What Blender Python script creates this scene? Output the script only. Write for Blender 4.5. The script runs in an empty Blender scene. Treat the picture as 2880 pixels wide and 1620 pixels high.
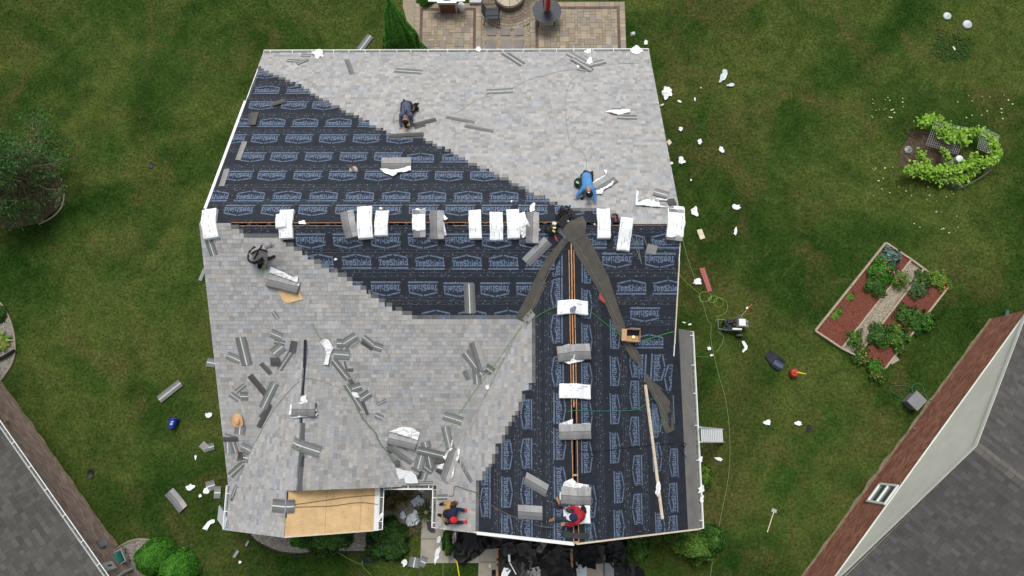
import bpy, bmesh, math, random
import numpy as np
from mathutils import Vector, Matrix, noise
random.seed(7)
rng = np.random.default_rng(7)
V = Vector
SC = bpy.context.scene
COL = SC.collection

# ------------------------------------------------------------------ camera
CZ = 26.7                                  # metres above the lawn
FPX = 2034.1                               # focal length for a 2880 px wide frame
_p, _r, _y = 0.2112, -0.0472, 0.0477       # tilt from straight down, roll, heading
def _basis(p, r, y):
    cp, sp = math.cos(p), math.sin(p)
    right = V((1, 0, 0)); up = V((0, cp, sp)); fw = V((0, sp, -cp))
    c, s = math.cos(r), math.sin(r)
    right, up = c*right + s*up, -s*right + c*up
    M = Matrix.Rotation(y, 3, 'Z')
    return M @ right, M @ up, M @ fw
RT, UP, FW = _basis(_p, _r, _y)
CAM = V((0, 0, CZ))
cam = bpy.data.cameras.new('camera'); camo = bpy.data.objects.new('camera', cam); COL.objects.link(camo)
cam.sensor_width = 36; cam.lens = FPX*36/2880; cam.clip_start = 0.1; cam.clip_end = 400
Mx = Matrix((RT, UP, -FW)).transposed().to_4x4(); Mx.translation = CAM
camo.matrix_world = Mx
SC.camera = camo
SC.render.resolution_x, SC.render.resolution_y = 1024, 576

# ------------------------------------------------------------------ sky, sun, exposure (overcast)
W = bpy.data.worlds.new('World'); SC.world = W; W.use_nodes = True
nt = W.node_tree; nt.nodes.clear()
out = nt.nodes.new('ShaderNodeOutputWorld'); bg = nt.nodes.new('ShaderNodeBackground')
sky = nt.nodes.new('ShaderNodeTexSky'); sky.sky_type = 'NISHITA'; sky.sun_disc = False
SUN_EL, SUN_AZ = math.radians(68), math.radians(-10)
sky.sun_elevation = SUN_EL; sky.sun_rotation = SUN_AZ; sky.dust_density = 3.0
hs = nt.nodes.new('ShaderNodeHueSaturation'); hs.inputs['Saturation'].default_value = 0.22
nt.links.new(sky.outputs[0], hs.inputs['Color']); nt.links.new(hs.outputs[0], bg.inputs[0])
bg.inputs[1].default_value = 0.115
nt.links.new(bg.outputs[0], out.inputs[0])
sl = bpy.data.lights.new('sun', 'SUN'); sl.energy = 1.5; sl.angle = math.radians(20); sl.color = (1, .97, .93)
so = bpy.data.objects.new('sun', sl); COL.objects.link(so)
sd = V((math.sin(SUN_AZ)*math.cos(SUN_EL), math.cos(SUN_AZ)*math.cos(SUN_EL), math.sin(SUN_EL)))
so.rotation_euler = sd.to_track_quat('Z', 'Y').to_euler(); so.location = (0, 0, 40)
vs = SC.view_settings; vs.view_transform = 'Standard'; vs.look = 'None'; vs.gamma = 1.0; vs.use_curve_mapping = False
vs.exposure = 0.42

# ------------------------------------------------------------------ pixel <-> place
def ray(x, y): return FW + RT*((x-1440)/FPX) - UP*((y-810)/FPX)
def atz(x, y, z=0.0):
    r = ray(x, y); return CAM + r*((z-CZ)/r.z)
def pr(P):
    d = P - CAM; k = d.dot(FW); return (1440+FPX*d.dot(RT)/k, 810-FPX*d.dot(UP)/k)
CROP = {1:(480,100,.2795),2:(1200,100,.2795),3:(480,505,.2795),4:(1200,505,.2795),5:(480,910,.2795),6:(1200,910,.2795),
        7:(480,1215,.2795),8:(1200,1215,.2795),'L':(400,900,.497),'P':(1060,1180,.138),'N':(1040,1360,.1795),'T':(1040,0,.3106),
        'R':(1800,100,.4141),'G':(1900,650,.3451),'M':(1960,830,.0897),'W':(1260,1490,.22516),'E':(1780,1180,.3037),
        'V':(2440,260,.3664),'H':(2280,840,.538),'K':(260,1490,.1087),'A':(1090,270,.0828),'B':(1580,460,.0966),
        'C':(670,660,.0759),'D':(1180,1340,.1242),'F':(1530,1400,.069),'Q':(1530,580,.0759),'S':(0,0,1)}
def cp(k, u, v):
    x, y, s = CROP[k]; return (x+u*s, y+v*s)

# ------------------------------------------------------------------ the roof planes
XL, XR, YR, YB, YF = -9.258, 4.679, 6.179, 13.771, -1.312
ZR, ZE = 6.70, 2.985
SR = (ZR-ZE)/(YB-YR); SF = (ZR-ZE)/(YR-YF)
XG, HW, ZG, YGF, YGN = 1.508, 4.122, 6.494, -2.632, 3.637
SG = (ZG-ZE)/HW
XW, ZW, XWL, XWR = -6.47, 5.0, -9.19, -3.75
SW = (ZW-ZE)/2.72
XP, XPR, YP = -6.85, -4.44, -2.70
ZP = ZW - SW*(XW-XP)
YGA = YR-(ZR-ZG)/SF
YWA = YR-(ZR-ZW)/SF
SLOPES = {   # rect x0,x1,y0,y1 ; z = a*x+b*y+c
 'R': (XL, XR, YR, YB, 0, -SR, ZR+SR*YR),
 'F': (XL, XR, YF, YR, 0, SF, ZR-SF*YR),
 'GL': (XG-HW, XG, YGF, YGA, SG, 0, ZG-SG*XG),
 'GR': (XG, 4.62, YGF, YGA, -SG, 0, ZG+SG*XG),
 'GE': (4.62, XG+HW, YGF, YGN, -SG, 0, ZG+SG*XG),
 'WL': (XWL, XW, YF-.06, YWA, SW, 0, ZW-SW*XW),
 'PL': (XWL, XP, YP, YF-.06, SW, 0, ZW-SW*XW),
 'WR': (XW, XWR, YF-.06, YWA, -SW, 0, ZW+SW*XW),
 'PR': (XP, XPR, YP, YF-.06, -SW, 0, ZP+SW*XP),
}
def zpl(s, x, y):
    a, b, c = SLOPES[s][4:]; return a*x+b*y+c
def roofz(x, y, m=0.0):
    best = None
    for s, q in SLOPES.items():
        if q[0]-m <= x <= q[1]+m and q[2]-m <= y <= q[3]+m:
            z = q[4]*x+q[5]*y+q[6]
            if best is None or z > best: best = z
    return best
def surf(x, y):
    z = roofz(x, y); return 0.0 if z is None else z
def nrm(s):
    a, b, c = SLOPES[s][4:]; return V((-a, -b, 1)).normalized()
def hit(px, py, h=0.0, slope=None):
    """point of the place seen at a pixel, h metres above roof or ground"""
    r = ray(px, py); best = None
    for s, q in SLOPES.items():
        if slope and s != slope: continue
        den = r.z - q[4]*r.x - q[5]*r.y
        t = (q[6]+h - CZ)/den
        P = CAM + r*t
        if slope: return P
        if q[0] <= P.x <= q[1] and q[2] <= P.y <= q[3] and P.z-h >= roofz(P.x, P.y)-.002:
            if best is None or t < best: best = t
    if best is None: best = (h-CZ)/r.z
    return CAM + r*best
def slope_at(x, y):
    b, bz = None, -1
    for s, q in SLOPES.items():
        if q[0] <= x <= q[1] and q[2] <= y <= q[3]:
            z = zpl(s, x, y)
            if z > bz: b, bz = s, z
    return b
def inpoly(x, y, P):
    c = False; j = len(P)-1
    for i in range(len(P)):
        if (P[i][1] > y) != (P[j][1] > y) and x < (P[j][0]-P[i][0])*(y-P[i][1])/(P[j][1]-P[i][1])+P[i][0]: c = not c
        j = i
    return c

# ------------------------------------------------------------------ materials
MATS = {}
def _new(name):
    m = bpy.data.materials.new(name); m.use_nodes = True
    n = m.node_tree.nodes; b = n['Principled BSDF']; return m, n, m.node_tree.links, b
def mat(name, col=None, rough=.8, scale=40, amt=.25, bump=.0, metal=0, spec=.3, scale2=None, amt2=0.2, bscale=None, trans=0):
    """procedural material; col None = the mesh's own 'col' attribute"""
    if name in MATS: return MATS[name]
    m, n, l, b = _new(name)
    b.inputs['Roughness'].default_value = rough; b.inputs['Metallic'].default_value = metal
    b.inputs['Specular IOR Level'].default_value = spec
    if trans: b.inputs['Transmission Weight'].default_value = trans
    tc = n.new('ShaderNodeTexCoord')
    if col is None:
        src = n.new('ShaderNodeAttribute'); src.attribute_name = 'col'; so_ = src.outputs['Color']
    else:
        src = n.new('ShaderNodeRGB'); src.outputs[0].default_value = (*col, 1); so_ = src.outputs[0]
    def layer(sock, sc, am):
        t = n.new('ShaderNodeTexNoise'); t.inputs['Scale'].default_value = sc; t.inputs['Detail'].default_value = 3
        l.new(tc.outputs['Object'], t.inputs['Vector'])
        mr = n.new('ShaderNodeMapRange'); mr.inputs[1].default_value = .3; mr.inputs[2].default_value = .7
        mr.inputs[3].default_value = 1-am; mr.inputs[4].default_value = 1+am; l.new(t.outputs['Fac'], mr.inputs[0])
        mx = n.new('ShaderNodeMix'); mx.data_type = 'RGBA'; mx.blend_type = 'MULTIPLY'; mx.inputs[0].default_value = 1
        l.new(sock, mx.inputs[6]); l.new(mr.outputs[0], mx.inputs[7]); return mx.outputs[2], t
    s1, t1 = layer(so_, scale, amt)
    if scale2: s1, _ = layer(s1, scale2, amt2)
    l.new(s1, b.inputs['Base Color'])
    if bump:
        bp = n.new('ShaderNodeBump'); bp.inputs['Strength'].default_value = bump; bp.inputs['Distance'].default_value = .02
        if bscale:
            t1 = n.new('ShaderNodeTexNoise'); t1.inputs['Scale'].default_value = bscale; t1.inputs['Detail'].default_value = 4
            l.new(tc.outputs['Object'], t1.inputs['Vector'])
        l.new(t1.outputs['Fac'], bp.inputs['Height']); l.new(bp.outputs[0], b.inputs['Normal'])
    MATS[name] = m; return m
def ramp_mat(name, stops, scale=6, detail=6, rough=.9, bump=.3, second=None, dist=0, stretch=None, bscale=60):
    if name in MATS: return MATS[name]
    m, n, l, b = _new(name); b.inputs['Roughness'].default_value = rough; b.inputs['Specular IOR Level'].default_value = .2
    tc = n.new('ShaderNodeTexCoord'); vec = tc.outputs['Object']
    if stretch:
        mp = n.new('ShaderNodeMapping'); mp.inputs['Scale'].default_value = stretch; l.new(vec, mp.inputs[0]); vec = mp.outputs[0]
    t = n.new('ShaderNodeTexNoise'); t.inputs['Scale'].default_value = scale; t.inputs['Detail'].default_value = detail
    t.inputs['Distortion'].default_value = dist; t.inputs['Roughness'].default_value = .65
    l.new(vec, t.inputs['Vector'])
    cr = n.new('ShaderNodeValToRGB'); el = cr.color_ramp.elements
    for i, (p_, c_) in enumerate(stops):
        e = el[i] if i < 2 else el.new(p_)
        e.position = p_; e.color = (*c_, 1)
    l.new(t.outputs['Fac'], cr.inputs[0]); res = cr.outputs[0]
    if second:
        t2 = n.new('ShaderNodeTexNoise'); t2.inputs['Scale'].default_value = second[0]; t2.inputs['Detail'].default_value = 4
        l.new(tc.outputs['Object'], t2.inputs['Vector'])
        mr = n.new('ShaderNodeMapRange'); mr.inputs[1].default_value = .3; mr.inputs[2].default_value = .7
        mr.inputs[3].default_value = 1-second[1]; mr.inputs[4].default_value = 1+second[1]; l.new(t2.outputs['Fac'], mr.inputs[0])
        mx = n.new('ShaderNodeMix'); mx.data_type = 'RGBA'; mx.blend_type = 'MULTIPLY'; mx.inputs[0].default_value = 1
        l.new(res, mx.inputs[6]); l.new(mr.outputs[0], mx.inputs[7]); res = mx.outputs[2]
    l.new(res, b.inputs['Base Color'])
    if bump:
        t3 = n.new('ShaderNodeTexNoise'); t3.inputs['Scale'].default_value = bscale; t3.inputs['Detail'].default_value = 5
        l.new(tc.outputs['Object'], t3.inputs['Vector'])
        bp = n.new('ShaderNodeBump'); bp.inputs['Strength'].default_value = bump; bp.inputs['Distance'].default_value = .05
        l.new(t3.outputs['Fac'], bp.inputs['Height']); l.new(bp.outputs[0], b.inputs['Normal'])
    MATS[name] = m; return m
def lawn_mat():
    m, n, l, b = _new('grass'); b.inputs['Roughness'].default_value = 1.0; b.inputs['Specular IOR Level'].default_value = 0.0
    geo = n.new('ShaderNodeNewGeometry')
    def nz(sc, det=4, dist=0):
        t = n.new('ShaderNodeTexNoise'); t.inputs['Scale'].default_value = sc; t.inputs['Detail'].default_value = det
        t.inputs['Distortion'].default_value = dist; t.inputs['Roughness'].default_value = .6
        l.new(geo.outputs['Position'], t.inputs['Vector']); return t.outputs['Fac']
    def ramp(f, stops):
        cr = n.new('ShaderNodeValToRGB'); el = cr.color_ramp.elements
        for i, (p_, c_) in enumerate(stops):
            e = el[i] if i < 2 else el.new(p_)
            e.position = p_; e.color = (*c_, 1)
        l.new(f, cr.inputs[0]); return cr.outputs[0]
    def mix(fac, a, b_, mode='MIX'):
        x = n.new('ShaderNodeMix'); x.data_type = 'RGBA'; x.blend_type = mode
        if isinstance(fac, float): x.inputs[0].default_value = fac
        else: l.new(fac, x.inputs[0])
        l.new(a, x.inputs[6]); l.new(b_, x.inputs[7]); return x.outputs[2]
    green = ramp(nz(.15, 6, .9), [(.34, (.015, .040, .007)), (.47, (.032, .062, .012)), (.57, (.062, .088, .020)), (.70, (.028, .066, .011))])
    fine = ramp(nz(10, 9), [(.22, (.42, .45, .42)), (.5, (1.0, 1.0, .98)), (.78, (1.75, 1.62, 1.55))])
    mid = ramp(nz(1.5, 8, .7), [(.25, (.66, .72, .68)), (.5, (1.0, 1.0, 1.0)), (.75, (1.42, 1.24, 1.35))])
    dry = ramp(nz(8, 7), [(.3, (.050, .050, .016)), (.55, (.095, .083, .030)), (.75, (.165, .138, .065))])
    def rng_(f, lo, hi, top, base=0.0):
        m_ = n.new('ShaderNodeMapRange'); l.new(f, m_.inputs[0]); m_.inputs[1].default_value = lo; m_.inputs[2].default_value = hi; m_.inputs[3].default_value = base; m_.inputs[4].default_value = top; return m_.outputs[0]
    def math_(op, p, q):
        m_ = n.new('ShaderNodeMath'); m_.operation = op
        for k_, s_ in enumerate((p, q)):
            if isinstance(s_, (int, float)): m_.inputs[k_].default_value = s_
            else: l.new(s_, m_.inputs[k_])
        return m_.outputs[0]
    sep = n.new('ShaderNodeSeparateXYZ'); l.new(geo.outputs['Position'], sep.inputs[0])
    worn = math_('MULTIPLY', rng_(sep.outputs['X'], 4.5, 6.0, 1), rng_(sep.outputs['X'], 13.0, 7.0, 1))      # trampled strip on the working side of the house
    worn2 = math_('MULTIPLY', rng_(sep.outputs['X'], -12.5, -10.5, 1), rng_(sep.outputs['X'], -6.0, -9.0, 1))
    dryf = math_('ADD', nz(.42, 9, 1.0), math_('ADD', math_('MULTIPLY', worn, .085), math_('MULTIPLY', worn2, .05)))
    col = mix(1.0, mix(1.0, green, fine, 'MULTIPLY'), mid, 'MULTIPLY')
    col = mix(rng_(dryf, .52, .74, .70), col, mix(1.0, dry, fine, 'MULTIPLY'))
    col = mix(rng_(nz(2.6, 8, .5), .58, .76, .45), col, dry)
    # faint mowing streaks
    mp = n.new('ShaderNodeMapping'); mp.vector_type = 'TEXTURE'; mp.inputs['Rotation'].default_value = (0, 0, math.radians(50)); mp.inputs['Scale'].default_value = (2.2, .20, 1); l.new(geo.outputs['Position'], mp.inputs[0])
    ts = n.new('ShaderNodeTexNoise'); ts.inputs['Scale'].default_value = 1.0; ts.inputs['Detail'].default_value = 3; l.new(mp.outputs[0], ts.inputs['Vector'])
    streak = math_('MULTIPLY', rng_(ts.outputs['Fac'], .60, .74, .45), rng_(nz(.22, 2), .48, .6, 1))
    pale = n.new('ShaderNodeRGB'); pale.outputs[0].default_value = (.10, .125, .04, 1)
    col = mix(streak, col, pale.outputs[0])
    l.new(col, b.inputs['Base Color'])
    bp = n.new('ShaderNodeBump'); bp.inputs['Strength'].default_value = .35; bp.inputs['Distance'].default_value = .04
    l.new(nz(26, 6), bp.inputs['Height']); l.new(bp.outputs[0], b.inputs['Normal'])
    MATS['grass'] = m; return m
GRASS = lawn_mat()
M_SHIN = mat('shingle_granules', None, .95, 260, .10, .25, scale2=1.3, amt2=.06, spec=.12)
M_ATTR = mat('painted_pieces', None, .75, 90, .12)
M_STONE = mat('stone_pieces', None, .9, 60, .16, .35, scale2=2.0, amt2=.12)
M_LEAF = mat('leaves', None, .7, 30, .25, spec=.10)
M_PAPER = mat('white_wrapper', (.80, .82, .82), .55, 9, .07, .35, bscale=22)
M_PLASTIC = mat('clear_plastic', (.55, .62, .66), .3, 14, .25, .5, bscale=30)
M_PRINT = mat('wrapper_print', (.12, .15, .18), .6, 60, .5)
M_WHITE = mat('white_metal', (.80, .82, .80), .45, 12, .05)
M_UNDER = mat('underlayment', (.021, .025, .034), .7, 5, .18, .25, scale2=40, amt2=.12, bscale=7, spec=.18)
M_INK = mat('underlayment_ink', (.125, .165, .235), .7, 7, .30, spec=.15)
M_INKD = mat('underlayment_ink_dark', (.024, .032, .050), .7, 8, .15, spec=.15)
M_INKL = mat('underlayment_line', (.095, .115, .15), .7, 12, .4, spec=.15)
M_NAIL = mat('cap_nail', (.26, .24, .23), .5, 50, .3)
M_FELT = mat('grey_membrane', (.088, .082, .071), .9, 5, .14, .3, scale2=120, amt2=.12, bscale=6)
M_MEMB = mat('eave_membrane', (.155, .152, .143), .9, 3, .12, .25, scale2=90, amt2=.10, bscale=5)
M_WOOD = ramp_mat('raw_lumber', [(.3, (.36, .22, .11)), (.7, (.62, .45, .27))], 4, 6, .8, .2, (30, .2), stretch=(8, 1, 8))
M_COPPER = ramp_mat('fresh_cut_wood', [(.3, (.32, .15, .07)), (.7, (.56, .31, .16))], 5, 5, .8, .2, (30, .2), stretch=(6, 1, 6))
M_PALE = ramp_mat('pale_lumber', [(.3, (.56, .46, .34)), (.7, (.74, .65, .52))], 4, 5, .8, .1, (20, .1))
M_OSB = ramp_mat('osb_flakes', [(.28, (.44, .27, .12)), (.5, (.68, .46, .23)), (.72, (.80, .60, .36))], 19, 3, .85, .25, (2.2, .14), 2.2, (1, 3, 1))
M_DECK = mat('roof_deck', (.10, .075, .05), .9, 12, .3)
M_DARK = mat('black_plastic', (.012, .012, .013), .5, 20, .3)
M_TARP = mat('black_tarp', (.007, .008, .008), .45, 8, .3, .5, bscale=9)
M_STEEL = mat('bare_metal', (.42, .44, .45), .38, 30, .12, metal=.8)
M_GREYP = mat('grey_plastic', (.16, .165, .175), .5, 25, .12)
M_BRICKT = mat('brick_wall_face', (.20, .10, .07), .9, 14, .3, .3)
M_MORTAR = mat('mortar', (.34, .30, .26), .95, 40, .15, .2)
M_SKIN = mat('skin', (.36, .19, .12), .6, 20, .08)
M_CONC = mat('concrete', (.33, .30, .25), .9, 3, .12, .25, scale2=60, amt2=.12, bscale=40)

# ------------------------------------------------------------------ mesh helpers
def tag(o, label=None, cat=None, group=None, kind=None):
    if label: o['label'] = label
    if cat: o['category'] = cat
    if group: o['group'] = group
    if kind: o['kind'] = kind
    return o
def empty(name, loc, label=None, cat=None, group=None, kind=None):
    o = bpy.data.objects.new(name, None); COL.objects.link(o); o.location = loc; o.empty_display_size = .2
    return tag(o, label, cat, group, kind)
def obj(name, verts, faces, material, parent=None, cols=None, smooth=False):
    """one mesh object from world-space vertices"""
    verts = [V(v) for v in verts]
    if parent is None:
        xs = [v.x for v in verts]; ys = [v.y for v in verts]
        o0 = V(((min(xs)+max(xs))/2, (min(ys)+max(ys))/2, min(v.z for v in verts)))
    else: o0 = V((0, 0, 0))
    me = bpy.data.meshes.new(name); me.from_pydata([tuple(v-o0) for v in verts], [], faces); me.validate()
    if cols is not None and len(cols) == len(me.polygons):
        a = me.attributes.new('col', 'FLOAT_COLOR', 'FACE')
        a.data.foreach_set('color', np.array([(*c, 1) for c in cols], dtype=np.float32).ravel())
    if smooth: me.polygons.foreach_set('use_smooth', [True]*len(me.polygons))
    me.materials.append(material)
    o = bpy.data.objects.new(name, me); COL.objects.link(o); o.location = o0
    if parent is not None: attach(o, parent)
    return o
def wmat(o):
    m = Matrix.LocRotScale(o.location, o.rotation_euler, o.scale)
    return wmat(o.parent) @ o.matrix_parent_inverse @ m if o.parent else m
def attach(o, parent):
    o.parent = parent; o.matrix_parent_inverse = wmat(parent).inverted()
class MB:
    """collects shapes for one mesh"""
    def __init__(s): s.v, s.f, s.c = [], [], []
    def add(s, v, f, c=None):
        k = len(s.v); s.v += [V(x) for x in v]; s.f += [tuple(i+k for i in q) for q in f]
        s.c += [c if c else (.5, .5, .5)]*len(f); return s
    def box(s, ctr, sx, sy, sz, rz=0, c=None, X=None, Y=None, Z=None, taper=1):
        if X is None: X = V((math.cos(rz), math.sin(rz), 0)); Y = V((-math.sin(rz), math.cos(rz), 0)); Z = V((0, 0, 1))
        ctr = V(ctr); v = []
        for k in (-1, 1):
            t = taper if k > 0 else 1
            for i, j in ((-1, -1), (1, -1), (1, 1), (-1, 1)): v.append(ctr+X*(i*sx/2*t)+Y*(j*sy/2*t)+Z*(k*sz/2))
        return s.add(v, [(3, 2, 1, 0), (4, 5, 6, 7), (0, 1, 5, 4), (1, 2, 6, 5), (2, 3, 7, 6), (3, 0, 4, 7)], c)
    def bar(s, A, B, w, h, c=None, up=V((0, 0, 1))):
        A, B = V(A), V(B); X = (B-A).normalized(); Y = up.cross(X).normalized(); Z = X.cross(Y)
        return s.box((A+B)/2, (B-A).length, w, h, c=c, X=X, Y=Y, Z=Z)
    def tube(s, pts, r, n=6, c=None, cap=True):
        pts = [V(p) for p in pts]; m = len(pts); rr = r if isinstance(r, (list, tuple)) else [r]*m
        v, f = [], []
        ref = V((.3, .2, 1)).normalized()
        for i, p in enumerate(pts):
            d = (pts[min(i+1, m-1)]-pts[max(i-1, 0)])
            d = d.normalized() if d.length > 1e-9 else V((0, 0, 1))
            a = d.cross(ref if abs(d.dot(ref)) < .95 else V((1, 0, 0))).normalized(); b = d.cross(a)
            for k in range(n):
                t = 2*math.pi*k/n; v.append(p+(a*math.cos(t)+b*math.sin(t))*rr[i])
        for i in range(m-1):
            for k in range(n):
                k2 = (k+1) % n; f.append((i*n+k, i*n+k2, (i+1)*n+k2, (i+1)*n+k))
        if cap: f.append(tuple(range(n-1, -1, -1))); f.append(tuple((m-1)*n+k for k in range(n)))
        return s.add(v, f, c)
    def ball(s, ctr, rx, ry=None, rz=None, n=10, m=7, c=None, R=None):
        ry = ry or rx; rz = rz or rx; v, f = [], []
        for i in range(m+1):
            ph = math.pi*i/m
            for k in range(n):
                t = 2*math.pi*k/n
                q = V((rx*math.sin(ph)*math.cos(t), ry*math.sin(ph)*math.sin(t), rz*math.cos(ph)))
                v.append(V(ctr)+(R @ q if R else q))
        for i in range(m):
            for k in range(n):
                k2 = (k+1) % n; f.append((i*n+k, (i+1)*n+k, (i+1)*n+k2, i*n+k2))
        return s.add(v, f, c)
    def cap(s, A, B, ra, rb, n=10):
        """closed tapered capsule"""
        A, B = V(A), V(B); d = (B-A); L = d.length
        d = d/L if L > 1e-6 else V((0, 0, 1))
        pts = [A-d*ra*.98, A-d*ra*.7, A, B, B+d*rb*.7, B+d*rb*.98]; rad = [ra*.15, ra*.7, ra, rb, rb*.7, rb*.15]
        return s.tube(pts, rad, n)
    def build(s, name, material, parent=None, smooth=False): return obj(name, s.v, s.f, material, parent, s.c, smooth)
def spline(pts, n=6):
    pts = [V(p) for p in pts]; o = []
    for i in range(len(pts)-1):
        p0 = pts[max(i-1, 0)]; p1 = pts[i]; p2 = pts[i+1]; p3 = pts[min(i+2, len(pts)-1)]
        for k in range(n):
            t = k/n
            o.append(.5*((2*p1)+(p2-p0)*t+(2*p0-5*p1+4*p2-p3)*t*t+(3*p1-p0-3*p2+p3)*t**3))
    o.append(pts[-1]); return o
def pieces(name, items, material, house, nmax=300, field=None):
    """items: (parent, verts, faces, colours, pixel area); the largest nmax are parts, the rest one stuff part"""
    items.sort(key=lambda t: -t[4])
    for par, v, f, c, a in items[:nmax]: obj(name, v, f, material, par, c)
    rest = items[nmax:]
    if rest:
        m = MB()
        for par, v, f, c, a in rest:
            k = len(m.v); m.v += v; m.f += [tuple(i+k for i in q) for q in f]; m.c += c
        tag(m.build(field or name+'_field', material, house), kind='stuff')
def area_px(P):
    q = [pr(p) for p in P]; a = 0
    for i in range(len(q)): a += q[i-1][0]*q[i][1]-q[i][0]*q[i-1][1]
    return abs(a)/2
def slab(o, u, v, n, u0, u1, v0, v1, z0, z1, zb=0.0):
    """thin piece on a plane: z0 height at its v0 edge, z1 at its v1 edge"""
    P = [o+u*u0+v*v0+n*z0, o+u*u1+v*v0+n*z0, o+u*u1+v*v1+n*z1, o+u*u0+v*v1+n*z1,
         o+u*u0+v*v0+n*zb, o+u*u1+v*v0+n*zb, o+u*u1+v*v1+n*zb, o+u*u0+v*v1+n*zb]
    return P, [(0, 1, 2, 3), (4, 5, 1, 0), (5, 6, 2, 1), (6, 7, 3, 2), (7, 4, 0, 3)]
def jit(c, a=.06):
    k = 1+random.uniform(-a, a); return tuple(max(0, x*k) for x in c)
def inframe(P, m=120):
    x, y = pr(P); return -m < x < 2880+m and -m < y < 1620+m
PAL = [(.385, .383, .378), (.362, .364, .366), (.392, .374, .352), (.365, .345, .323), (.325, .337, .352), (.290, .302, .315), (.398, .402, .402), (.338, .333, .327)]
RUNS = [(.372, .366, .357), (.352, .350, .346), (.372, .354, .334), (.328, .342, .360), (.335, .333, .330)]
def shcol():
    return jit(random.choices(PAL, (4, 4, 3.5, 1.6, 2.6, 1.6, 2.2, 3))[0], .05)

# ================================================================== SETTING: lawn, beds, patio, walk, drive
def grid_sheet(name, x0, x1, y0, y1, nx, ny, z, material):
    v, f = [], []
    for j in range(ny+1):
        for i in range(nx+1):
            x = x0+(x1-x0)*i/nx; y = y0+(y1-y0)*j/ny
            v.append((x, y, z(x, y)))
    for j in range(ny):
        for i in range(nx):
            k = j*(nx+1)+i; f.append((k, k+1, k+nx+2, k+nx+1))
    return obj(name, v, f, material, smooth=True)
lawn = grid_sheet('lawn', -70, 70, -60, 90, 70, 75, lambda x, y: -.012+.012*noise.noise((x*.3, y*.3, 0)), GRASS); tag(lawn, kind='structure')
def tufts(n):
    x = rng.uniform(-22, 22, n*2); y = rng.uniform(-7, 21, n*2)
    px = np.array([pr(V((a, b, 0))) for a, b in zip(x[::200], y[::200])])
    keep = ~((x > XL+.2) & (x < XG+HW-.1) & (y > YF) & (y < YB-.1))
    x, y = x[keep][:n], y[keep][:n]; n = len(x)
    a = rng.uniform(0, 2*np.pi, n); h = rng.uniform(.012, .034, n); w = rng.uniform(.012, .03, n)
    dx, dy = np.cos(a)*w, np.sin(a)*w; lx, ly = rng.normal(0, .045, n), rng.normal(0, .045, n)
    z = np.zeros(n)-.012
    P = np.stack([np.stack([x-dx, y-dy, z], 1), np.stack([x+dx, y+dy, z], 1), np.stack([x+lx, y+ly, z+h], 1)], 1).reshape(-1, 3)
    me = bpy.data.meshes.new('grass'); me.vertices.add(3*n); me.vertices.foreach_set('co', P.astype(np.float32).ravel())
    me.loops.add(3*n); me.loops.foreach_set('vertex_index', np.arange(3*n, dtype=np.int32))
    me.polygons.add(n); me.polygons.foreach_set('loop_start', np.arange(0, 3*n, 3, dtype=np.int32))
    me.update(); me.materials.append(GRASS)
    o = bpy.data.objects.new('grass', me); COL.objects.link(o)
    tag(o, 'short mown grass blades covering the lawn', 'grass', kind='stuff')
tufts(320000)

def polysheet(name, P, material, parent=None, lift=.006, crumple=0.0, cell=.25, on=surf, thick=0.0, freq=3.0, z=None, smooth=True):
    """sheet with a traced outline (plan points) laid on the surface below it"""
    bm = bmesh.new()
    P2 = []
    for i in range(len(P)):
        a, b = V(P[i]).to_2d(), V(P[(i+1) % len(P)]).to_2d(); m = max(1, int((b-a).length/cell))
        for k in range(m): P2.append(a+(b-a)*(k/m))
    vs_ = [bm.verts.new((p.x, p.y, 0)) for p in P2]
    for i in range(len(vs_)): bm.edges.new((vs_[i], vs_[(i+1) % len(vs_)]))
    bmesh.ops.triangle_fill(bm, edges=bm.edges[:], use_beauty=True)
    for it in range(4):
        long_ = [e for e in bm.edges if e.calc_length() > cell*1.6]
        if not long_: break
        bmesh.ops.subdivide_edges(bm, edges=long_, cuts=1)
        bmesh.ops.triangulate(bm, faces=[f for f in bm.faces if len(f.verts) > 3])
    sd_ = random.uniform(0, 50)
    for v in bm.verts:
        base = on(v.co.x, v.co.y) if z is None else z
        k = noise.noise((v.co.x*freq+sd_, v.co.y*freq, sd_)); k2 = noise.noise((v.co.x*freq*2.7, v.co.y*freq*2.7+sd_, 3))
        v.co.z = base+lift+crumple*max(0, .55+k+.5*k2)
    bmesh.ops.recalc_face_normals(bm, faces=bm.faces[:])
    verts = [v.co.copy() for v in bm.verts]; bm.verts.index_update()
    faces = [tuple(v.index for v in (f.verts if f.normal.z >= 0 else reversed(f.verts))) for f in bm.faces]; bm.free()
    o = obj(name, verts, faces, material, parent, smooth=smooth)
    if thick:
        s = o.modifiers.new('thickness', 'SOLIDIFY'); s.thickness = thick; s.offset = -1
    return o
def G(k, pts): return [atz(*cp(k, *p), 0) for p in pts]      # ground points
def H(k, pts, h=0, s=None): return [hit(*cp(k, *p), h, s) for p in pts]

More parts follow.
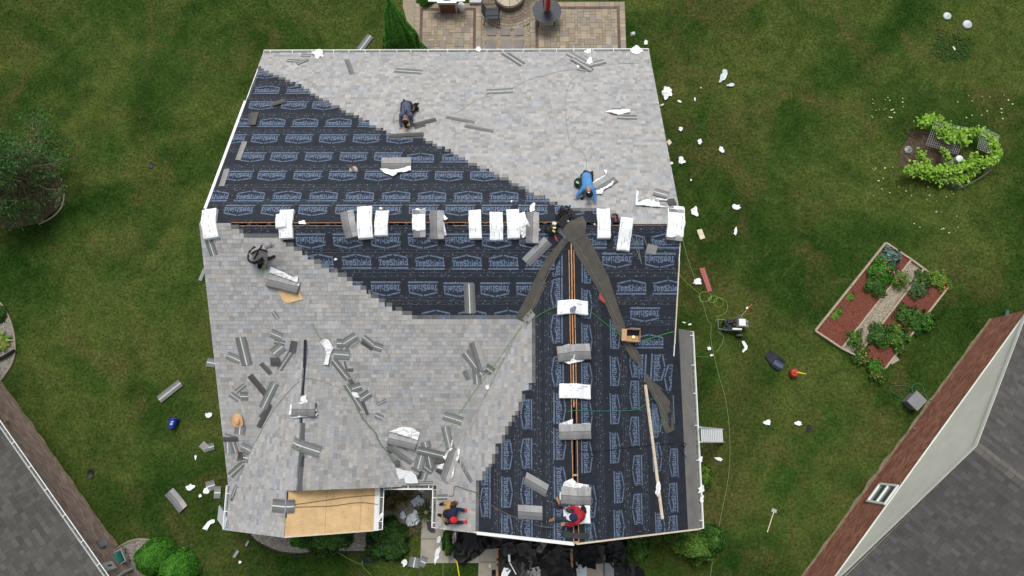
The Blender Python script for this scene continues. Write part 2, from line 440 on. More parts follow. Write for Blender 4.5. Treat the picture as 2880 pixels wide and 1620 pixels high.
# --- back patio
def paver_field(parent, x0, x1, y0, y1, unit, items, cols, z=.045, skip=None):
    nx, ny = max(1, round((x1-x0)/unit)), max(1, round((y1-y0)/unit)); ux, uy = (x1-x0)/nx, (y1-y0)/ny
    used = [[False]*ny for _ in range(nx)]
    for j in range(ny):
        for i in range(nx):
            if used[i][j]: continue
            for w, h in random.sample([(2, 2), (2, 1), (1, 2), (3, 2), (2, 3), (1, 1)], 6)+[(1, 1)]:
                if i+w <= nx and j+h <= ny and not any(used[a][b] for a in range(i, i+w) for b in range(j, j+h)): break
            for a in range(i, i+w):
                for b in range(j, j+h): used[a][b] = True
            X0, X1, Y0, Y1 = x0+i*ux+.006, x0+(i+w)*ux-.006, y0+j*uy+.006, y0+(j+h)*uy-.006
            if skip and skip((X0+X1)/2, (Y0+Y1)/2): continue
            zz = z+random.uniform(-.003, .003)
            v, f = slab(V((0, 0, 0)), V((1, 0, 0)), V((0, 1, 0)), V((0, 0, 1)), X0, X1, Y0, Y1, zz, zz)
            items.append((parent, v, f, [jit(random.choice(cols), .10)]*5, area_px(v[:4])))
TAN = [(.30, .245, .175), (.34, .285, .21), (.27, .225, .165), (.32, .27, .20), (.25, .225, .185)]
MAR = [(.135, .085, .075), (.155, .10, .085), (.12, .08, .072)]
pat = []
def patio(name, x0, x1, y0, y1, bord, label):
    base = MB().box(((x0+x1)/2, (y0+y1)/2, -.05), x1-x0+.02, y1-y0+.02, .16).build(name, mat('paver_joint_sand', (.15, .125, .09), .95, 30, .2))
    tag(base, label, 'patio', kind='structure')
    return base
pa, pb = G('T', [(412, 40)])[0], G('T', [(1000, 460)])[0]
x0, x1, y0, y1 = pa.x, G('T', [(1010, 200)])[0].x, YB-.55, G('T', [(700, 35)])[0].y
pl = patio('patio', x0, x1, y0, y1, None, 'tan paver patio under the grill with a maroon border course')
bw = .22
def framed(p, x0, x1, y0, y1, skip=None):
    paver_field(p, x0, x0+bw, y0, y1, .2, pat, TAN); paver_field(p, x1-bw, x1, y0, y1, .2, pat, TAN); paver_field(p, x0+bw, x1-bw, y1-bw, y1, .2, pat, TAN)
    m = .11
    paver_field(p, x0+bw, x0+bw+m, y0, y1-bw, .11, pat, MAR); paver_field(p, x1-bw-m, x1-bw, y0, y1-bw, .11, pat, MAR); paver_field(p, x0+bw+m, x1-bw-m, y1-bw-m, y1-bw, .11, pat, MAR)
    paver_field(p, x0+bw+m, x1-bw-m, y0, y1-bw-m, .125, pat, TAN)
framed(pl, x0, x1, y0, y1)
PX1 = x1
x0, x1, y1 = G('T', [(1452, 250)])[0].x, G('T', [(2312, 200)])[0].x, G('T', [(2000, 22)])[0].y
p2 = patio('patio', x0, x1, y0, y1, None, 'tan paver patio with maroon border right of the round table')
framed(p2, x0, x1, y0, y1); PX2 = x0
# round paved apron about the fire pit
fc = G('T', [(1265, -8)])[0]
ap = MB(); R0, R1 = .62, 1.42
n = 48; v = [V((fc.x, fc.y, .028))]+[V((fc.x+R1*math.cos(2*math.pi*i/n), fc.y+R1*math.sin(2*math.pi*i/n), .028)) for i in range(n)]
ap.add(v, [(0, 1+i, 1+(i+1) % n) for i in range(n)]); apo = ap.build('paved_circle', mat('paver_joint_sand', (.15, .125, .09))); tag(apo, 'round apron of dark wedge pavers about the fire pit', 'paving', kind='structure')
r = R0; k = 0
while r < R1-.05:
    dr = .13; nn = int(2*math.pi*r/.15)
    for i in range(nn):
        t0, t1 = 2*math.pi*(i+.04+.5*(k % 2))/nn, 2*math.pi*(i+.96+.5*(k % 2))/nn
        ring = [V((fc.x+q*math.cos(t), fc.y+q*math.sin(t), zz)) for zz in (.05, .02) for q, t in ((r+.006, t0), (r+dr-.006, t0), (r+dr-.006, t1), (r+.006, t1))]
        c = jit((.175, .145, .11) if r < R1-.3 else (.26, .22, .165), .18)
        if inframe(ring[0], 40): pat.append((apo, ring, [(0, 1, 2, 3), (0, 4, 5, 1), (1, 5, 6, 2), (2, 6, 7, 3), (3, 7, 4, 0)], [c]*5, area_px(ring[:4])))
    r += dr; k += 1
pieces('paver', pat, M_STONE, pl, 600)
M_GRAVEL = ramp_mat('pea_gravel', [(.3, (.16, .13, .09)), (.5, (.34, .29, .21)), (.7, (.50, .45, .36))], 26, 3, .95, .8, (90, .3), bscale=45)
M_STONES = ramp_mat('grey_gravel', [(.3, (.11, .10, .09)), (.5, (.27, .25, .215)), (.7, (.42, .40, .36))], 22, 3, .95, .8, (80, .3), bscale=40)
def pebbles(name, poly, n, r, cols, parent, z=.02):
    xs = [p.x for p in poly]; ys = [p.y for p in poly]; P2 = [(p.x, p.y) for p in poly]; m = MB(); k = 0
    while k < n:
        x, y = random.uniform(min(xs), max(xs)), random.uniform(min(ys), max(ys)); k += 1
        if not inpoly(x, y, P2): continue
        q = r*random.uniform(.6, 1.3); a = random.uniform(0, 3)
        v = [V((x+q*math.cos(a+i*1.57)*random.uniform(.7, 1.1), y+q*math.sin(a+i*1.57)*random.uniform(.7, 1.1), z)) for i in range(4)]
        v.append(V((x, y, z+q*.8))); m.add(v, [(0, 1, 4), (1, 2, 4), (2, 3, 4), (3, 0, 4)], jit(random.choice(cols), .2))
    o = m.build(name, M_ATTR, parent); tag(o, kind='stuff'); return o
GCOL = [(.40, .35, .26), (.30, .26, .19), (.50, .46, .38), (.22, .19, .14)]
SCOL = [(.32, .30, .27), (.22, .21, .19), (.42, .40, .36), (.28, .24, .20)]
gp = [V((PX1-.02, YB-.55, 0)), V((PX2+.02, YB-.55, 0)), V((PX2+.02, fc.y-.6, 0)), V((PX1-.02, fc.y-.6, 0))]
gb = polysheet('gravel_path', gp, M_GRAVEL, lift=.012, z=0); tag(gb, 'pea gravel strip with square stepping stones between the patios', 'gravel', kind='structure')
pebbles('pebbles', gp, 3200, .022, GCOL, gb, .012)
for u in (1100, 1232, 1350):
    for v_ in (285, 405):
        c = G('T', [(u+random.uniform(-4, 4), v_)])[0]
        m = MB().box((c.x, c.y, .022), .40, .40, .05, random.uniform(-.04, .04), c=jit((.215, .20, .185), .1)); m.build('stepping_stone', M_STONE, gb)
gl = G('T', [(300, -40), (420, -40), (415, 460), (390, 250), (335, 190), (300, 60)])
o = polysheet('gravel_bed', gl, M_GRAVEL, lift=.010, z=0); tag(o, 'pale gravel strip between the conical evergreen and the patio', 'gravel', kind='structure')

# --- planting beds with edging
def bed(name, k, pts, material, label, lift=.012, peb=0, cols=SCOL, r=.03):
    P = G(k, pts); o = polysheet(name, P, material, lift=lift, z=0); tag(o, label, 'bed', kind='structure')
    if peb: pebbles('pebbles', P, peb, r, cols, o, lift)
    return o
M_DIRT = ramp_mat('bark_mulch', [(.3, (.045, .032, .022)), (.6, (.11, .078, .052)), (.75, (.17, .13, .09))], 18, 6, .95, .6, (50, .3))
frontbed = [(1050, 1449-1449+1000), (800, 1040), (870, 1100), (960, 1150), (1060, 1195), (1200, 1220), (1330, 1222), (1440, 1210), (1650, 1205), (1980, 1205), (2120, 1180), (2250, 1060), (2400, 900), (2510, 940), (2516, 600), (2400, 560), (2120, 545), (1800, 900), (1000, 950)]
frontbed = frontbed[1:]
fb = bed('gravel_bed', 7, frontbed, M_STONES, 'grey gravel bed with black edging along the front of the house', peb=5200)
m = MB().tube(spline([p+V((0, 0, .02)) for p in G(7, [(800, 1040), (870, 1100), (960, 1150), (1060, 1195), (1200, 1220), (1330, 1222), (1440, 1210), (1650, 1205), (1980, 1205)])]), .028); m.build('bed_edging', M_DARK, fb)
hb = bed('gravel_bed', 'K', [(590, 510), (760, 400), (960, 300), (1150, 250), (1290, 240), (1500, 270), (1740, 350), (1960, 480), (2200, 650), (2400, 760), (2400, 1300), (700, 1300), (640, 620)], M_STONES, 'pebble bed round the bright hedge by the brick wall', peb=2600)
MB().tube(spline([p+V((0, 0, .03)) for p in G('K', [(590, 510), (760, 400), (960, 300), (1150, 250), (1290, 240), (1500, 270), (1740, 350), (1960, 480), (2200, 650)])]), .032).build('bed_edging', mat('stone_edging', (.30, .25, .19), .9, 20, .2), hb)
lb = bed('gravel_bed', 'S', [(-40, 846), (0, 850), (18, 874), (33, 910), (42, 950), (43, 990), (34, 1025), (18, 1050), (4, 1070), (-60, 1080)], M_STONES, 'curved gravel bed at the left edge holding a variegated hosta', peb=2200)
MB().tube(spline([p+V((0, 0, .03)) for p in G('S', [(0, 850), (18, 874), (33, 910), (42, 950), (43, 990), (34, 1025), (18, 1050), (4, 1070)])]), .032).build('bed_edging', mat('stone_edging', (.30, .25, .19)), lb)
tb = bed('mulch_bed', 'S', [(-200, 400), (-40, 390), (60, 405), (140, 450), (178, 510), (182, 545), (160, 590), (110, 628), (40, 640), (-40, 645), (-200, 650)], M_DIRT, 'brown mulch bed under the tall pine')
MB().tube(spline([p+V((0, 0, .03)) for p in G('S', [(182, 545), (176, 580), (150, 610), (110, 632)])]), .03).build('bed_edging', mat('stone_edging', (.30, .25, .19)), tb)
# dry soil strips along neighbour walls are made with the houses

# --- concrete walk and driveway slabs
def slabs(name, label, rows, k='S'):
    root = None
    for i, q in enumerate(rows):
        P = [atz(*cp(k, *p), 0) for p in q]; c = sum(P, V())/len(P)
        P = [c+(p-c)*.994 for p in P]; nP = len(P)
        v = [p+V((0, 0, .03)) for p in P]+[p-V((0, 0, .05)) for p in P]
        f = [tuple(range(nP))]+[(j+nP, (j+1) % nP+nP, (j+1) % nP, j) for j in range(nP)]
        if root is None:
            root = tag(empty(name, c), label, name.replace('_', ' '), kind='structure')
        nn = sum(((v[j].x*v[(j+1) % nP].y-v[(j+1) % nP].x*v[j].y) for j in range(nP)))
        if nn < 0: f = [tuple(reversed(a)) for a in f]
        obj('concrete_slab', v, f, M_CONC, root)
    return root
slabs('walkway', 'pale concrete walk beside the front porch', [
    [(1186, 1360), (1300, 1360), (1300, 1515), (1184, 1515)], [(1184, 1516), (1300, 1516), (1300, 1583), (1182, 1584)],
    [(1262, 1516), (1350, 1516), (1350, 1583), (1262, 1583)]])
slabs('driveway', 'concrete driveway slabs under the torn-off roofing', [
    [(1348, 1440), (1420, 1440), (1420, 1580), (1348, 1580)], [(1346, 1581), (1420, 1581), (1420, 1680), (1343, 1680)],
    [(1421, 1440), (1560, 1440), (1560, 1580), (1421, 1580)], [(1421, 1581), (1560, 1581), (1560, 1680), (1421, 1680)],
    [(1561, 1440), (1703, 1440), (1703, 1580), (1561, 1580)], [(1561, 1581), (1703, 1581), (1703, 1680), (1561, 1680)]])

# ================================================================== THE HOUSE BEING ROOFED
house = empty('house', (-2, 5, 0), 'house being re-roofed, half bare black underlayment and half new grey shingles', 'house')
def frame(s):
    x0, x1, y0, y1 = SLOPES[s][:4]; z = lambda x, y: zpl(s, x, y)
    if s == 'R': o = V((x0, y1, z(x0, y1))); u = V((1, 0, 0)); v = V((0, -1, SR)).normalized(); U = x1-x0
    elif s == 'F': o = V((x0, y0, z(x0, y0))); u = V((1, 0, 0)); v = V((0, 1, SF)).normalized(); U = x1-x0
    elif SLOPES[s][4] > 0: o = V((x0, y0, z(x0, y0))); u = V((0, 1, 0)); v = V((1, 0, SLOPES[s][4])).normalized(); U = y1-y0
    else: o = V((x1, y0, z(x1, y0))); u = V((0, 1, 0)); v = V((-1, 0, -SLOPES[s][4])).normalized(); U = y1-y0
    n = nrm(s); run = (y1-y0) if s in 'RF' else (x1-x0)
    L = run/ (abs(v.y) if s in 'RF' else abs(v.x))
    return o, u, v, n, U, L
SLOT = {'R': .045, 'F': .045, 'GL': .055, 'GR': .055}
slope_part = {}
for s in SLOPES:
    o, u, v, n, U, L = frame(s); L2 = L-SLOT.get(s, 0)
    P = [o, o+u*U, o+u*U+v*L2, o+v*L2]; Q = [p-n*.035 for p in P]
    f = [(0, 1, 2, 3), (7, 6, 5, 4), (0, 4, 5, 1), (1, 5, 6, 2), (2, 6, 7, 3), (3, 7, 4, 0)]
    nn = (P[1]-P[0]).cross(P[2]-P[0])
    if nn.dot(n) < 0: f = [tuple(reversed(a)) for a in f]
    slope_part[s] = obj('roof_slope', P+Q, f, M_OSB if s == 'PR' else M_UNDER if s in ('R', 'F', 'GL', 'GR', 'GE') else M_DECK, house)
slope_part['PR']['label'] = 'bare tan OSB sheathing over the porch'
# OSB sheet joints on the porch
o, u, v, n, U, L = frame('PR')
for a in (.62, 1.75):
    MB().box(o+v*a+u*U/2+n*.001, .006, U, .003, X=v, Y=u, Z=n).build('panel_joint', M_DECK, slope_part['PR'])

# walls below the overhangs
def wallbox(x0, x1, y0, y1, z1):
    MB().box(((x0+x1)/2, (y0+y1)/2, z1/2), x1-x0, y1-y0, z1).build('wall', M_BRICKT, house)
wallbox(XL+.35, XR-.3, YF+.45, YB-.45, 2.85); wallbox(XG-HW+.4, XG+HW-.4, YGF+.35, YGN-.4, 2.8); wallbox(XWL+.35, XPR-.38, YP+.3, YF+.5, 2.75)
# gable triangles
for y, xs, zt, ze in ((YGF+.36, (XG-HW+.4, XG+HW-.4, XG), ZG-.25, 2.75), (YP+.31, (XWL+.35, XPR-.38, XP), ZP-.2, 2.7)):
    obj('gable_wall', [(xs[0], y, ze), (xs[1], y, ze), (xs[2], y, zt)], [(0, 1, 2)], M_WHITE, house)
for x, sgn in ((XL+.36, -1), (XR-.31, 1)):
    obj('gable_wall', [(x, YB-.45, 2.8), (x, YF+.45, 2.8), (x, YR, ZR-.2)], [(0, 1, 2)], M_WHITE, house)
obj('wall', [(XPR-.375, YP+.3, .0), (XPR-.375, YF+.5, .0), (XPR-.375, YF+.5, 2.75), (XPR-.375, YP+.3, 2.75)], [(0, 1, 2, 3)], M_MORTAR, house)
BR = [(.115, .07, .06), (.10, .062, .055), (.13, .082, .07), (.09, .055, .05)]
def brickwork(parent, A, B, h, items, cols, bl=.21, bh=.075, g=.011, proud=.008, skip=None, z0=0.0):
    A, B = V(A), V(B); u = (B-A).normalized(); nrm_ = V((u.y, -u.x, 0)); L = (B-A).length
    k = 0; z = z0
    while z+bh < h:
        x = -(bl/2)*(k % 2)
        while x < L:
            a, b = max(0, x+g/2), min(L, x+bl-g/2)
            c0 = A+u*((a+b)/2)+V((0, 0, z+bh/2))
            if b-a > .04 and inframe(c0, 60) and not (skip and skip((a+b)/2, z+bh/2)):
                v, f = slab(A+V((0, 0, z)), u, V((0, 0, 1)), nrm_, a, b, g/2, bh-g/2, proud, proud, .0)
                items.append((parent, v, f, [jit(random.choice(cols), .14)]*5, area_px(v[:4])))
            x += bl
        z += bh; k += 1
it = []
brickwork(house, (XPR-.37, YP+.3, 0), (XPR-.37, YF+.5, 0), 2.75, it, BR)
pieces('brick', it, M_STONE, house, 300)

# --- shingle courses
PR_ = [(600, 60), (735, 192), (759, 200), (843, 238), (913, 277), (997, 322), (1070, 361), (1100, 380), (1190, 383), (1208, 393), (1284, 433), (1368, 475), (1435, 507), (1502, 541), (1555, 562), (1586, 583), (1706, 584), (1722, 599), (1770, 616), (1781, 627), (1960, 631), (1960, 60)]
PF_ = [(540, 600), (640, 629), (657, 640), (678, 655), (692, 668), (796, 676), (800, 690), (857, 715), (894, 747), (950, 778), (992, 795), (1056, 842), (1098, 868), (1159, 893), (1170, 900), (1500, 900), (1500, 1420), (540, 1420)]
PGL_ = [(1100, 860), (1480, 880), (1497, 900), (1496, 1078), (1470, 1105), (1448, 1162), (1412, 1226), (1394, 1258), (1380, 1293), (1368, 1315), (1344, 1355), (1333, 1380), (1333, 1520), (1100, 1520)]
LAID = {'R': PR_, 'F': PF_, 'GL': PGL_}
E_ = .130
items = []
HEAD = [(.135, .138, .14), (.115, .118, .122), (.15, .15, .15)]
for s in ('R', 'F', 'GL', 'WL', 'PL', 'WR'):
    o, u, v, n, U, L = frame(s); par = slope_part[s]; poly = LAID.get(s)
    def laid(P):
        if not poly: return True
        x, y = pr(P); return inpoly(x, y, poly)
    K = int(L/E_)
    for k in range(K+1):
        x = -random.uniform(0, .3); run = 0
        while x < U:
            w = random.choice((.08, .11, .13, .15, .17, .20))
            run -= w
            if run < 0: run = random.uniform(.2, .8); tone = random.choices(RUNS, (3, 3, 2.4, 1.8, 1.6))[0]
            kk = random.choices((1.0, 1.11, .91, .80), (5, 2.4, 2.4, 1.2))[0]; tcol = jit(tuple(q*kk for q in (tone if random.random() < .8 else random.choice(RUNS))), .04)
            a, b = max(x, 0)+.0015, min(x+w, U)-.0015; x += w
            if b-a < .02: continue
            v0, v1 = k*E_, min((k+1)*E_, L)
            if v1-v0 < .02: continue
            c = o+u*((a+b)/2)+v*((v0+v1)/2)
            q = o+u*((a+b)/2)+v*v1
            rz_ = roofz(c.x, c.y)
            if rz_ is not None and rz_ > c.z+.05 and roofz(q.x, q.y) > q.z+.05: continue
            if not laid(c): continue
            hi = .020 if random.random() < .55 else .0145
            P, f = slab(o, u, v, n, a, b, v0-.004, v1+.03, hi+.005, .0125, .003)
            items.append((par, P, f, [tcol]*5, area_px(P[:4])))
            if k < K-1 and not laid(o+u*((a+b)/2)+v*(v0+1.5*E_)):
                P, f = slab(o, u, v, n, a, b, v1, min(v1+.155, L), .0105, .0105, .003)
                items.append((par, P, f, [jit(random.choice(HEAD), .06)]*5, area_px(P[:4])*.5))
pieces('shingle', items, M_SHIN, house, 300, 'shingle_field')

# --- underlayment: lapped sheets, their print and cap nails
def vof(s, px, py):
    o, u, v, n, U, L = frame(s); return (hit(px, py, 0, s)-o).dot(v)
def uof(s, px, py):
    o, u, v, n, U, L = frame(s); return (hit(px, py, 0, s)-o).dot(u)
SEAMS = {'R': [vof('R', 1000, y) for y in (234, 278, 324, 370, 418, 470, 525, 568)],
         'F': [vof('F', 1300, y) for y in (905, 847, 769, 713, 645)],
         'GL': [vof('GL', x, 1250) for x in (1398, 1455, 1510, 1543)],
         'GR': [vof('GR', x, 1250) for x in (1871, 1812, 1762, 1690)]}
SEAMS['R'].sort(); SEAMS['F'].sort(); SEAMS['GL'].sort(); SEAMS['GR'].sort()
GR_o = None
prints = MB(); lines = MB(); nails = MB()
for s in ('R', 'F', 'GL', 'GR'):
    o, u, v, n, U, L = frame(s); par = slope_part[s]
    L2 = L-SLOT[s]
    seams = [max(0.0, x) for x in SEAMS[s]]
    edges = [-.9 if s == 'GR' else 0.0]+seams+[L2]
    U1 = U if s != 'GR' else YGN-YGF
    for i in range(len(edges)-1):
        a, b = edges[i], min(edges[i+1]+.10, L2)
        if b-a < .05: continue
        uu = U-.03
        u1_ = uu if not (s == 'GR' and a < 0) else YGN-YGF-.02
        nn_ = 24; vv, ff = [], []
        for q in range(nn_+1):
            x = .03+(u1_-.03)*q/nn_
            e = .006*noise.noise((x*1.3, i*3.1, 1.7))
            vv += [o+u*x+v*(a+e)+n*(.0045+.0012*abs(e)*100), o+u*x+v*b+n*.0022]
        for q in range(nn_): ff.append((2*q, 2*q+2, 2*q+3, 2*q+1))
        if (vv[2]-vv[0]).cross(vv[1]-vv[0]).dot(n) < 0: ff = [tuple(reversed(t)) for t in ff]
        obj('underlayment_sheet', vv, ff, M_UNDER, par)
    # printed guide lines, little roof marks, cap nails
    poly = LAID.get(s)
    def open_(P):
        if poly and inpoly(*pr(P), poly): return False
        z = roofz(P.x, P.y); return z is not None and z < P.z+.03 and (s != 'GR' or P.x < 5.1)
    def quad(x0_, x1_, v0_, v1_, m, h=.0072):
        c = o+u*((x0_+x1_)/2)+v*((v0_+v1_)/2)
        if not open_(c): return
        P = [o+u*x0_+v*v0_+n*h, o+u*x1_+v*v0_+n*h, o+u*x1_+v*v1_+n*h, o+u*x0_+v*v1_+n*h]
        q = [0, 1, 2, 3]
        if (P[1]-P[0]).cross(P[3]-P[0]).dot(n) < 0: q.reverse()
        m.add(P, [tuple(q)])
    for sv in seams:
        if not -.5 < sv < L2: continue
        for d, w in ((.03, .010), (.115, .008), (-.10, .006), (-.02, .006)):
            x = 0.0
            while x < U:
                dl = random.uniform(.25, .6); quad(x, min(x+dl*.96, U), sv+d, sv+d+w, lines); x += dl
        x = random.uniform(0, .4)
        while x < U-.3:
            for d, sg in ((.15, 1), (-.075, -1)):
                xx = x+(.28 if d < 0 else 0)
                quad(xx, xx+.11, sv+d, sv+d+.012, lines); quad(xx+.005, xx+.06, sv+d+sg*.018, sv+d+sg*.030, lines); quad(xx+.05, xx+.105, sv+d+sg*.018, sv+d+sg*.030, lines)
                quad(xx+.24, xx+.30, sv+d+.005, sv+d+.018, lines)
            x += .57
        for d in (.06, -.05):
            x = random.uniform(0, .2)
            while x < U:
                P = o+u*x+v*(sv+d+random.gauss(0, .035))
                if open_(P): nails.tube([P+n*.004, P+n*.011], .0135, 6)
                x += random.uniform(.12, .42)
    for k in range(int(U*L2*2.6)):
        P = o+u*random.uniform(0, U)+v*random.uniform(0, L2)
        if open_(P): nails.tube([P+n*.004, P+n*.011], .0125, 6)
lines.build('printed_marks', M_INKL, house); tag(nails.build('cap_nails', M_NAIL, house), kind='stuff')

# --- the printed logo: a roof chevron, a slab-serif word and a bar
def logo_mesh():
    m = MB(); S = .048
    def rect(a, b, c, d, z=.0): m.add([(a, b, z), (c, b, z), (c, d, z), (a, d, z)], [(0, 1, 2, 3)])
    def stroke(pts, w):
        for i in range(len(pts)-1):
            A, B = V((*pts[i], 0)), V((*pts[i+1], 0)); d = (B-A).normalized(); q = V((-d.y, d.x, 0))*w/2; A -= d*w*.28; B += d*w*.28
            m.add([A-q, B-q, B+q, A+q], [(0, 1, 2, 3)])
    def ring(cx, cy, rx, ry, w, a0=0, a1=360):
        N = 14; P = [(cx+rx*math.cos(math.radians(a0+(a1-a0)*i/N)), cy+ry*math.sin(math.radians(a0+(a1-a0)*i/N))) for i in range(N+1)]; stroke(P, w)
    w = .033; b = -.045; xh = .045; H_ = .075
    # T
    x = -.375
    rect(x-.055, H_-.022, x+.055, H_); rect(x-.014, b, x+.014, H_-.02); rect(x-.055, H_-.045, x-.04, H_); rect(x+.04, H_-.045, x+.055, H_); rect(x-.035, b-.004, x+.035, b+.014)
    # o p
    ring(-.272, 0, .033, .036, w); ring(-.158, 0, .03, .036, w); rect(-.205, b-.045, -.18, xh); rect(-.222, b-.055, -.162, b-.038); rect(-.222, xh-.01, -.18, xh+.006)
    # S
    ring(-.055, .042, .036, .024, .030, 20, 270); ring(-.055, -.014, .038, .026, .030, -160, 90); rect(-.024, .035, -.011, .072); rect(-.104, b-.002, -.091, -.012)
    # h
    rect(.018, b, .044, H_+.008); rect(.003, H_-.008, .03, H_+.012); rect(.005, b-.004, .06, b+.014); ring(.076, .008, .03, .034, .024, 10, 170); rect(.095, b, .119, .012); rect(.078, b-.004, .13, b+.014)
    # i
    rect(.147, b, .172, xh); rect(.134, b-.004, .186, b+.014); rect(.134, xh-.014, .172, xh); ring(.159, .068, .008, .008, .012)
    # e
    ring(.237, 0, .034, .036, .024, 0, 310); rect(.205, -.009, .272, .009)
    # l
    rect(.292, b, .318, H_+.008); rect(.278, b-.004, .333, b+.014); rect(.278, H_-.008, .3, H_+.012)
    # d
    ring(.378, 0, .032, .036, .024); rect(.402, b, .427, H_+.008); rect(.39, H_-.008, .42, H_+.012); rect(.402, b-.004, .443, b+.014)
    for q in m.v: q.y = q.y*1.5-.012
    # chevron, bar
    for sg in (-1, 1):
        m.add([(sg*.42, .125, 0), (sg*.02, .222, 0), (sg*.02, .268, 0), (sg*.42, .172, 0)], [(0, 1, 2, 3) if sg < 0 else (3, 2, 1, 0)])
    x = -.43
    rect(-.44, -.185, .44, -.137)
    for i, f in enumerate(m.f):
        for k in f: m.v[k].z = i*2.2e-5
    me = bpy.data.meshes.new('printed_logo'); f2 = []
    for f in m.f:
        a, b_, c = (m.v[f[0]], m.v[f[1]], m.v[f[2]]); f2.append(f if (b_-a).cross(c-a).z > 0 else tuple(reversed(f)))
    k = len(m.v)
    bgp = [(-.45, -.19, -.0010), (.45, -.19, -.0010), (.44, .12, -.0010), (0, .215, -.0010), (-.44, .12, -.0010)]
    me.from_pydata([tuple(q) for q in m.v]+bgp, [], f2+[tuple(range(k, k+5))])
    me.materials.append(M_INK); me.materials.append(M_INKD)
    me.polygons[len(f2)].material_index = 1
    return me
LOGO = logo_mesh()
def logo(s, px, py, upv, w=1.0):
    """upv: direction in the picture of the logo's top (N,S,E,W)"""
    P = hit(px, py, 0, s); z = roofz(P.x, P.y)
    if z is None or z > P.z+.03: return
    n = nrm(s); d = {'N': V((0, 1, 0)), 'S': V((0, -1, 0)), 'E': V((1, 0, 0)), 'W': V((-1, 0, 0))}[upv]
    up = (d-n*d.dot(n)).normalized(); rt = up.cross(n)
    M = Matrix((rt*w, up*w, n)).transposed().to_4x4(); M.translation = P+n*.0088
    me = LOGO; x0, x1, y0, y1 = SLOPES[s][:4]
    if s == 'GR': x1 = 5.15
    x0 += .04; x1 -= .04; y0 += .04; y1 -= .08
    cs = [P+rt*a*w+up*b*w for a, b in ((-.45, -.18), (.45, -.18), (.45, .24), (-.45, .24))]
    if any(not (x0 < q.x < x1 and y0 < q.y < y1) for q in cs):
        bm = bmesh.new(); bm.from_mesh(LOGO); Mi = M.inverted()
        for co, no in ((V((x0, 0, 0)), V((-1, 0, 0))), (V((x1, 0, 0)), V((1, 0, 0))), (V((0, y0, 0)), V((0, -1, 0))), (V((0, y1, 0)), V((0, 1, 0)))):
            bmesh.ops.bisect_plane(bm, geom=bm.verts[:]+bm.edges[:]+bm.faces[:], plane_co=Mi @ co, plane_no=(M.to_3x3().transposed() @ no), clear_outer=True)
        if not bm.faces: bm.free(); return
        me = LOGO.copy(); bm.to_mesh(me); bm.free()
    o = bpy.data.objects.new('printed_logo', me); COL.objects.link(o)
    o.parent = slope_part[s]; o.matrix_parent_inverse = wmat(slope_part[s]).inverted(); o.matrix_world = M
    l_, r_, s_ = M.decompose(); o.location = l_; o.rotation_euler = r_.to_euler(); o.scale = s_
def row(s, k, y, ctr, upv, step=None, x0=None, x1=None, w=1.0):
    for c in ctr:
        X, Y = cp(k, c, y); logo(s, X, Y, upv, w)
row('R', 1, 390, (960,), 'S'); row('R', 1, 555, (968, 1290), 'N'); row('R', 1, 700, (920, 1245, 1555), 'S'); row('R', 1, 885, (680, 1020, 1352, 1688, 2020), 'N')
row('R', 1, 1035, (620, 950, 1292, 1632, 1970, 2308), 'S'); row('R', 1, 1218, (815, 1145, 1493, 1842, 2188), 'S'); row('R', 2, 1240, (-65, 290), 'N')
row('R', 1, 1405, (335, 685, 1020, 1380, 1735, 2095, 2450), 'S'); row('R', 2, 1410, (225, 580), 'S')
row('R', 3, 178, (435, 800, 1168, 1535, 1900, 2265), 'N'); row('R', 4, 180, (50, 415, 778, 1140), 'N')
row('R', 3, 302, (320, 690, 1062, 1435, 1805, 2175), 'S'); row('R', 4, 302, (-30, 337, 703, 1070, 1438, 1815), 'S')
row('F', 3, 605, (1410, 1785, 2165, 2540), 'S'); row('F', 4, 605, (335, 705, 1080), 'S')
row('F', 3, 835, (1490, 1870, 2240), 'N'); row('F', 4, 845, (30, 405, 772, 1138), 'N')
row('F', 3, 1085, (1790, 2165, 2540), 'S'); row('F', 4, 1095, (320, 688, 1050), 'S'); row('F', 4, 1395, (95, 460, 822), 'N')
row('F', 4, 630, (1660, 2030, 2405), 'N'); row('F', 4, 800, (1915, 2345), 'S'); row('F', 4, 1095, (2060, 2425), 'N'); row('F', 4, 1345, (2195, 2565), 'S'); row('F', 6, 190, (2235,), 'N')
def colm(s, k, x, ys, upv):
    for y in ys: X, Y = cp(k, x, y); logo(s, X, Y, upv)
colm('GL', 4, 1320, (830, 1140), 'W'); colm('GL', 4, 1320, (1500,), 'W'); colm('GL', 6, 1330, (480,), 'W'); colm('GL', 6, 1330, (850, 1210), 'E'); colm('GL', 8, 1335, (510, 940), 'E')
colm('GL', 6, 1015, (915, 1310), 'W'); colm('GL', 8, 1018, (610, 985), 'W'); colm('GL', 8, 800, (225, 605, 985), 'E'); colm('GL', 8, 600, (395, 710, 1080), 'W')
colm('GR', 4, 1600, (900, 1250), 'E'); colm('GR', 6, 1600, (155, 540, 925, 1340), 'E'); colm('GR', 8, 1640, (700, 1080), 'E')
colm('GR', 6, 1885, (110, 480, 860, 1250), 'E'); colm('GR', 8, 1925, (555, 945), 'E'); colm('GR', 6, 2095, (405, 720, 1085), 'W'); colm('GR', 8, 2125, (385, 775), 'W')
colm('GR', 6, 2310, (430, 950, 1340), 'E'); colm('GR', 8, 2340, (960,), 'E'); colm('GR', 6, 2490, (1400,), 'W'); colm('GR', 8, 2485, (660, 990), 'W')
logo('F', 1847, 1033, 'E'); logo('F', 1892, 1062, 'W'); logo('F', 1800, 1035, 'W'); logo('GR', 1838, 1190, 'E'); logo('GR', 1885, 1150, 'W')

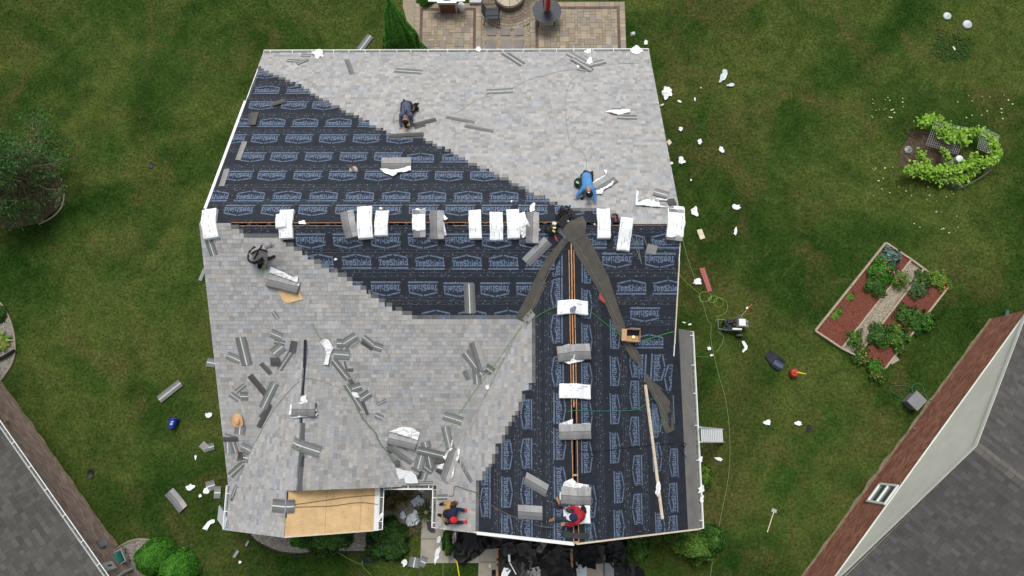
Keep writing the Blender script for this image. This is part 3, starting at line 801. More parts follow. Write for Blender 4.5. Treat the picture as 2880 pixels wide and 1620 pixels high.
# --- membranes over valleys and eave (parts of the roof)
def memb(name, pts, m, k=4, lift=.013, cr=.012, par=None):
    P = H(k, pts); return polysheet(name, P, m, par or house, lift, cr, .12)
memb('valley_membrane', [(1440, 590), (1385, 650), (1310, 770), (1260, 850), (1190, 980), (1190, 1080), (1110, 1260), (985, 1440), (890, 1395), (1000, 1190), (1110, 960), (1200, 790), (1290, 690), (1390, 560)], M_FELT, lift=.016)
memb('valley_membrane', [(1450, 480), (1590, 520), (1680, 680), (1830, 980), (1900, 1200), (1990, 1460), (1885, 1460), (1780, 1220), (1640, 970), (1500, 750), (1445, 600)], M_FELT, lift=.020)
memb('valley_membrane', [(1300, 520), (1420, 430), (1570, 370), (1605, 440), (1595, 570), (1450, 640), (1395, 600)], M_FELT, lift=.030, cr=.02)
memb('valley_membrane', [(1870, -5), (1990, -5), (2010, 150), (2120, 270), (2150, 340), (2170, 450), (2050, 340), (1990, 230)], M_FELT, 6, lift=.022, cr=.02)
memb('valley_membrane', [(2200, 480), (2260, 570), (2390, 670), (2350, 660), (2470, 860), (2490, 1070), (2410, 1110), (2380, 1050), (2330, 840), (2200, 600)], M_FELT, 6, lift=.022, cr=.02)
memb('red_flap', [(1735, 1140), (1795, 1230), (1785, 1250), (1738, 1205)], mat('red_underside', (.40, .07, .06)), 4, .05, .0)
memb('red_flap', [(1290, 545), (1312, 600), (1312, 630), (1285, 590)], mat('red_underside', (.40, .07, .06)), 4, .05, .0)
for k_, pts in ((4, [(1440, 600), (1360, 700), (1280, 830), (1200, 1000), (1110, 1180), (1010, 1400)]), (4, [(1470, 600), (1560, 740), (1680, 960), (1800, 1160), (1930, 1449)]), (6, [(1930, 30), (2040, 220), (2150, 430)]), (6, [(2210, 520), (2300, 720), (2440, 1000)])):
    MB().tube([p+V((0, 0, .045)) for p in H(k_, pts)], .007, 4).build('crease_line', mat('pale_crease', (.22, .205, .175)), house)
# grey eave membrane on the garage
o, u, v, n, U, L = frame('GE'); par = slope_part['GE']
wv = .60
nn_ = 20; vv, ff = [], []
for q in range(nn_+1):
    x = U*q/nn_; vv += [o+u*x-v*.01+n*.004, o+u*x+v*(wv+.01*noise.noise((x, 2, 2)))+n*.010]
for q in range(nn_): ff.append((2*q+1, 2*q+3, 2*q+2, 2*q))
m_ = obj('eave_membrane', vv, ff, M_MEMB, house)
# dark rake starter and grey starter strips on the rear slope
memb('starter_strip', [(890, 335), (950, 330), (935, 345), (900, 350), (850, 480), (790, 640), (775, 640), (840, 470)], mat('starter_strip_dark', (.075, .085, .10), .9, 60, .15), 1, .012, .0)

# --- ridge slots, rakes, trims
def bar(name, A, B, w, h, m, par=house, lift=0):
    A, B = V(A), V(B); up = V((0, 0, 1)); return MB().bar(A+up*lift, B+up*lift, w, h).build(name, m, par)
def lerp(a, b, t): return a+(b-a)*t
sl_ = (.05)*SR
for y, sg in ((YR+.046, 1), (YR-.046, -1)):
    x = XL+.9
    while x < XR-.1:
        x2 = min(x+random.uniform(1.6, 2.44), XR-.1)
        yy = y+random.uniform(-.006, .006)
        if random.random() < .3: x = x2; continue
        bar('sheathing_edge', (x+.01, yy, ZR-.028), (x2-.01, yy, ZR-.028), .014, .03, M_COPPER); x = x2
for i in range(8):
    x = XG+.3+i*.37
    bar('rafter_end', (x, YR-.06, ZR-.07), (x, YR+.06, ZR-.07), .04, .05, M_PALE)
for sg in (-1, 1):
    y = YGF+.02
    while y < YGA-.3:
        y2 = min(y+random.uniform(1.2, 2.4), YGA-.3); xx = XG+sg*.068+random.uniform(-.006, .006)
        bar('sheathing_edge', (xx, y+.01, ZG-.022), (xx, y2-.01, ZG-.022), .022, .032, M_COPPER); y = y2
bar('ridge_board', (XG, YGF+3.6, ZG-.10), (XG, YGA-.1, ZG-.085), .035, .14, M_COPPER)
for y in (YGF+.05, 1.55, 2.2, .4, -.85):
    bar('rafter_end', (XG-.07, y, ZG-.06), (XG+.07, y, ZG-.06), .045, .05, M_WOOD)
n = nrm('R')
def rake(name, s, xa, ya, xb, yb, w, h, m, lift=.02):
    A = V((xa, ya, zpl(s, xa, ya)+lift)); B = V((xb, yb, zpl(s, xb, yb)+lift)); return bar(name, A, B, w, h, m)
P1 = hit(577, 588, 0, 'R'); P2 = hit(695, 285, 0, 'R')
rake('drip_edge', 'R', XL+.01, P1.y, XL+.01, P2.y, .085, .05, M_WHITE, .012)
rake('rake_board', 'R', XL+.02, YR, XL+.02, YB, .03, .16, M_WHITE, -.085)
rake('rake_board', 'F', XL+.02, YR, XL+.02, YF, .03, .16, M_WHITE, -.085)
rake('rake_board', 'R', XR-.02, YR, XR-.02, YB, .03, .16, M_WHITE, -.085)
rake('rake_board', 'F', XR-.02, YR, XR-.02, 2.6, .03, .16, M_WHITE, -.085)
rake('sheathing_edge', 'F', XR-.015, YR-1.0, XR-.015, 2.9, .035, .03, M_PALE, .008)
P1 = hit(1342, 1497, 0, 'GL')
rake('drip_edge', 'GL', P1.x, YGF+.01, XG-.06, YGF+.01, .09, .05, M_WHITE, .012)
rake('rake_board', 'GL', XG-HW, YGF+.02, XG, YGF+.02, .03, .16, M_WHITE, -.085)
rake('rake_board', 'GR', XG, YGF+.02, XG+HW, YGF+.02, .03, .16, M_WHITE, -.085)
rake('sheathing_edge', 'GR', XG+.02, YGF+.012, XG+HW-.02, YGF+.012, .045, .03, M_PALE, .006)
rake('rake_board', 'PL', XWL, YP+.02, XP, YP+.02, .03, .14, M_PALE, -.08)
rake('rake_board', 'PR', XP, YP+.02, XPR, YP+.02, .03, .14, M_PALE, -.08)
rake('sheathing_edge', 'PR', XP+.02, YP+.01, XPR-.12, YP+.01, .04, .025, M_PALE, .004)
# white drip edge down the porch eave
o, u, v, n, U, L = frame('PR')
obj('drip_edge', [o+n*.006, o+u*U+n*.006, o+u*U+v*.16+n*.008, o+v*.16+n*.008], [(3, 2, 1, 0)], M_WHITE, house)
# dark gap along the porch ridge
obj('ridge_gap', [(XP-.02, YP+.55, ZP+.012), (XP+.05, YP+.55, ZP-.02), (XP+.05, YF-.1, ZP-.02), (XP-.02, YF-.1, ZP+.012)], [(0, 1, 2, 3)], M_DARK, house)

def gutter(A, B, outw, par=house, w=.14, hang=.62, drop=.015, seed=1):
    A, B = V(A), V(B); u = (B-A).normalized(); O = V(outw); Z = V((0, 0, 1)); A = A-Z*drop+O*.004; B = B-Z*drop+O*.004
    prof = [(0, .0), (0, -.10), (w*.72, -.10), (w, -.015), (w, 0), (w-.022, 0), (w-.022, -.012), (w*.72-.012, -.088), (.010, -.088), (.010, 0)]
    v, f = [], []; N = len(prof)
    for P in (A, B): v += [P+O*a+Z*b for a, b in prof]
    for i in range(N): f.append((i, (i+1) % N, (i+1) % N+N, i+N))
    f.append(tuple(range(N))); f.append(tuple(range(2*N-1, N-1, -1)))
    g = obj('gutter', v, f, M_WHITE, par)
    for E2, d in ((A, u), (B, -u)): MB().box(E2+d*.006+O*w/2-Z*.05, .012, w, .10, X=u, Y=O, Z=Z).build('end_cap', M_WHITE, g)
    L = (B-A).length; t = .25
    while t < L-.1:
        MB().box(A+u*t+O*w/2-Z*.008, .022, w, .012, X=u, Y=O, Z=Z).build('gutter_hanger', M_WHITE, g); t += hang*random.uniform(.8, 1.3)
    MB().box((A+B)/2+O*(w*.40)-Z*.072, L-.04, w*.62, .012, X=u, Y=O, Z=Z).build('gutter_floor_shade', mat('gutter_floor_shade', (.115, .115, .11), .95, 9, .5), g)  # grey floor strip added to darken the gutter interior, its shade put in as colour
    return g
gutter((XL, YB, ZE), (XR, YB, ZE), (0, 1, 0))
gutter((XWL, YF-.02, ZE), (XWL, YP+.02, ZE), (-1, 0, 0))
gutter((XPR, YP+.02, zpl('PR', XPR, 0)), (XPR, YF-.08, zpl('PR', XPR, 0)), (1, 0, 0))
gutter((XPR+.13, YF, ZE), (XG-HW-.12, YF, ZE), (0, -1, 0))
gutter((XG-HW, YF-.14, ZE), (XG-HW, YGF+.02, ZE), (-1, 0, 0))
gutter((XG+HW, YGF+.02, ZE), (XG+HW, YGN-.02, ZE), (1, 0, 0), hang=.85)
for x0_, y0_ in ((XWL-.02, YF+.06),):
    MB().box((x0_+.05, y0_-.02, ZE-.06), .16, .10, .10).build('valley_pocket', M_DARK, house)
for i in range(4):   # ridge caps at the head of the front gable
    y = 3.0-.16*i
    obj('ridge_cap', [(XW-.14, y, zpl('WL', XW-.14, 0)+.03-.004*i), (XW, y, ZW+.035), (XW+.14, y, zpl('WR', XW+.14, 0)+.03), (XW-.14, y+.2, zpl('WL', XW-.14, 0)+.024), (XW, y+.2, ZW+.028), (XW+.14, y+.2, zpl('WR', XW+.14, 0)+.024)],
        [(0, 1, 4, 3), (1, 2, 5, 4)], M_SHIN, house, [shcol()]*2)

# ================================================================== NEIGHBOUR HOUSES
def roof_items(par, o, u, v, n, U, L, cols, items, tw=.30, e=.143, m=60):
    K = int(L/e)
    for k in range(K):
        x = -random.uniform(0, tw)
        while x < U:
            w = tw*random.choice((.5, .5, 1, .75)); a, b = max(0, x)+.002, min(U, x+w)-.002; x += w
            if b-a < .03: continue
            c = o+u*((a+b)/2)+v*(k+.5)*e
            if not inframe(c, m): continue
            P, f = slab(o, u, v, n, a, b, k*e-.004, (k+1)*e+.02, .016 if random.random() < .5 else .012, .006, .0)
            items.append((par, P, f, [jit(random.choice(cols), .09)]*5, area_px(P[:4])))
# --- right: brick wall, cream gable, dark roof
RA, RB = V((9.861, -4.496, 0)), V((17.57, 4.532, 0)); ru = (RB-RA).normalized(); rn = V((-ru.y, ru.x, 0))   # rn faces our house
def RP(s, z, off=0.0): return RA+ru*s+rn*off+V((0, 0, z))
rh = empty('neighbour_house', RP(6, 0), 'red brick house with a cream gable at the lower right', 'house')
S0, S1, SA, ZB, ZA = -.9, 11.87, 5.75, 2.04, 4.68
obj('wall', [RP(S0, 0, -.005), RP(S1, 0, -.005), RP(S1, ZB, -.005), RP(S0, ZB, -.005), RP(S0, 0, -6), RP(S1, 0, -6), RP(S1, ZB, -6), RP(S0, ZB, -6)],
    [(1, 0, 3, 2), (4, 5, 6, 7), (0, 4, 7, 3), (5, 1, 2, 6)], M_MORTAR, rh)
it = []
WIN = (2.75, 3.95, .70, 1.88)
RB1 = [(.29, .125, .08), (.25, .105, .07), (.32, .15, .10), (.225, .095, .068)]
Lw = S1-S0
brickwork(rh, RP(S1, 0), RP(S0, 0), ZB, it, RB1, skip=lambda a, z: 3.36 < S1-a < 4.06 and WIN[2]-.06 < z < WIN[3]+.03)
# north return wall
brickwork(rh, RP(S1, 0, -2.0), RP(S1, 0, 0), ZB, it, RB1)
pieces('brick', it, M_STONE, rh, 300)
mm = mat('cream_siding', (.66, .67, .61), .7, 2, .05, scale2=.6, amt2=.05)
obj('gable', [RP(S0+.1, ZB, .02), RP(S1, ZB, .02), RP(SA, ZA-.03, .02), RP(S0+.1, ZB, -.1), RP(S1, ZB, -.1)], [(1, 0, 2), (3, 0, 1, 4)], mm, rh)
SLR = (ZA-ZB)/(SA-S0-.3)
MB().bar(RP(S0, ZB-.01, .03), RP(S1, ZB-.01, .03), .04, .035).build('trim_board', mm, rh)
it = []
DK = [(.080, .077, .074), (.088, .084, .080), (.072, .069, .067), (.097, .093, .088), (.084, .078, .073)]
back = -rn
for sg in (-1, 1):
    run = 6.3; v = (ru*(-sg)+V((0, 0, SLR))).normalized(); L = run/abs(v.dot(ru))
    o = RP(SA+sg*run, ZA-SLR*run, .07); n = v.cross(back) if v.cross(back).z > 0 else back.cross(v)
    P = [o, o+back*9, o+back*9+v*L, o+v*L]; Q = [p-n*.06 for p in P]
    f = [(0, 1, 2, 3), (7, 6, 5, 4), (0, 4, 5, 1), (2, 6, 7, 3), (3, 7, 4, 0)]
    if (P[1]-P[0]).cross(P[3]-P[0]).dot(n) < 0: f = [tuple(reversed(q)) for q in f]
    par = obj('roof_slope', P+Q, f, mat('old_roof_deck', (.06, .058, .055)), rh)
    roof_items(par, o, back, v, n, 9, L, DK, it, .32, .15)
    MB().bar(o+v*L*.0-n*.09+rn*.0, o+v*L-n*.09, .03, .14).build('rake_board', mm, rh)
for i in range(22):
    c = RP(SA, ZA+.012, .05)+back*(.1+i*.26)
    m = MB()
    for sg in (-1, 1): m.box(c+ru*sg*.075-V((0, 0, SLR*.075)), .16, .25, .02, X=(ru*sg-V((0, 0, SLR))).normalized(), Y=back, Z=(ru*sg*SLR+V((0, 0, 1))).normalized(), c=jit((.12, .112, .10), .12))
    if inframe(c, 80): m.build('ridge_cap', M_SHIN, rh)
pieces('shingle', it, M_SHIN, rh, 300)
# window: traced on the wall
w = empty('window', RP(3.1, 1.3)); attach(w, rh)
def wpt(px, py, off=.0):
    r = ray(px, py); q = RP(0, 0, off); t = rn.dot(q-CAM)/rn.dot(r); return CAM+r*t
A_, B_, C_, D_ = (wpt(2443, 1411), wpt(2479, 1363), wpt(2530, 1367), wpt(2490, 1420))
s0, s1, z0, z1 = (A_-RA).dot(ru), (B_-RA).dot(ru), A_.z, C_.z
fr = MB()
for a, b, c, d in ((s0, s1, z0-.04, z0+.03), (s0, s1, z1-.05, z1+.01), (s0-.04, s0+.03, z0, z1), (s1-.04, s1+.03, z0, z1), (s0, s1, (z0+z1)/2-.03, (z0+z1)/2+.03)):
    cc = RP((a+b)/2, (c+d)/2, .03); fr.box(cc, b-a, .08, d-c, X=ru, Y=rn, Z=V((0, 0, 1)))
fr.build('window_frame', M_WHITE, w)
gm = mat('window_glass', (.07, .10, .09), .08, 3, .2, spec=.9)
for a, b in ((z0, (z0+z1)/2), ((z0+z1)/2, z1)):
    obj('pane', [RP(s0, a, .012), RP(s1, a, .012), RP(s1, b, .012), RP(s0, b, .012)], [(1, 0, 3, 2)], gm, w)
MB().box(RP((s0+s1)/2, z0-.07, .04), s1-s0+.16, .10, .06, X=ru, Y=rn, Z=V((0, 0, 1)), c=(.14, .055, .045)).build('sill', M_ATTR, w)
M_SOIL = ramp_mat('dry_soil', [(.3, (.13, .11, .07)), (.6, (.24, .20, .13)), (.8, (.30, .26, .18))], 5, 7, .95, .5, (40, .25))
def soil(name, line, wid, label):
    P = []
    for s, q, d in line: pass
    return None
def soil_strip(A, B, n, w, label):
    L = (B-A).length; u = (B-A)/L; N = 60; P = [A-n*.1, B-n*.1]
    for i in range(N, -1, -1):
        s = i/N*L; P.append(A+u*s+n*(w*(.45+.9*abs(noise.noise((s*1.1, 3, label.__len__()))))))
    o = polysheet('soil_strip', P, M_SOIL, lift=.006, z=0.006, cell=.3); tag(o, label, 'soil', kind='structure')
soil_strip(RP(S0, 0), RP(S1, 0), rn, .16, 'dry tan soil at the foot of the red brick wall')
# spigot and hose box
m = MB(); b = RP(6.55, .35); m.tube([b, b+rn*.10, b+rn*.12-V((0, 0, .08))], .014); m.tube([b+rn*.06+ru*-.05, b+rn*.06+ru*.05], .012); m.build('tap', M_STEEL, rh)
# green downspout at far corner
ds = MB(); q = RP(S1+.05, 0, -.35)
ds.bar(q+V((0, 0, 2)), q+V((0, 0, .2)), .09, .07); ds.bar(q+V((0, 0, .2)), q+ru*.55+rn*.1+V((0, 0, .05)), .11, .08)
ds.build('downspout', mat('green_paint', (.04, .12, .10), .4, 20, .15), rh)

# --- left: pale brick wall, gutter, grey-brown roof
LA, LB = V((-19.201, 2.125, 0)), V((-14.161, -3.688, 0)); lu = (LB-LA).normalized(); ln = V((-lu.y, lu.x, 0))
def LP(s, z, off=0.0): return LA+lu*s+ln*off+V((0, 0, z))
lh = empty('neighbour_house', LP(5, 0), 'pale brown brick house with a white gutter at the lower left', 'house')
obj('wall', [LP(-4, 0, -.005), LP(12, 0, -.005), LP(12, 2.45, -.005), LP(-4, 2.45, -.005)], [(0, 1, 2, 3)], M_MORTAR, lh)
it = []
LBK = [(.42, .31, .265), (.38, .28, .24), (.45, .335, .29), (.34, .245, .21), (.45, .36, .32)]
brickwork(lh, LP(12, 0), LP(-4, 0), 2.4, it, LBK, bl=.215, bh=.068)
pieces('brick', it, M_STONE, lh, 300)
GZ, GO = 2.5, .42
LS = .42; v = (-ln+V((0, 0, LS))).normalized(); o = LP(-4, GZ, GO); n = lu.cross(v); n = n if n.z > 0 else -n
P = [o, o+lu*16, o+lu*16+v*6, o+v*6]; f = [(0, 1, 2, 3)]
if (P[1]-P[0]).cross(P[3]-P[0]).dot(n) < 0: f = [(3, 2, 1, 0)]
par = obj('roof_slope', P, f, mat('old_roof_deck', (.06, .058, .055)), lh)
it = []; roof_items(par, o, lu, v, n, 16, 6, [(.078, .078, .071), (.088, .087, .079), (.068, .068, .063), (.097, .095, .088), (.081, .077, .069)], it, .3, .145)
pieces('shingle', it, M_SHIN, lh, 300)
obj('soffit', [LP(-4, GZ-.06, GO), LP(12, GZ-.06, GO), LP(12, GZ-.06, 0), LP(-4, GZ-.06, 0)], [(0, 1, 2, 3)], M_WHITE, lh)
gutter(LP(-4, GZ, GO), LP(12, GZ, GO), ln, lh, w=.14, hang=.95)
soil_strip(LP(-4, 0), LP(7.6, 0), ln, .16, 'dry soil strip along the pale brick wall')
def lwall(px, py, off=0.0):
    r = ray(px, py); q = LP(0, 0, off); t = ln.dot(q-CAM)/ln.dot(r); return CAM+r*t
# tan vent hood top-left, grey vent, meter box, conduit
c = lwall(8, 1182); MB().box(c+ln*.08, .32, .16, .10, X=lu, Y=ln, Z=V((0, 0, 1)), taper=.8).build('vent_hood', mat('tan_paint', (.42, .36, .24)), lh)
c = lwall(282, 1533); m = MB(); m.box(c+ln*.02, .30, .04, .34, X=lu, Y=ln, Z=V((0, 0, 1))); m.add([c+ln*.04+lu*a+V((0, 0, b)) for a, b in ((-.12, .1), (.12, .1))]+[c+ln*.20+lu*a+V((0, 0, -.08)) for a in (-.12, .12)], [(0, 1, 3, 2)]); m.build('vent_hood', M_GREYP, lh)
c = lwall(300, 1598); m = MB().box(c+ln*.07, .30, .14, .52, X=lu, Y=ln, Z=V((0, 0, 1))); mbx = m.build('meter_box', mat('pale_grey_metal', (.55, .58, .58), .5, 20, .05), lh)
MB().box(c+ln*.142+V((0, 0, .02)), .05, .01, .22, X=lu, Y=ln, Z=V((0, 0, 1))).build('meter_window', M_DARK, mbx)
MB().tube([lwall(330, 1622, .05), lwall(345, 1612, .05), lwall(371, 1600, .05)], .045, 8).build('conduit', mat('pale_grey_metal', (.55, .58, .58)), lh)

# ================================================================== PLANTS
def leaves(name, C, N, size, cols, parent=None, aspect=.6, wild=.5, material=None):
    """C centres, N outward normals (numpy) -> one mesh of small leaf quads"""
    n = len(C); t = rng.normal(0, 1, (n, 3)); N = N+wild*t*.6; N /= np.linalg.norm(N, axis=1)[:, None]+1e-9
    a = np.cross(N, rng.normal(0, 1, (n, 3))); a /= np.linalg.norm(a, axis=1)[:, None]+1e-9; b = np.cross(N, a)
    s = size*rng.uniform(.6, 1.3, (n, 1)); a = a*s; b = b*s*aspect
    P = np.stack([C-a, C+b*.9-a*.1, C+a, C-b*.9-a*.1], 1).reshape(-1, 3)
    me = bpy.data.meshes.new(name); me.vertices.add(4*n); me.vertices.foreach_set('co', P.astype(np.float32).ravel())
    me.loops.add(4*n); me.loops.foreach_set('vertex_index', np.arange(4*n, dtype=np.int32))
    me.polygons.add(n); me.polygons.foreach_set('loop_start', np.arange(0, 4*n, 4, dtype=np.int32)); me.update()
    cl = np.array(cols)[rng.integers(0, len(cols), n)]*rng.uniform(.75, 1.25, (n, 1))
    at = me.attributes.new('col', 'FLOAT_COLOR', 'FACE'); at.data.foreach_set('color', np.concatenate([cl, np.ones((n, 1))], 1).astype(np.float32).ravel())
    me.materials.append(material or M_LEAF)
    o = bpy.data.objects.new(name, me); COL.objects.link(o)
    if parent: attach(o, parent)
    return o
GRN = [(.050, .120, .025), (.070, .155, .030), (.040, .095, .022)]
BRT = [(.055, .19, .020), (.075, .23, .026), (.045, .15, .017)]
DKG = [(.030, .075, .020), (.040, .10, .026), (.022, .055, .016)]
YGR = [(.14, .24, .032), (.11, .20, .028), (.085, .165, .028)]
M_BARK = mat('bark', (.10, .075, .055), .95, 25, .3, .5)
def shrub(label, c, rx, ry, rz, n, size, cols, name='shrub', cat='shrub', lump=.18, rot=0, group=None, cone=False, parent=None, inner=.35, freq=3.0, aspect=.6):
    c = V(c); e = parent or empty(name, (c.x, c.y, 0 if c.z < 1.5 else c.z), label, cat, group)
    d = rng.normal(0, 1, (n, 3)); d /= np.linalg.norm(d, axis=1)[:, None]; d[:, 2] = np.abs(d[:, 2]) if not cone else d[:, 2]
    rad = np.where(rng.random(n) < inner, rng.uniform(.55, .95, n), rng.uniform(.92, 1.05, n))
    lp = np.array([noise.noise((x*freq, y*freq, z*freq+c.x)) for x, y, z in d]); rad = rad*(1+lump*lp)
    if cone:
        hgt = rng.random(n)**1.15; w = (1-hgt)**.8; ang = rng.uniform(0, 2*np.pi, n)
        lp = np.array([noise.noise((math.cos(a)*freq, math.sin(a)*freq, h*5)) for a, h in zip(ang, hgt)])
        rr = w*np.where(rng.random(n) < inner, rng.uniform(.5, .95, n), 1.0)*(1+lump*lp)
        C = np.stack([rr*rx*np.cos(ang), rr*ry*np.sin(ang), hgt*rz], 1); N = np.stack([np.cos(ang), np.sin(ang), np.full(n, .5)], 1)
    else:
        C = d*rad[:, None]*np.array([rx, ry, rz]); N = d/np.array([rx, ry, rz])
    cs, sn = math.cos(rot), math.sin(rot)
    R = np.array([[cs, -sn, 0], [sn, cs, 0], [0, 0, 1]]); C = C @ R.T+np.array(c); N = N @ R.T
    N /= np.linalg.norm(N, axis=1)[:, None]
    leaves('foliage', C, N, size, cols, e, aspect)
    st = MB()
    for i in range(4):
        a = i*1.6+.3; st.tube([c+V((.03*math.cos(a), .03*math.sin(a), -.02)), c+V((rx*.35*math.cos(a), ry*.35*math.sin(a), rz*.6))], [.025, .010], 5)
    st.build('stem', M_BARK, e); return e
def gp(k, u, v, z=0): return atz(*cp(k, u, v), z)
# conical evergreen behind the house
tb_ = V((atz(1150, 170).x, YB+1.0, 0))
e = empty('arborvitae', tb_, 'tall bright green conical evergreen beside the rear patio', 'tree')
shrub('', tb_, .95, .9, 4.7, 34000, .05, BRT+GRN[:1], cone=True, lump=.30, parent=e, freq=2.4, inner=.25)
MB().tube([tb_, tb_+V((0, 0, 3.6))], [.10, .03], 7).build('trunk', M_BARK, e)
# small bush by the grill
shrub('small round green bush left of the grill', gp('T', 510, 10), .33, .33, .5, 3000, .03, BRT)
# bright hedge pair bottom left
c = gp('K', 1500, 760, .7); shrub('bright green clipped hedge mound nearer the hose reel', (c.x, c.y, 0), .66, .62, 1.05, 22000, .034, BRT, name='hedge', cat='hedge', lump=.14, inner=.2, group='bright hedge mounds')
c = gp('K', 2080, 1080, .7); shrub('bright green clipped hedge mound at the bottom frame edge', (c.x, c.y, 0), .64, .62, 1.0, 22000, .034, BRT, name='hedge', cat='hedge', lump=.14, inner=.2, group='bright hedge mounds')
# hosta and bush at the left edge
e = empty('hosta', gp('S', 2, 960), 'variegated yellow green hosta in the left gravel bed', 'plant')
c = gp('S', 2, 958)
m = MB()
for i in range(70):
    a = random.uniform(0, 6.28); L = random.uniform(.12, .48); h = .28-.35*L; wd = .055
    d = V((math.cos(a), math.sin(a), 0)); q = V((-d.y, d.x, 0)); b0 = c+d*L*.35+V((0, 0, h)); b1 = c+d*L*.7+V((0, 0, h+.06)); b2 = c+d*(L+.06)+V((0, 0, h-.05))
    cl = jit(random.choice([(.20, .24, .05), (.30, .32, .10), (.10, .17, .03)]), .15)
    m.add([b0-q*.02, b1-q*wd, b2, b1+q*wd, b0+q*.02, b1+V((0, 0, .012))], [(0, 1, 5), (1, 2, 5), (2, 3, 5), (3, 4, 5), (0, 5, 4)], cl)
m.build('foliage', M_LEAF, e)
shrub('small dark bush at the left edge above the hosta', gp('S', -3, 885), .35, .35, .4, 2500, .035, GRN)
m = MB(); m.tube([gp('S', -20, 1017, .12), gp('S', 12, 1003, .12), gp('S', 40, 985, .12)], .06, 8); m.build('drain_pipe', M_DARK); tag(bpy.data.objects['drain_pipe'], 'dark corrugated drain pipe lying beside the hosta', 'pipe')
# tall pine on the left
def pine():
    b = atz(72, 515); e = empty('pine_tree', b, 'sparse blue green pine with bare brown branches at the left edge', 'tree')
    m = MB(); m.tube([b, b+V((.1, .05, 1.7)), b+V((0, .1, 3.7))], [.14, .09, .03], 8, c=None); m.build('trunk', M_BARK, e)
    br = MB(); C, N = [], []; random.seed(31)
    def spray(tip, d):
        for k in range(46):
            f = V((random.gauss(0, 1), random.gauss(0, 1), random.gauss(.4, .7))).normalized(); q = tip+V((random.gauss(0, .17), random.gauss(0, .17), random.gauss(0, .07)))
            C.append(q); N.append(f)
    for i in range(96):
        z = random.uniform(.3, 3.3); a = random.uniform(0, 6.28); L = (2.95-.58*z)*random.uniform(.5, 1.05)
        s = b+V((0, 0, z)); d = V((math.cos(a), math.sin(a), 0)); q = V((-d.y, d.x, 0))
        pts = [s, s+d*L*.4+V((0, 0, .05))+q*random.uniform(-.1, .1), s+d*L*.75+V((0, 0, .12))+q*random.uniform(-.2, .2), s+d*L+V((0, 0, .3))]
        br.tube(pts, [.04, .03, .018, .008], 5)
        for t in range(7):
            w = random.uniform(.3, 1); p = s+d*L*w+V((0, 0, .1)); sd = q*random.choice((-1, 1))*random.uniform(.15, .5)+d*random.uniform(.05, .35)+V((0, 0, random.uniform(-.05, .25)))
            br.tube([p, p+sd*.6, p+sd], [.014, .009, .004], 4)
            if random.random() < .6: spray(p+sd, sd)
        spray(pts[-1], d)
    br.build('branch', mat('dry_branch', (.17, .125, .085), .95, 20, .25), e)
    leaves('needles', np.array([tuple(p) for p in C]), np.array([tuple(p) for p in N]), .075, [(.06, .155, .045), (.085, .20, .055), (.08, .19, .04), (.05, .125, .04)], e, .2, 1.2)
pine()
# shrubs in front of the house and about the garage
for k, u, v, rx, ry, rz, n, s, cols, lab in (
  (7, 1560, 1050, .85, .62, .9, 12000, .045, GRN, 'wide green shrub under the bare porch deck'),
  (7, 2180, 1090, .72, .70, .75, 12000, .045, GRN+DKG, 'dark green spreading shrub beside the concrete walk'),
  (7, 1290, 1080, .36, .26, .5, 2600, .04, BRT, 'small bright shrub poking out left of the porch deck'),
  (8, 215, 1110, .22, .42, 1.0, 5200, .035, GRN, 'narrow green shrub between the walk and the black tarp'),
  (8, 2135, 1150, .42, .50, .9, 9000, .04, GRN, 'upright green shrub right of the driveway tarp'),
  ('E', 560, 1170, .80, .52, 1.15, 20000, .038, YGR+GRN, 'large yellow green conical shrub off the garage corner'),
  ('E', 740, 1110, .40, .42, .95, 9000, .038, GRN+BRT[:1], 'smaller green shrub right of the garage corner shrub'),
  ('E', 660, 530, .33, .38, .8, 6000, .032, YGR, 'small round shrub against the garage side under the gutter')):
    c = gp(k, u, v, rz*.45); shrub(lab, (c.x, c.y, 0), rx, ry, rz, n, s*1.1, cols, lump=.42, rot=-.25 if k == 'E' else 0, freq=2.4)
# strappy ornamental plants by the porch
def strappy(label, c, n, L, cols, name='ornamental_grass', cat='plant'):
    m = MB(); c = V(c)
    for i in range(n):
        a = random.uniform(0, 6.28); l_ = L*random.uniform(.5, 1.1); d = V((math.cos(a), math.sin(a), 0)); q = V((-d.y, d.x, 0))*.017
        p0 = c+d*.04; p1 = c+d*l_*.5+V((0, 0, l_*.5)); p2 = c+d*l_+V((0, 0, l_*.12))
        m.add([p0-q, p0+q, p1+q, p1-q, p2], [(0, 1, 2, 3), (3, 2, 4)], jit(random.choice(cols), .2))
    e = empty(name, c, label, cat); m.build('foliage', M_LEAF, e); return e
OLV = [(.12, .12, .035), (.16, .15, .05), (.08, .085, .025), (.19, .17, .07)]
strappy('olive strappy plant against the porch brickwork', gp('N', 540, 170), 120, .5, OLV); strappy('fading brown strappy plant left of the plastic heap', gp('N', 360, 290), 100, .45, [(.13, .10, .04), (.09, .075, .03), (.16, .13, .06)])
strappy('spiky dark grass clump beside the garage gutter', gp('N', 880, 450), 60, .55, [(.05, .075, .02), (.08, .10, .03)])
strappy('low fallen tan stems along the walk edge', gp('N', 700, 700), 80, .35, [(.17, .14, .08), (.12, .095, .05), (.07, .08, .03)])

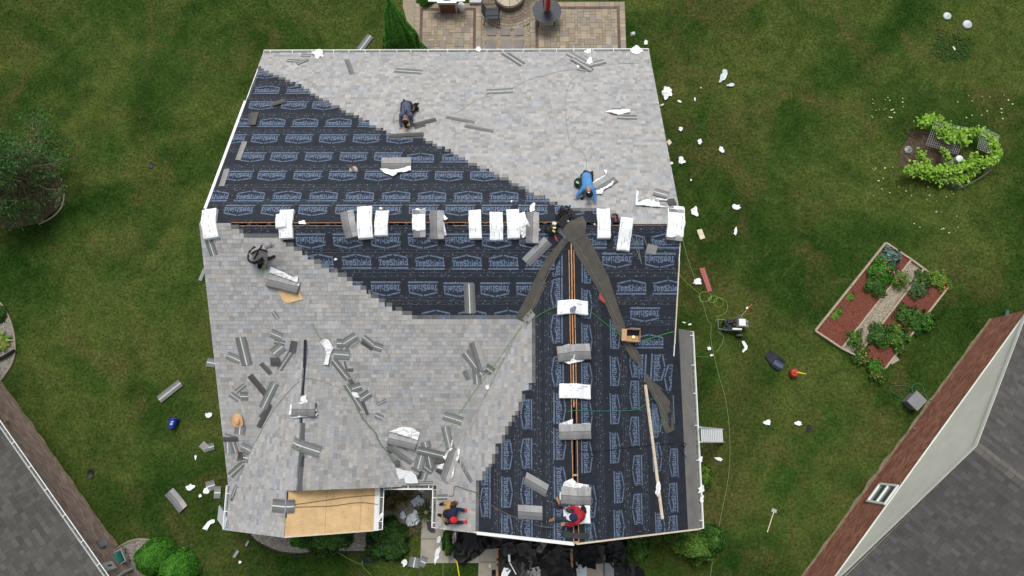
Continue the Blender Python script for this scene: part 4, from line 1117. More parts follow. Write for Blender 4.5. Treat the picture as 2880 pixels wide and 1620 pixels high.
# ================================================================== RAISED GARDEN BED
ge = empty('garden_bed', gp('G', 1650, 600), 'raised garden bed with red mulch, gravel strip and flowers', 'garden bed')
def q2(k, pts): return G(k, pts)
T_, M1, M2, R_2, B2, M3, M4, L_ = G('G', [(1703, 100), (1910, 237), (2012, 312), (2215, 452), (1690, 1130), (1470, 1020), (1345, 958), (1130, 815)])
M_MULCH = ramp_mat('red_mulch', [(.3, (.085, .028, .02)), (.55, (.19, .062, .042)), (.75, (.30, .12, .085))], 22, 6, .95, .7, (60, .35))
polysheet('mulch', [T_, M1, M4, L_], M_MULCH, ge, .06, .03, .12, z=0, freq=6); polysheet('mulch', [M2, R_2, B2, M3], M_MULCH, ge, .06, .03, .12, z=0, freq=6)
pth = polysheet('gravel_strip', [M1, M2, M3, M4], M_GRAVEL, ge, .02, .0, .3, z=0); pebbles('pebbles', [M1, M2, M3, M4], 3600, .022, GCOL, pth, .02)
MT = mat('weathered_timber', (.36, .30, .22), .9, 14, .18, .2)
for a, b in ((T_, M1), (M1, M4), (M4, L_), (L_, T_), (M2, R_2), (R_2, B2), (B2, M3), (M3, M2), (M1, M2), (M4, M3)):
    L = (b-a).length; k = max(1, round(L/2.4)); d = (b-a)/k
    for i in range(k): MB().bar(a+d*i+d*.004+V((0, 0, .06)), a+d*(i+1)-d*.004+V((0, 0, .06)), .065, .14).build('board', MT, ge)
mo = gp('G', 1780, 1050); 
def garden(k, u, v, rx, rz, n, s, cols, lab, fl=None, nf=0, cat='plant', name='garden_plant'):
    n = int(n*.55); s *= 1.1; rx *= .84; rz *= .62; nf = int(nf*.7); c = gp(k, u, v); e = shrub(lab, (c.x, c.y, .05), rx, rx, rz, n, s, cols, name=name, cat=cat, lump=.95, inner=.55, freq=2.0, aspect=.5)
    if fl:
        m = MB()
        for i in range(nf):
            a = random.uniform(0, 6.28); r = rx*math.sqrt(random.random()); p = c+V((r*math.cos(a), r*math.sin(a), .06+rz*(1-.5*(r/rx)**2)))
            m.ball(p, .035, .035, .018, 7, 4, jit(random.choice(fl), .15))
        m.build('flower', M_ATTR, e)
    return e
BLU = [(.10, .16, .14), (.13, .20, .17), (.07, .12, .10)]
garden('G', 1735, 225, .42, .4, 1600, .07, BLU, 'blue green leafy cabbage plant at the top of the garden bed')
garden('G', 1660, 320, .50, .55, 3600, .045, BRT, 'pink flowering zinnia clump in the upper left bed', [(.55, .10, .16), (.45, .06, .14), (.6, .2, .2)], 13, 'flowers', 'zinnia_clump')
garden('G', 1620, 440, .48, .5, 3400, .045, GRN, 'leafy plant below the pink zinnias')
garden('G', 1800, 400, .40, .6, 2400, .04, YGR, 'tall magenta flowered plants spilling over the gravel strip', [(.42, .05, .28), (.5, .1, .3)], 9, 'flowers', 'flower_clump')
garden('G', 1960, 480, .40, .4, 2600, .045, [(.09, .14, .06), (.06, .12, .04)], 'pale green leafy plant in the right bed top')
garden('G', 2000, 390, .42, .4, 2400, .04, GRN, 'green plant beside the orange marigolds', [(.6, .15, .05)], 5)
garden('G', 2140, 400, .45, .35, 2600, .04, YGR, 'orange marigold clump at the right corner of the bed', [(.7, .22, .02), (.6, .15, .02)], 12, 'flowers', 'marigold_clump')
garden('G', 1860, 690, .42, .45, 2800, .045, GRN, 'green bush in the middle of the right bed'); garden('G', 1990, 735, .52, .5, 3800, .05, BRT[:1]+GRN, 'broad green bush overhanging the right board')
garden('G', 1640, 855, .46, .5, 3800, .045, GRN, 'green bush near the middle of the lower right bed'); garden('G', 1790, 875, .50, .5, 3800, .05, GRN+YGR[:1], 'feathery green bush beside the lower right board')
garden('G', 1450, 880, .36, .4, 2200, .04, GRN+YGR[:1], 'leafy plant overgrowing the gravel strip lower end'); garden('G', 1290, 690, .22, .15, 600, .04, YGR, 'low row of yellow green seedlings by the left board'); garden('G', 1415, 540, .2, .15, 500, .04, YGR, 'small yellow green seedling patch in the left bed')
garden('G', 1330, 655, .16, .14, 400, .04, BRT, 'tiny bright seedling tuft near the left board')
garden('G', 1500, 1020, .36, .35, 2000, .04, GRN, 'rust orange flower clump at the lower left corner', [(.45, .12, .03), (.5, .18, .05)], 13, 'flowers', 'marigold_clump'); garden('G', 1610, 1100, .28, .35, 1600, .04, BRT, 'bright green leafy plant at the bottom corner')
garden('G', 1640, 1165, .34, .3, 1800, .04, GRN, 'orange flower clump hanging over the bottom corner board', [(.6, .16, .02), (.5, .12, .02)], 12, 'flowers', 'marigold_clump')
o = MB().box(gp('G', 1780, 1055, .04), .34, .16, .06, .5).build('stone_block', MAT_S if False else M_CONC); tag(o, 'tan stone block beside the lower right board', 'stone')

# ================================================================== VINE CAGE
vc = gp('V', 640, 430); ve = empty('vine_trellis', vc, 'wire mesh trellis overgrown with bright green vines', 'trellis')
outline = [(225, 610), (300, 560), (330, 470), (350, 330), (400, 250), (500, 215), (610, 250), (700, 320), (760, 330), (840, 340), (930, 380), (960, 450), (930, 560), (840, 650), (700, 730), (560, 690), (420, 650), (300, 620)]
og = spline(G('V', outline)+G('V', outline[:1]), 4)
def wiregrid(P, h, dz=.12, st=.11):
    m = MB(); L = 0
    for k in range(int(h/dz)+1): m.tube([p+V((0, 0, .02+k*dz)) for p in P], .0045, 4)
    for i in range(len(P)-1):
        a, b = P[i], P[i+1]; kk = max(1, int((b-a).length/st))
        for q in range(kk): p = a+(b-a)*(q/kk); m.tube([p, p+V((0, 0, h))], .0045, 4)
    return m
WIRE = mat('galvanised_wire', (.36, .38, .37), .5, 40, .2, metal=.5)
wiregrid([gp('V', *q) for q in ((930, 560), (880, 640), (790, 700), (690, 745), (560, 700), (430, 655), (330, 625))], .55).build('wire_mesh', WIRE, ve)
# sloping panels
def panel(quad, h0, h1, nu, nv):
    a, b, c, d = [gp('V', *q) for q in quad]; a, b = a+V((0, 0, h0)), b+V((0, 0, h0)); c, d = c+V((0, 0, h1)), d+V((0, 0, h1)); m = MB()
    for i in range(nu+1): t = i/nu; m.tube([a.lerp(b, t), d.lerp(c, t)+V((0, 0, .0))], .006, 4)
    for i in range(nv+1): t = i/nv; m.tube([a.lerp(d, t), b.lerp(c, t)], .006, 4)
    return m
panel([(440, 280), (690, 330), (640, 510), (400, 440)], .7, .45, 16, 11).build('wire_mesh', WIRE, ve)
panel([(790, 330), (920, 390), (900, 520), (780, 470)], .75, .5, 10, 11).build('wire_mesh', WIRE, ve)
polysheet('vine_bed', G('V', [(235, 560), (250, 440), (300, 370), (350, 300), (430, 290), (560, 350), (680, 400), (700, 520), (560, 540), (350, 560), (290, 590)]), M_DIRT, ve, .012, .0, .2, z=0)
VC, VN = [], []
def cluster(u, v, r, h, n):
    c = gp('V', u, v, h)
    for i in range(n):
        a = random.uniform(0, 6.28); q = r*math.sqrt(random.random()); VC.append((c.x+q*math.cos(a), c.y+q*math.sin(a), h+random.gauss(0, .07)+.06*(1-q/r))); VN.append((random.gauss(0, .25), random.gauss(0, .25), 1))
for path, hh, wd, den in (([(395, 245), (480, 205), (560, 230), (630, 280), (690, 320), (760, 305), (850, 300), (930, 335), (985, 400), (980, 480), (925, 545), (840, 535), (760, 570), (680, 590), (600, 600), (520, 600), (440, 590), (360, 565), (300, 610)], .62, .19, 330),
    ([(400, 620), (480, 640), (560, 650), (680, 675), (760, 640), (840, 590)], .38, .19, 300), ([(540, 290), (600, 320), (650, 370)], .75, .17, 280), ([(700, 320), (760, 400)], .7, .12, 240), ([(580, 440), (640, 520)], .55, .10, 200), ([(830, 470), (780, 530)], .6, .14, 240), ([(390, 470), (470, 530)], .5, .13, 240)):
    for q in range(len(path)-1):
        A_, B_ = gp('V', *path[q], hh), gp('V', *path[q+1], hh); L = (B_-A_).length
        for i in range(int(L*den)):
            p = A_.lerp(B_, random.random()); r_ = wd*random.gauss(0, .62); t_ = random.uniform(0, 6.28)
            VC.append((p.x+r_*math.cos(t_), p.y+r_*math.sin(t_), hh+random.gauss(0, .06)+.05*noise.noise((p.x*4, p.y*4, 1)))); VN.append((random.gauss(0, .22), random.gauss(0, .22), 1))
leaves('foliage', np.array(VC), np.array(VN), .068, [(.16, .31, .03), (.21, .37, .04), (.12, .25, .025), (.24, .39, .06)], ve, .85, .6)
st = MB()
for i in range(60):
    c = gp('V', random.uniform(270, 420), random.uniform(290, 560), .03); d = V((random.gauss(0, .2), random.gauss(0, .2), random.uniform(0, .12))); st.tube([c, c+d*.6+V((0, 0, .06)), c+d], .006, 4)
for i in range(50):
    c = gp('V', random.uniform(640, 760), random.uniform(400, 520), .1); d = V((random.gauss(0, .15), random.gauss(0, .15), random.uniform(0, .2))); st.tube([c, c+d], .006, 4)
tag(st.build('dead_stems', mat('dry_branch', (.17, .125, .085)), ve), kind='stuff')
def disc(k, u, v, r, h, lab, name, cat, m=M_WHITE, dome=.0):
    c = gp(k, u, v, 0); b = MB(); N = 20
    b.tube([c, c+V((0, 0, h)), c+V((0, 0, h+.02)), c+V((0, 0, h+.02+dome))], [r*.95, r, r*.93, r*.1], N); o = b.build(name, m, smooth=False); tag(o, lab, cat); return o
GLB = mat('frosted_globe', (.62, .66, .66), .35, 10, .1)
disc('S', 2662, 47, .16, .06, 'left of two white garden globes on the upper right lawn', 'garden_globe', 'globe', GLB, .10); disc('S', 2718, 71, .18, .08, 'right of two white garden globes on the upper right lawn', 'garden_globe', 'globe', GLB, .12)
disc('V', 308, 443, .16, .05, 'round glass disc on bare soil left of the trellis', 'glass_disc', 'disc', mat('dusty_glass', (.22, .22, .20), .3, 12, .3), .05)
disc('V', 645, 548, .14, .52, 'white round disc among the vine leaves', 'glass_disc', 'disc', GLB, .05)
shrub('low weedy tuft below the two white globes', gp('S', 2680, 135), .8, .62, .07, 1500, .035, [(.04, .095, .018), (.03, .075, .014)], name='weed_patch', cat='weeds', lump=.8)
MB().box(gp('S', 2683, 136, .08), .05, .16, .03, .4).build('plant_marker', M_WHITE); tag(bpy.data.objects['plant_marker'], 'white plant marker in the weedy tuft', 'marker')
fl = MB(); random.seed(5)
for i in range(75):
    u, v = random.choice([(random.uniform(20, 310), random.uniform(40, 200)), (random.uniform(330, 700), random.uniform(700, 1100)), (random.uniform(660, 1120), random.uniform(20, 300)), (random.uniform(20, 480), random.uniform(560, 800))])
    c = gp('V', u, v, .03); r_ = random.uniform(.02, .05); a = random.uniform(0, 3)
    fl.add([c+V((r_*math.cos(a+k*1.57), r_*math.sin(a+k*1.57)*.7, random.uniform(0, .02))) for k in range(4)], [(0, 1, 2, 3)], jit((.50, .50, .26), .2))
tag(fl.build('fallen_leaves', M_ATTR), 'pale yellow fallen vine leaves scattered on the grass', 'leaves', kind='stuff')

# ================================================================== PATIO FURNITURE
def P0(u, v, z=0): return gp('T', u, v, z)
c = P0(715, 138); g = empty('grill', c, 'stainless gas grill with brown cabinet doors on the patio', 'grill')
def gb_(name, dx, dy, dz, sx, sy, sz, m): return MB().box(c+V((dx*.84, dy, dz)), sx*.84, sy, sz).build(name, m, g)
SS = mat('brushed_steel', (.55, .57, .58), .35, 30, .08, metal=.6)
gb_('cabinet', 0, .30, .40, .84, .50, .68, M_GREYP)
for sx in (-1, 1):
    d = gb_('door', sx*.19, .042, .42, .36, .02, .56, mat('brown_enamel', (.16, .062, .030), .4)); 
    MB().bar(c+V((sx*.035, .02, .28)), c+V((sx*.035, .02, .58)), .02, .02).build('handle', mat('brass', (.6, .45, .2), .3, metal=.6), d)
    gb_('corner_post', sx*.41, .05, .38, .07, .07, .72, SS)
pnl = gb_('control_panel', 0, .05, .82, .90, .12, .14, SS)
for i in range(4): q = c+V((-.3+.2*i, -.012, .82)); MB().tube([q, q-V((0, .03, 0))], .026, 10).build('knob', M_STEEL, pnl)
MB().ball(c+V((0, .36, .92)), .42, .28, .26, 14, 8).build('lid', SS, g)
for sx in (-1, 1): gb_('side_shelf', sx*.66, .28, .86, .42, .44, .05, SS)
for sx in (-1, 1):
    for sy in (.08, .5): MB().tube([c+V((sx*.38-.02, sy, .05)), c+V((sx*.38+.02, sy, .05))], .05, 10).build('wheel', M_DARK, g)
o = MB().tube([c+V((.52, .25, .05)), c+V((.52, .25, .30)), c+V((.52, .25, .36))], [.14, .15, .06], 14).build('propane_tank', M_WHITE); tag(o, 'white propane tank beside the grill cabinet', 'tank')
# chair
c = P0(1108, 225); ch = empty('patio_chair', c, 'dark grey mesh patio chair on the gravel by the fire pit', 'chair')
SL = mat('charcoal_sling', (.045, .052, .062), .7, 60, .1)
MB().box(c+V((.02, .24, .43)), .50, .50, .03).build('seat', SL, ch)
b = MB(); b.add([c+V((-.24, .0, .45)), c+V((-.24, .48, .45)), c+V((-.38, .48, .95)), c+V((-.38, .0, .95)), c+V((-.27, .0, .45)), c+V((-.27, .48, .45)), c+V((-.41, .48, .95)), c+V((-.41, 0, .95))], [(0, 1, 2, 3), (7, 6, 5, 4), (0, 3, 7, 4), (1, 5, 6, 2), (2, 6, 7, 3)]); b.build('backrest', SL, ch)
for y in (-.02, .50):
    MB().tube(spline([c+V((-.34, y, .66)), c+V((.0, y, .68)), c+V((.28, y, .64)), c+V((.30, y, .0))], 3), .016, 6).build('arm', M_DARK, ch)
    MB().tube([c+V((-.24, y, .46)), c+V((-.36, y, 0))], .016, 6).build('leg', M_DARK, ch)
MB().tube([c+V((.28, -.02, .42)), c+V((.28, .50, .42))], .014, 6).build('seat_rail', M_DARK, ch)
# table and umbrella
c = P0(1600, 150); c.z = 0; tc_ = V((atz(*cp('T', 1605, 98), .72).x, atz(*cp('T', 1605, 98), .72).y, 0))
tb_ = empty('patio_table', tc_, 'round charcoal patio table with a closed umbrella', 'table')
MB().tube([tc_+V((0, 0, .69)), tc_+V((0, 0, .72)), tc_+V((0, 0, .725))], [.56, .57, .55], 40).build('table_top', mat('speckled_glass', (.035, .042, .052), .5, 120, .4), tb_)
for i in range(4):
    a = .78+i*1.571; d = V((math.cos(a), math.sin(a), 0)); MB().tube([tc_+d*.40+V((0, 0, .69)), tc_+d*.46+V((0, 0, .35)), tc_+d*.42], .018, 6).build('leg', M_DARK, tb_)
MB().tube([tc_+V((.42*math.cos(t), .42*math.sin(t), .60)) for t in np.linspace(0, 6.283, 25)], .014, 5).build('ring_rail', M_DARK, tb_)
um = empty('umbrella', tc_, 'closed red and white striped umbrella standing through the patio table', 'umbrella')
MB().tube([tc_+V((0, 0, .0)), tc_+V((0, 0, 2.5))], .02, 8).build('pole', M_DARK, um)
m = MB(); N = 18; H0, H1 = .80, 2.4; v, f = [], []
for j, (hh, rr) in enumerate(((H0, .05), (H0+.06, .15), (1.35, .20), (1.9, .15), (H1, .03))):
    for i in range(N): a = 2*math.pi*i/N; q = rr*(1 if i % 2 else .72); v.append(tc_+V((q*math.cos(a), q*math.sin(a), hh)))
for j in range(4):
    for i in range(N): f.append((j*N+i, j*N+(i+1) % N, (j+1)*N+(i+1) % N, (j+1)*N+i))
m.add(v, f); m.c = [((.50, .04, .05) if (k % N)//2 % 3 != 2 else (.62, .58, .54)) for k in range(len(f))]
m.build('canopy', M_ATTR, um)
# fire pit
fp = empty('fire_pit', fc, 'round stone fire pit with a pale cap at the top edge', 'fire pit')
for k in range(3):
    for i in range(16):
        a0, a1 = 2*math.pi*(i+.03+.5*(k % 2))/16, 2*math.pi*(i+.97+.5*(k % 2))/16; r0, r1 = .40, .62; z0_, z1_ = .03+k*.10, .125+k*.10
        v = [V((fc.x+r*math.cos(a), fc.y+r*math.sin(a), z)) for z in (z0_, z1_) for r, a in ((r0, a0), (r1, a0), (r1, a1), (r0, a1))]
        obj('stone_block', v, [(4, 5, 6, 7), (0, 1, 5, 4), (1, 2, 6, 5), (2, 3, 7, 6), (3, 0, 4, 7)], M_STONE, fp, [jit((.20, .17, .13), .2)]*5)
for i in range(8):
    a0, a1 = 2*math.pi*(i+.02)/8, 2*math.pi*(i+.98)/8
    v = [V((fc.x+r*math.cos(a), fc.y+r*math.sin(a), z)) for z in (.33, .37) for r, a in ((.05, a0), (.58, a0), (.58, (a0+a1)/2), (.58, a1), (.05, a1))]
    obj('cap_stone', v, [(5, 6, 7, 8, 9), (0, 1, 6, 5), (1, 2, 7, 6), (2, 3, 8, 7), (3, 4, 9, 8), (4, 0, 5, 9)], M_STONE, fp, [jit((.42, .36, .28), .08)]*6)
o = MB().box(gp('T', 2385, 305, .05), .20, .16, .10, .2, taper=.7).build('stone', M_STONE); tag(o, 'small dark stone on the grass right of the patio', 'stone')
o = MB().box(gp('T', 960, 5, .10), .5, .3, .2).build('stone', M_STONE); tag(o, 'weathered stone block right of the grill at the top edge', 'stone')

# ================================================================== YARD THINGS
# hose reel cart by the left house
c = gp('K', 740, 720); hr = empty('hose_reel', c, 'grey plastic hose reel cart with teal hose at the pale brick wall', 'hose reel')
X = (gp('K', 1000, 560)-gp('K', 520, 820)).normalized(); Y = V((-X.y, X.x, 0)); Z = V((0, 0, 1)); GP = mat('pale_grey_plastic', (.36, .36, .36), .6, 20, .08)
for sy in (-1, 1): MB().box(c+Y*sy*.22+Z*.36, .62, .035, .10, X=X, Y=Y, Z=Z).build('side_frame', GP, hr)
for sx in (-1, 1): MB().box(c+X*sx*.31+Z*.36, .035, .46, .09, X=X, Y=Y, Z=Z).build('cross_bar', GP, hr)
MB().box(c-X*.20+Z*.33, .16, .38, .05, X=X, Y=Y, Z=Z).build('tray', GP, hr)
dr = MB(); dr.tube([c+X*.04-Y*.19+Z*.30, c+X*.04+Y*.19+Z*.30], .10, 14); dr.build('drum', GP, hr)
hs_ = MB()
for k in range(8): hs_.tube([c+X*.04+Y*(-.15+k*.043)+(X*math.cos(t)+Z*math.sin(t))*.155+Z*.30 for t in np.linspace(0, 6.283, 19)], .021, 6)
hs_.build('hose', mat('teal_hose', (.02, .25, .19), .4, 30, .1), hr)
for sx in (-1, 1):
    for sy in (-1, 1): MB().bar(c+X*sx*.27+Y*sy*.2, c+X*sx*.27+Y*sy*.2+Z*.34, .05, .05, up=V((1, 0, 0))).build('leg', GP, hr)
MB().tube([c-X*.2-Y*.28+Z*.10, c-X*.2-Y*.20+Z*.10], .10, 12).build('wheel', M_DARK, hr)
# grey hose box on the right
c = gp('H', 520, 545); hb_ = empty('hose_box', c, 'grey square hose box on the grass by the red brick wall', 'hose box')
MB().box(c+V((0, .05, .22)), .46, .42, .44, .75, taper=.94).build('body', M_GREYP, hb_); MB().box(c+V((0, .05, .46)), .54, .48, .05, .75).build('lid', mat('lid_grey', (.21, .215, .225), .5), hb_)
m = MB().tube(spline([p+V((0, 0, .05)) for p in G('H', [(640, 538), (605, 520), (592, 490), (580, 458), (550, 445), (525, 462), (530, 490)])], 5), .010); o = m.build('garden_hose', mat('green_hose', (.03, .20, .11), .45)); tag(o, 'green garden hose looping from the wall tap to the hose box', 'hose')
m = MB().tube(spline([p+V((0, 0, .03)) for p in G('H', [(480, 520), (440, 500), (412, 470), (440, 455), (500, 458), (530, 470)])], 5), .010); o = m.build('garden_hose', mat('green_hose', (.03, .20, .11))); tag(o, 'green garden hose loop on the grass left of the hose box', 'hose')
# compressor
def cq(u, v, z=0): return gp('M', u, v, z)
c = cq(950, 985); cm = empty('air_compressor', c, 'wheeled black air compressor with white engine cover on the lawn', 'compressor')
X = (cq(1340, 985)-cq(590, 960)).normalized(); Y = V((-X.y, X.x, 0))
def cl(a, b, z): return c+X*a+Y*b+Z*z
MB().tube([cl(-.20, -.09, .22), cl(-.17, -.09, .22), cl(.42, -.09, .22), cl(.45, -.09, .22)], [.06, .11, .11, .06], 14).build('air_tank', mat('blue_grey_tank', (.22, .27, .30), .4), cm)
MB().tube([cl(-.20, .12, .22), cl(-.17, .12, .22), cl(.42, .12, .22), cl(.45, .12, .22)], [.06, .10, .10, .06], 14).build('air_tank', M_DARK, cm)
MB().box(cl(.10, .03, .40), .62, .34, .05, X=X, Y=Y, Z=Z).build('deck_plate', M_DARK, cm)
en = MB().box(cl(.36, .06, .56), .26, .27, .26, X=X, Y=Y, Z=Z, taper=.92).build('engine_cover', mat('white_plastic', (.72, .70, .70), .5), cm)
for i, (a, b, s) in enumerate(((.02, .10, .12), (.12, -.01, .13), (-.08, .08, .10), (-.14, -.02, .09), (.16, .12, .10))): MB().box(cl(a, b, .48), s, s*.9, .14, X=X, Y=Y, Z=Z).build('pump_head', M_DARK, cm)
MB().box(cl(.22, -.16, .46), .34, .06, .10, X=X, Y=Y, Z=Z).build('side_cover', M_WHITE, cm)
for b in (.27, -.34): MB().tube([cl(.40, b-.03, .13), cl(.40, b+.03, .13)], .13, 16).build('wheel', mat('grey_rubber', (.09, .088, .085), .8), cm)
for b in (.14, -.01): MB().box(cl(.60, b, .30), .13, .12, .2, X=X, Y=Y, Z=Z).build('muffler', M_GREYP, cm)
MB().tube([cl(-.15, .17, .40), cl(-.48, .17, .52), cl(-.48, -.18, .52), cl(-.15, -.18, .40)], .018, 6).build('handle', M_STEEL, cm)
for b in (.10, -.12): MB().bar(cl(-.18, b, .0), cl(-.18, b, .3), .04, .04, up=V((1, 0, 0))).build('foot', M_DARK, cm)
# fork, gas can, bag, tools
f0, f1, f2 = cq(1745, 265, .05), cq(1400, 640, .05), cq(1310, 720, .04)
fk = empty('garden_fork', f1, 'garden fork with orange handle leaning on the compressor wheel', 'fork')
MB().tube([f0, f0.lerp(f1, .62)], .017, 6).build('shaft', mat('orange_handle', (.45, .13, .04), .5), fk); MB().tube([f0.lerp(f1, .62), f1], .013, 6).build('socket', mat('tarnished', (.38, .36, .28), .5, metal=.5), fk)
d = (f1-f0).normalized(); q = V((-d.y, d.x, 0)); m = MB()
for a in (-.09, -.03, .03, .09): m.tube([f1+q*a*.3, f1+q*a+d*.05, f1+q*a+d*.27], .009, 5)
m.build('tines', mat('tarnished', (.38, .36, .28)), fk); MB().tube([f0-q*.06-d*.03, f0+q*.06-d*.03], .017, 6).build('grip', M_DARK, fk)
c = gp('G', 950, 1160); gc = empty('gas_can', c, 'red plastic gas can with yellow spout on the lawn', 'gas can')
RED = mat('red_plastic', (.42, .035, .03), .45, 20, .1)
MB().tube([c, c+V((0, 0, .05)), c+V((0, 0, .26)), c+V((0, 0, .31)), c+V((0, 0, .32))], [.14, .155, .155, .12, .03], 16).build('body', RED, gc)
t = c+V((.06, 0, .32)); MB().tube([t, t+V((.03, 0, .05)), t+V((.30, -.06, .10))], [.035, .032, .010], 8).build('spout', mat('yellow_plastic', (.75, .52, .03), .4), gc)
MB().tube([c+V((-.09, 0, .31)), c+V((-.07, 0, .38)), c+V((.02, 0, .38)), c+V((.04, 0, .31))], .016, 6).build('handle', RED, gc)
c = gp('G', 808, 1062); rb = empty('underlayment_pad', c, 'folded black underlayment piece with printed letters on the lawn', 'underlayment')
polysheet('sheet', G('G', [(720, 1020), (770, 970), (890, 1060), (885, 1090), (835, 1140), (780, 1110), (750, 1060)]), M_UNDER, rb, .05, .05, .06, z=0, thick=.02)
lo = bpy.data.objects.new('printed_logo', LOGO); COL.objects.link(lo); lo.location = gp('G', 838, 1085, .115); lo.rotation_euler = (0, 0, -.55+math.pi*.0); lo.scale = (.42, .42, 1); attach(lo, rb)
c = gp('S', 2170, 1460); t0, t1 = gp('S', 2158, 1497, .03), gp('S', 2176, 1440, .03); rk = empty('roofing_shovel', c, 'wooden handled scraper lying on the lower right lawn', 'scraper')
MB().tube([t0, t1], .018, 7).build('handle', M_PALE, rk); d = (t1-t0).normalized(); q = V((-d.y, d.x, 0)); MB().box(t1+d*.05, .12, .18, .02, X=d, Y=q, Z=Z).build('blade', M_STEEL, rk)
for k, u, v, lab in (('S', 2276, 1205, 'small black felt scrap on the right lawn'), ('S', 257, 1332, 'dark glove dropped on the left lawn'), ('S', 424, 467, 'dark felt scrap on the grass left of the white rake')):
    c = gp(k, u, v); P = [c+V((math.cos(a)*random.uniform(.08, .16), math.sin(a)*random.uniform(.09, .2), 0)) for a in np.linspace(0, 5.6, 8)]
    o = polysheet('felt_scrap' if 'glove' not in lab else 'work_glove', P, M_DARK, None, .02, .05, .05, z=0); tag(o, lab, 'glove' if 'glove' in lab else 'scrap')
# blue bucket
c = gp('L', 178, 595); bk = empty('bucket', c, 'blue plastic bucket on the lawn left of the house', 'bucket')
BL = mat('blue_plastic', (.012, .035, .30), .4, 20, .1); m = MB(); N = 20
ax = V((.25, .95, .12)).normalized(); c = c+V((0, -.1, .16)); BT = lambda t: c+ax*t
m.tube([BT(0), BT(.02), BT(.34), BT(.36), BT(.36), BT(.05)], [.11, .125, .15, .16, .14, .115], N, cap=False); m.build('body', BL, bk)
MB().tube([BT(.0), BT(.006)], .112, N).build('bottom', BL, bk); MB().tube([BT(.33)+V((.15*math.cos(t), .02, .15*math.sin(t))) for t in np.linspace(0, 3.14, 12)], .006, 5).build('handle', M_STEEL, bk)
for q in (-.05, .0, .06): MB().box(BT(.17+q)+V((.03, 0, .141)), .10, .018, .004, .25).build('label_print', M_WHITE, bk)
# boards on the lawn
def board(name, k, pts, m, lab, cat, h=.03, on='g', smooth=False):
    P = G(k, pts) if on == 'g' else H(k, pts, .02); n_ = len(P); z = V((0, 0, h))
    v = [p+z for p in P]+[p.copy() for p in P]; f = [tuple(range(n_))]+[(i+n_, (i+1) % n_+n_, (i+1) % n_, i) for i in range(n_)]
    ar = sum(P[i].x*P[(i+1) % n_].y-P[(i+1) % n_].x*P[i].y for i in range(n_))
    if ar < 0: f = [tuple(reversed(q)) for q in f]
    o = obj(name, v, f, m); tag(o, lab, cat); return o
board('plywood_scrap', 'R', [(385, 1322), (418, 1314), (442, 1376), (408, 1387)], M_PALE, 'pale plywood rectangle on the grass right of the ridge', 'board')
board('plywood_scrap', 'R', [(180, 722), (198, 706), (216, 728), (196, 748)], M_PALE, 'small tan plywood square beside the right rake', 'board'); board('plywood_scrap', 'R', [(138, 470), (160, 463), (163, 472), (140, 482)], M_PALE, 'tiny tan wood scrap under the paper heap by the right rake', 'board')
board('roof_panel', 'G', [(192, 308), (232, 298), (296, 490), (262, 500)], mat('dusty_red_metal', (.36, .10, .10), .6, 10, .12), 'dusty red metal flashing lying on the right lawn', 'flashing', .05)
MB().bar(gp('G', 215, 310, .06), gp('G', 284, 492, .06), .02, .02).build('rib', mat('dusty_red_metal', (.36, .10, .10)), bpy.data.objects['roof_panel'])
# aluminium ladder top at the garage eave
def ladder():
    a = hit(*cp('E', 600, 85), .0, 'GE'); top = V((XG+HW+.16, atz(*cp('E', 600, 140), 3.0).y, 3.12)); foot = top+V((1.55, 0, -3.12))
    e = empty('ladder', foot, 'aluminium ladder leaning on the garage gutter', 'ladder')
    for sy in (-.23, .23): MB().bar(top+V((-.08, sy, .26)), foot+V((0, sy, 0)), .035, .08).build('rail', mat('pale_aluminium', (.52, .54, .55), .5, 20, .06), e)
    for i in range(12): p = top.lerp(foot, i/12)+V((0, 0, .1)); MB().bar(p+V((0, -.22, 0)), p+V((0, .22, 0)), .05, .03).build('rung', mat('pale_aluminium', (.52, .54, .55)), e)
ladder()
def left_panel():
    P = [cp(7, 500, 740), cp(7, 575, 850), cp(7, 550, 975), cp(7, 485, 880)]
    z = (1.6, 2.9, 2.9, 1.6); v = [atz(*p, q) for p, q in zip(P, z)]
    e = empty('scaffold_plank', (v[0].x, v[0].y, 0), 'white plank stage leaning under the front left gutter', 'plank')
    n = (v[1]-v[0]).cross(v[3]-v[0]).normalized(); v2 = [p-n*.05 for p in v]
    obj('deck', v+v2, [(0, 1, 2, 3), (7, 6, 5, 4), (0, 4, 5, 1), (1, 5, 6, 2), (2, 6, 7, 3), (3, 7, 4, 0)], mat('pale_grey_metal', (.55, .58, .58)), e)
    for a, b in ((v[0], v[1]), (v[3], v[2])): MB().bar(a, b, .06, .06).build('side_rail', M_STEEL, e)
    for p in (v[0], v[3]): MB().bar(p, V((p.x+.05, p.y, 0)), .05, .05, up=V((1, 0, 0))).build('leg', M_STEEL, e)
    for p in (v[1], v[2]): MB().box(p, .10, .05, .04).build('clip', mat('blue_clip', (.05, .25, .5)), e)
left_panel()

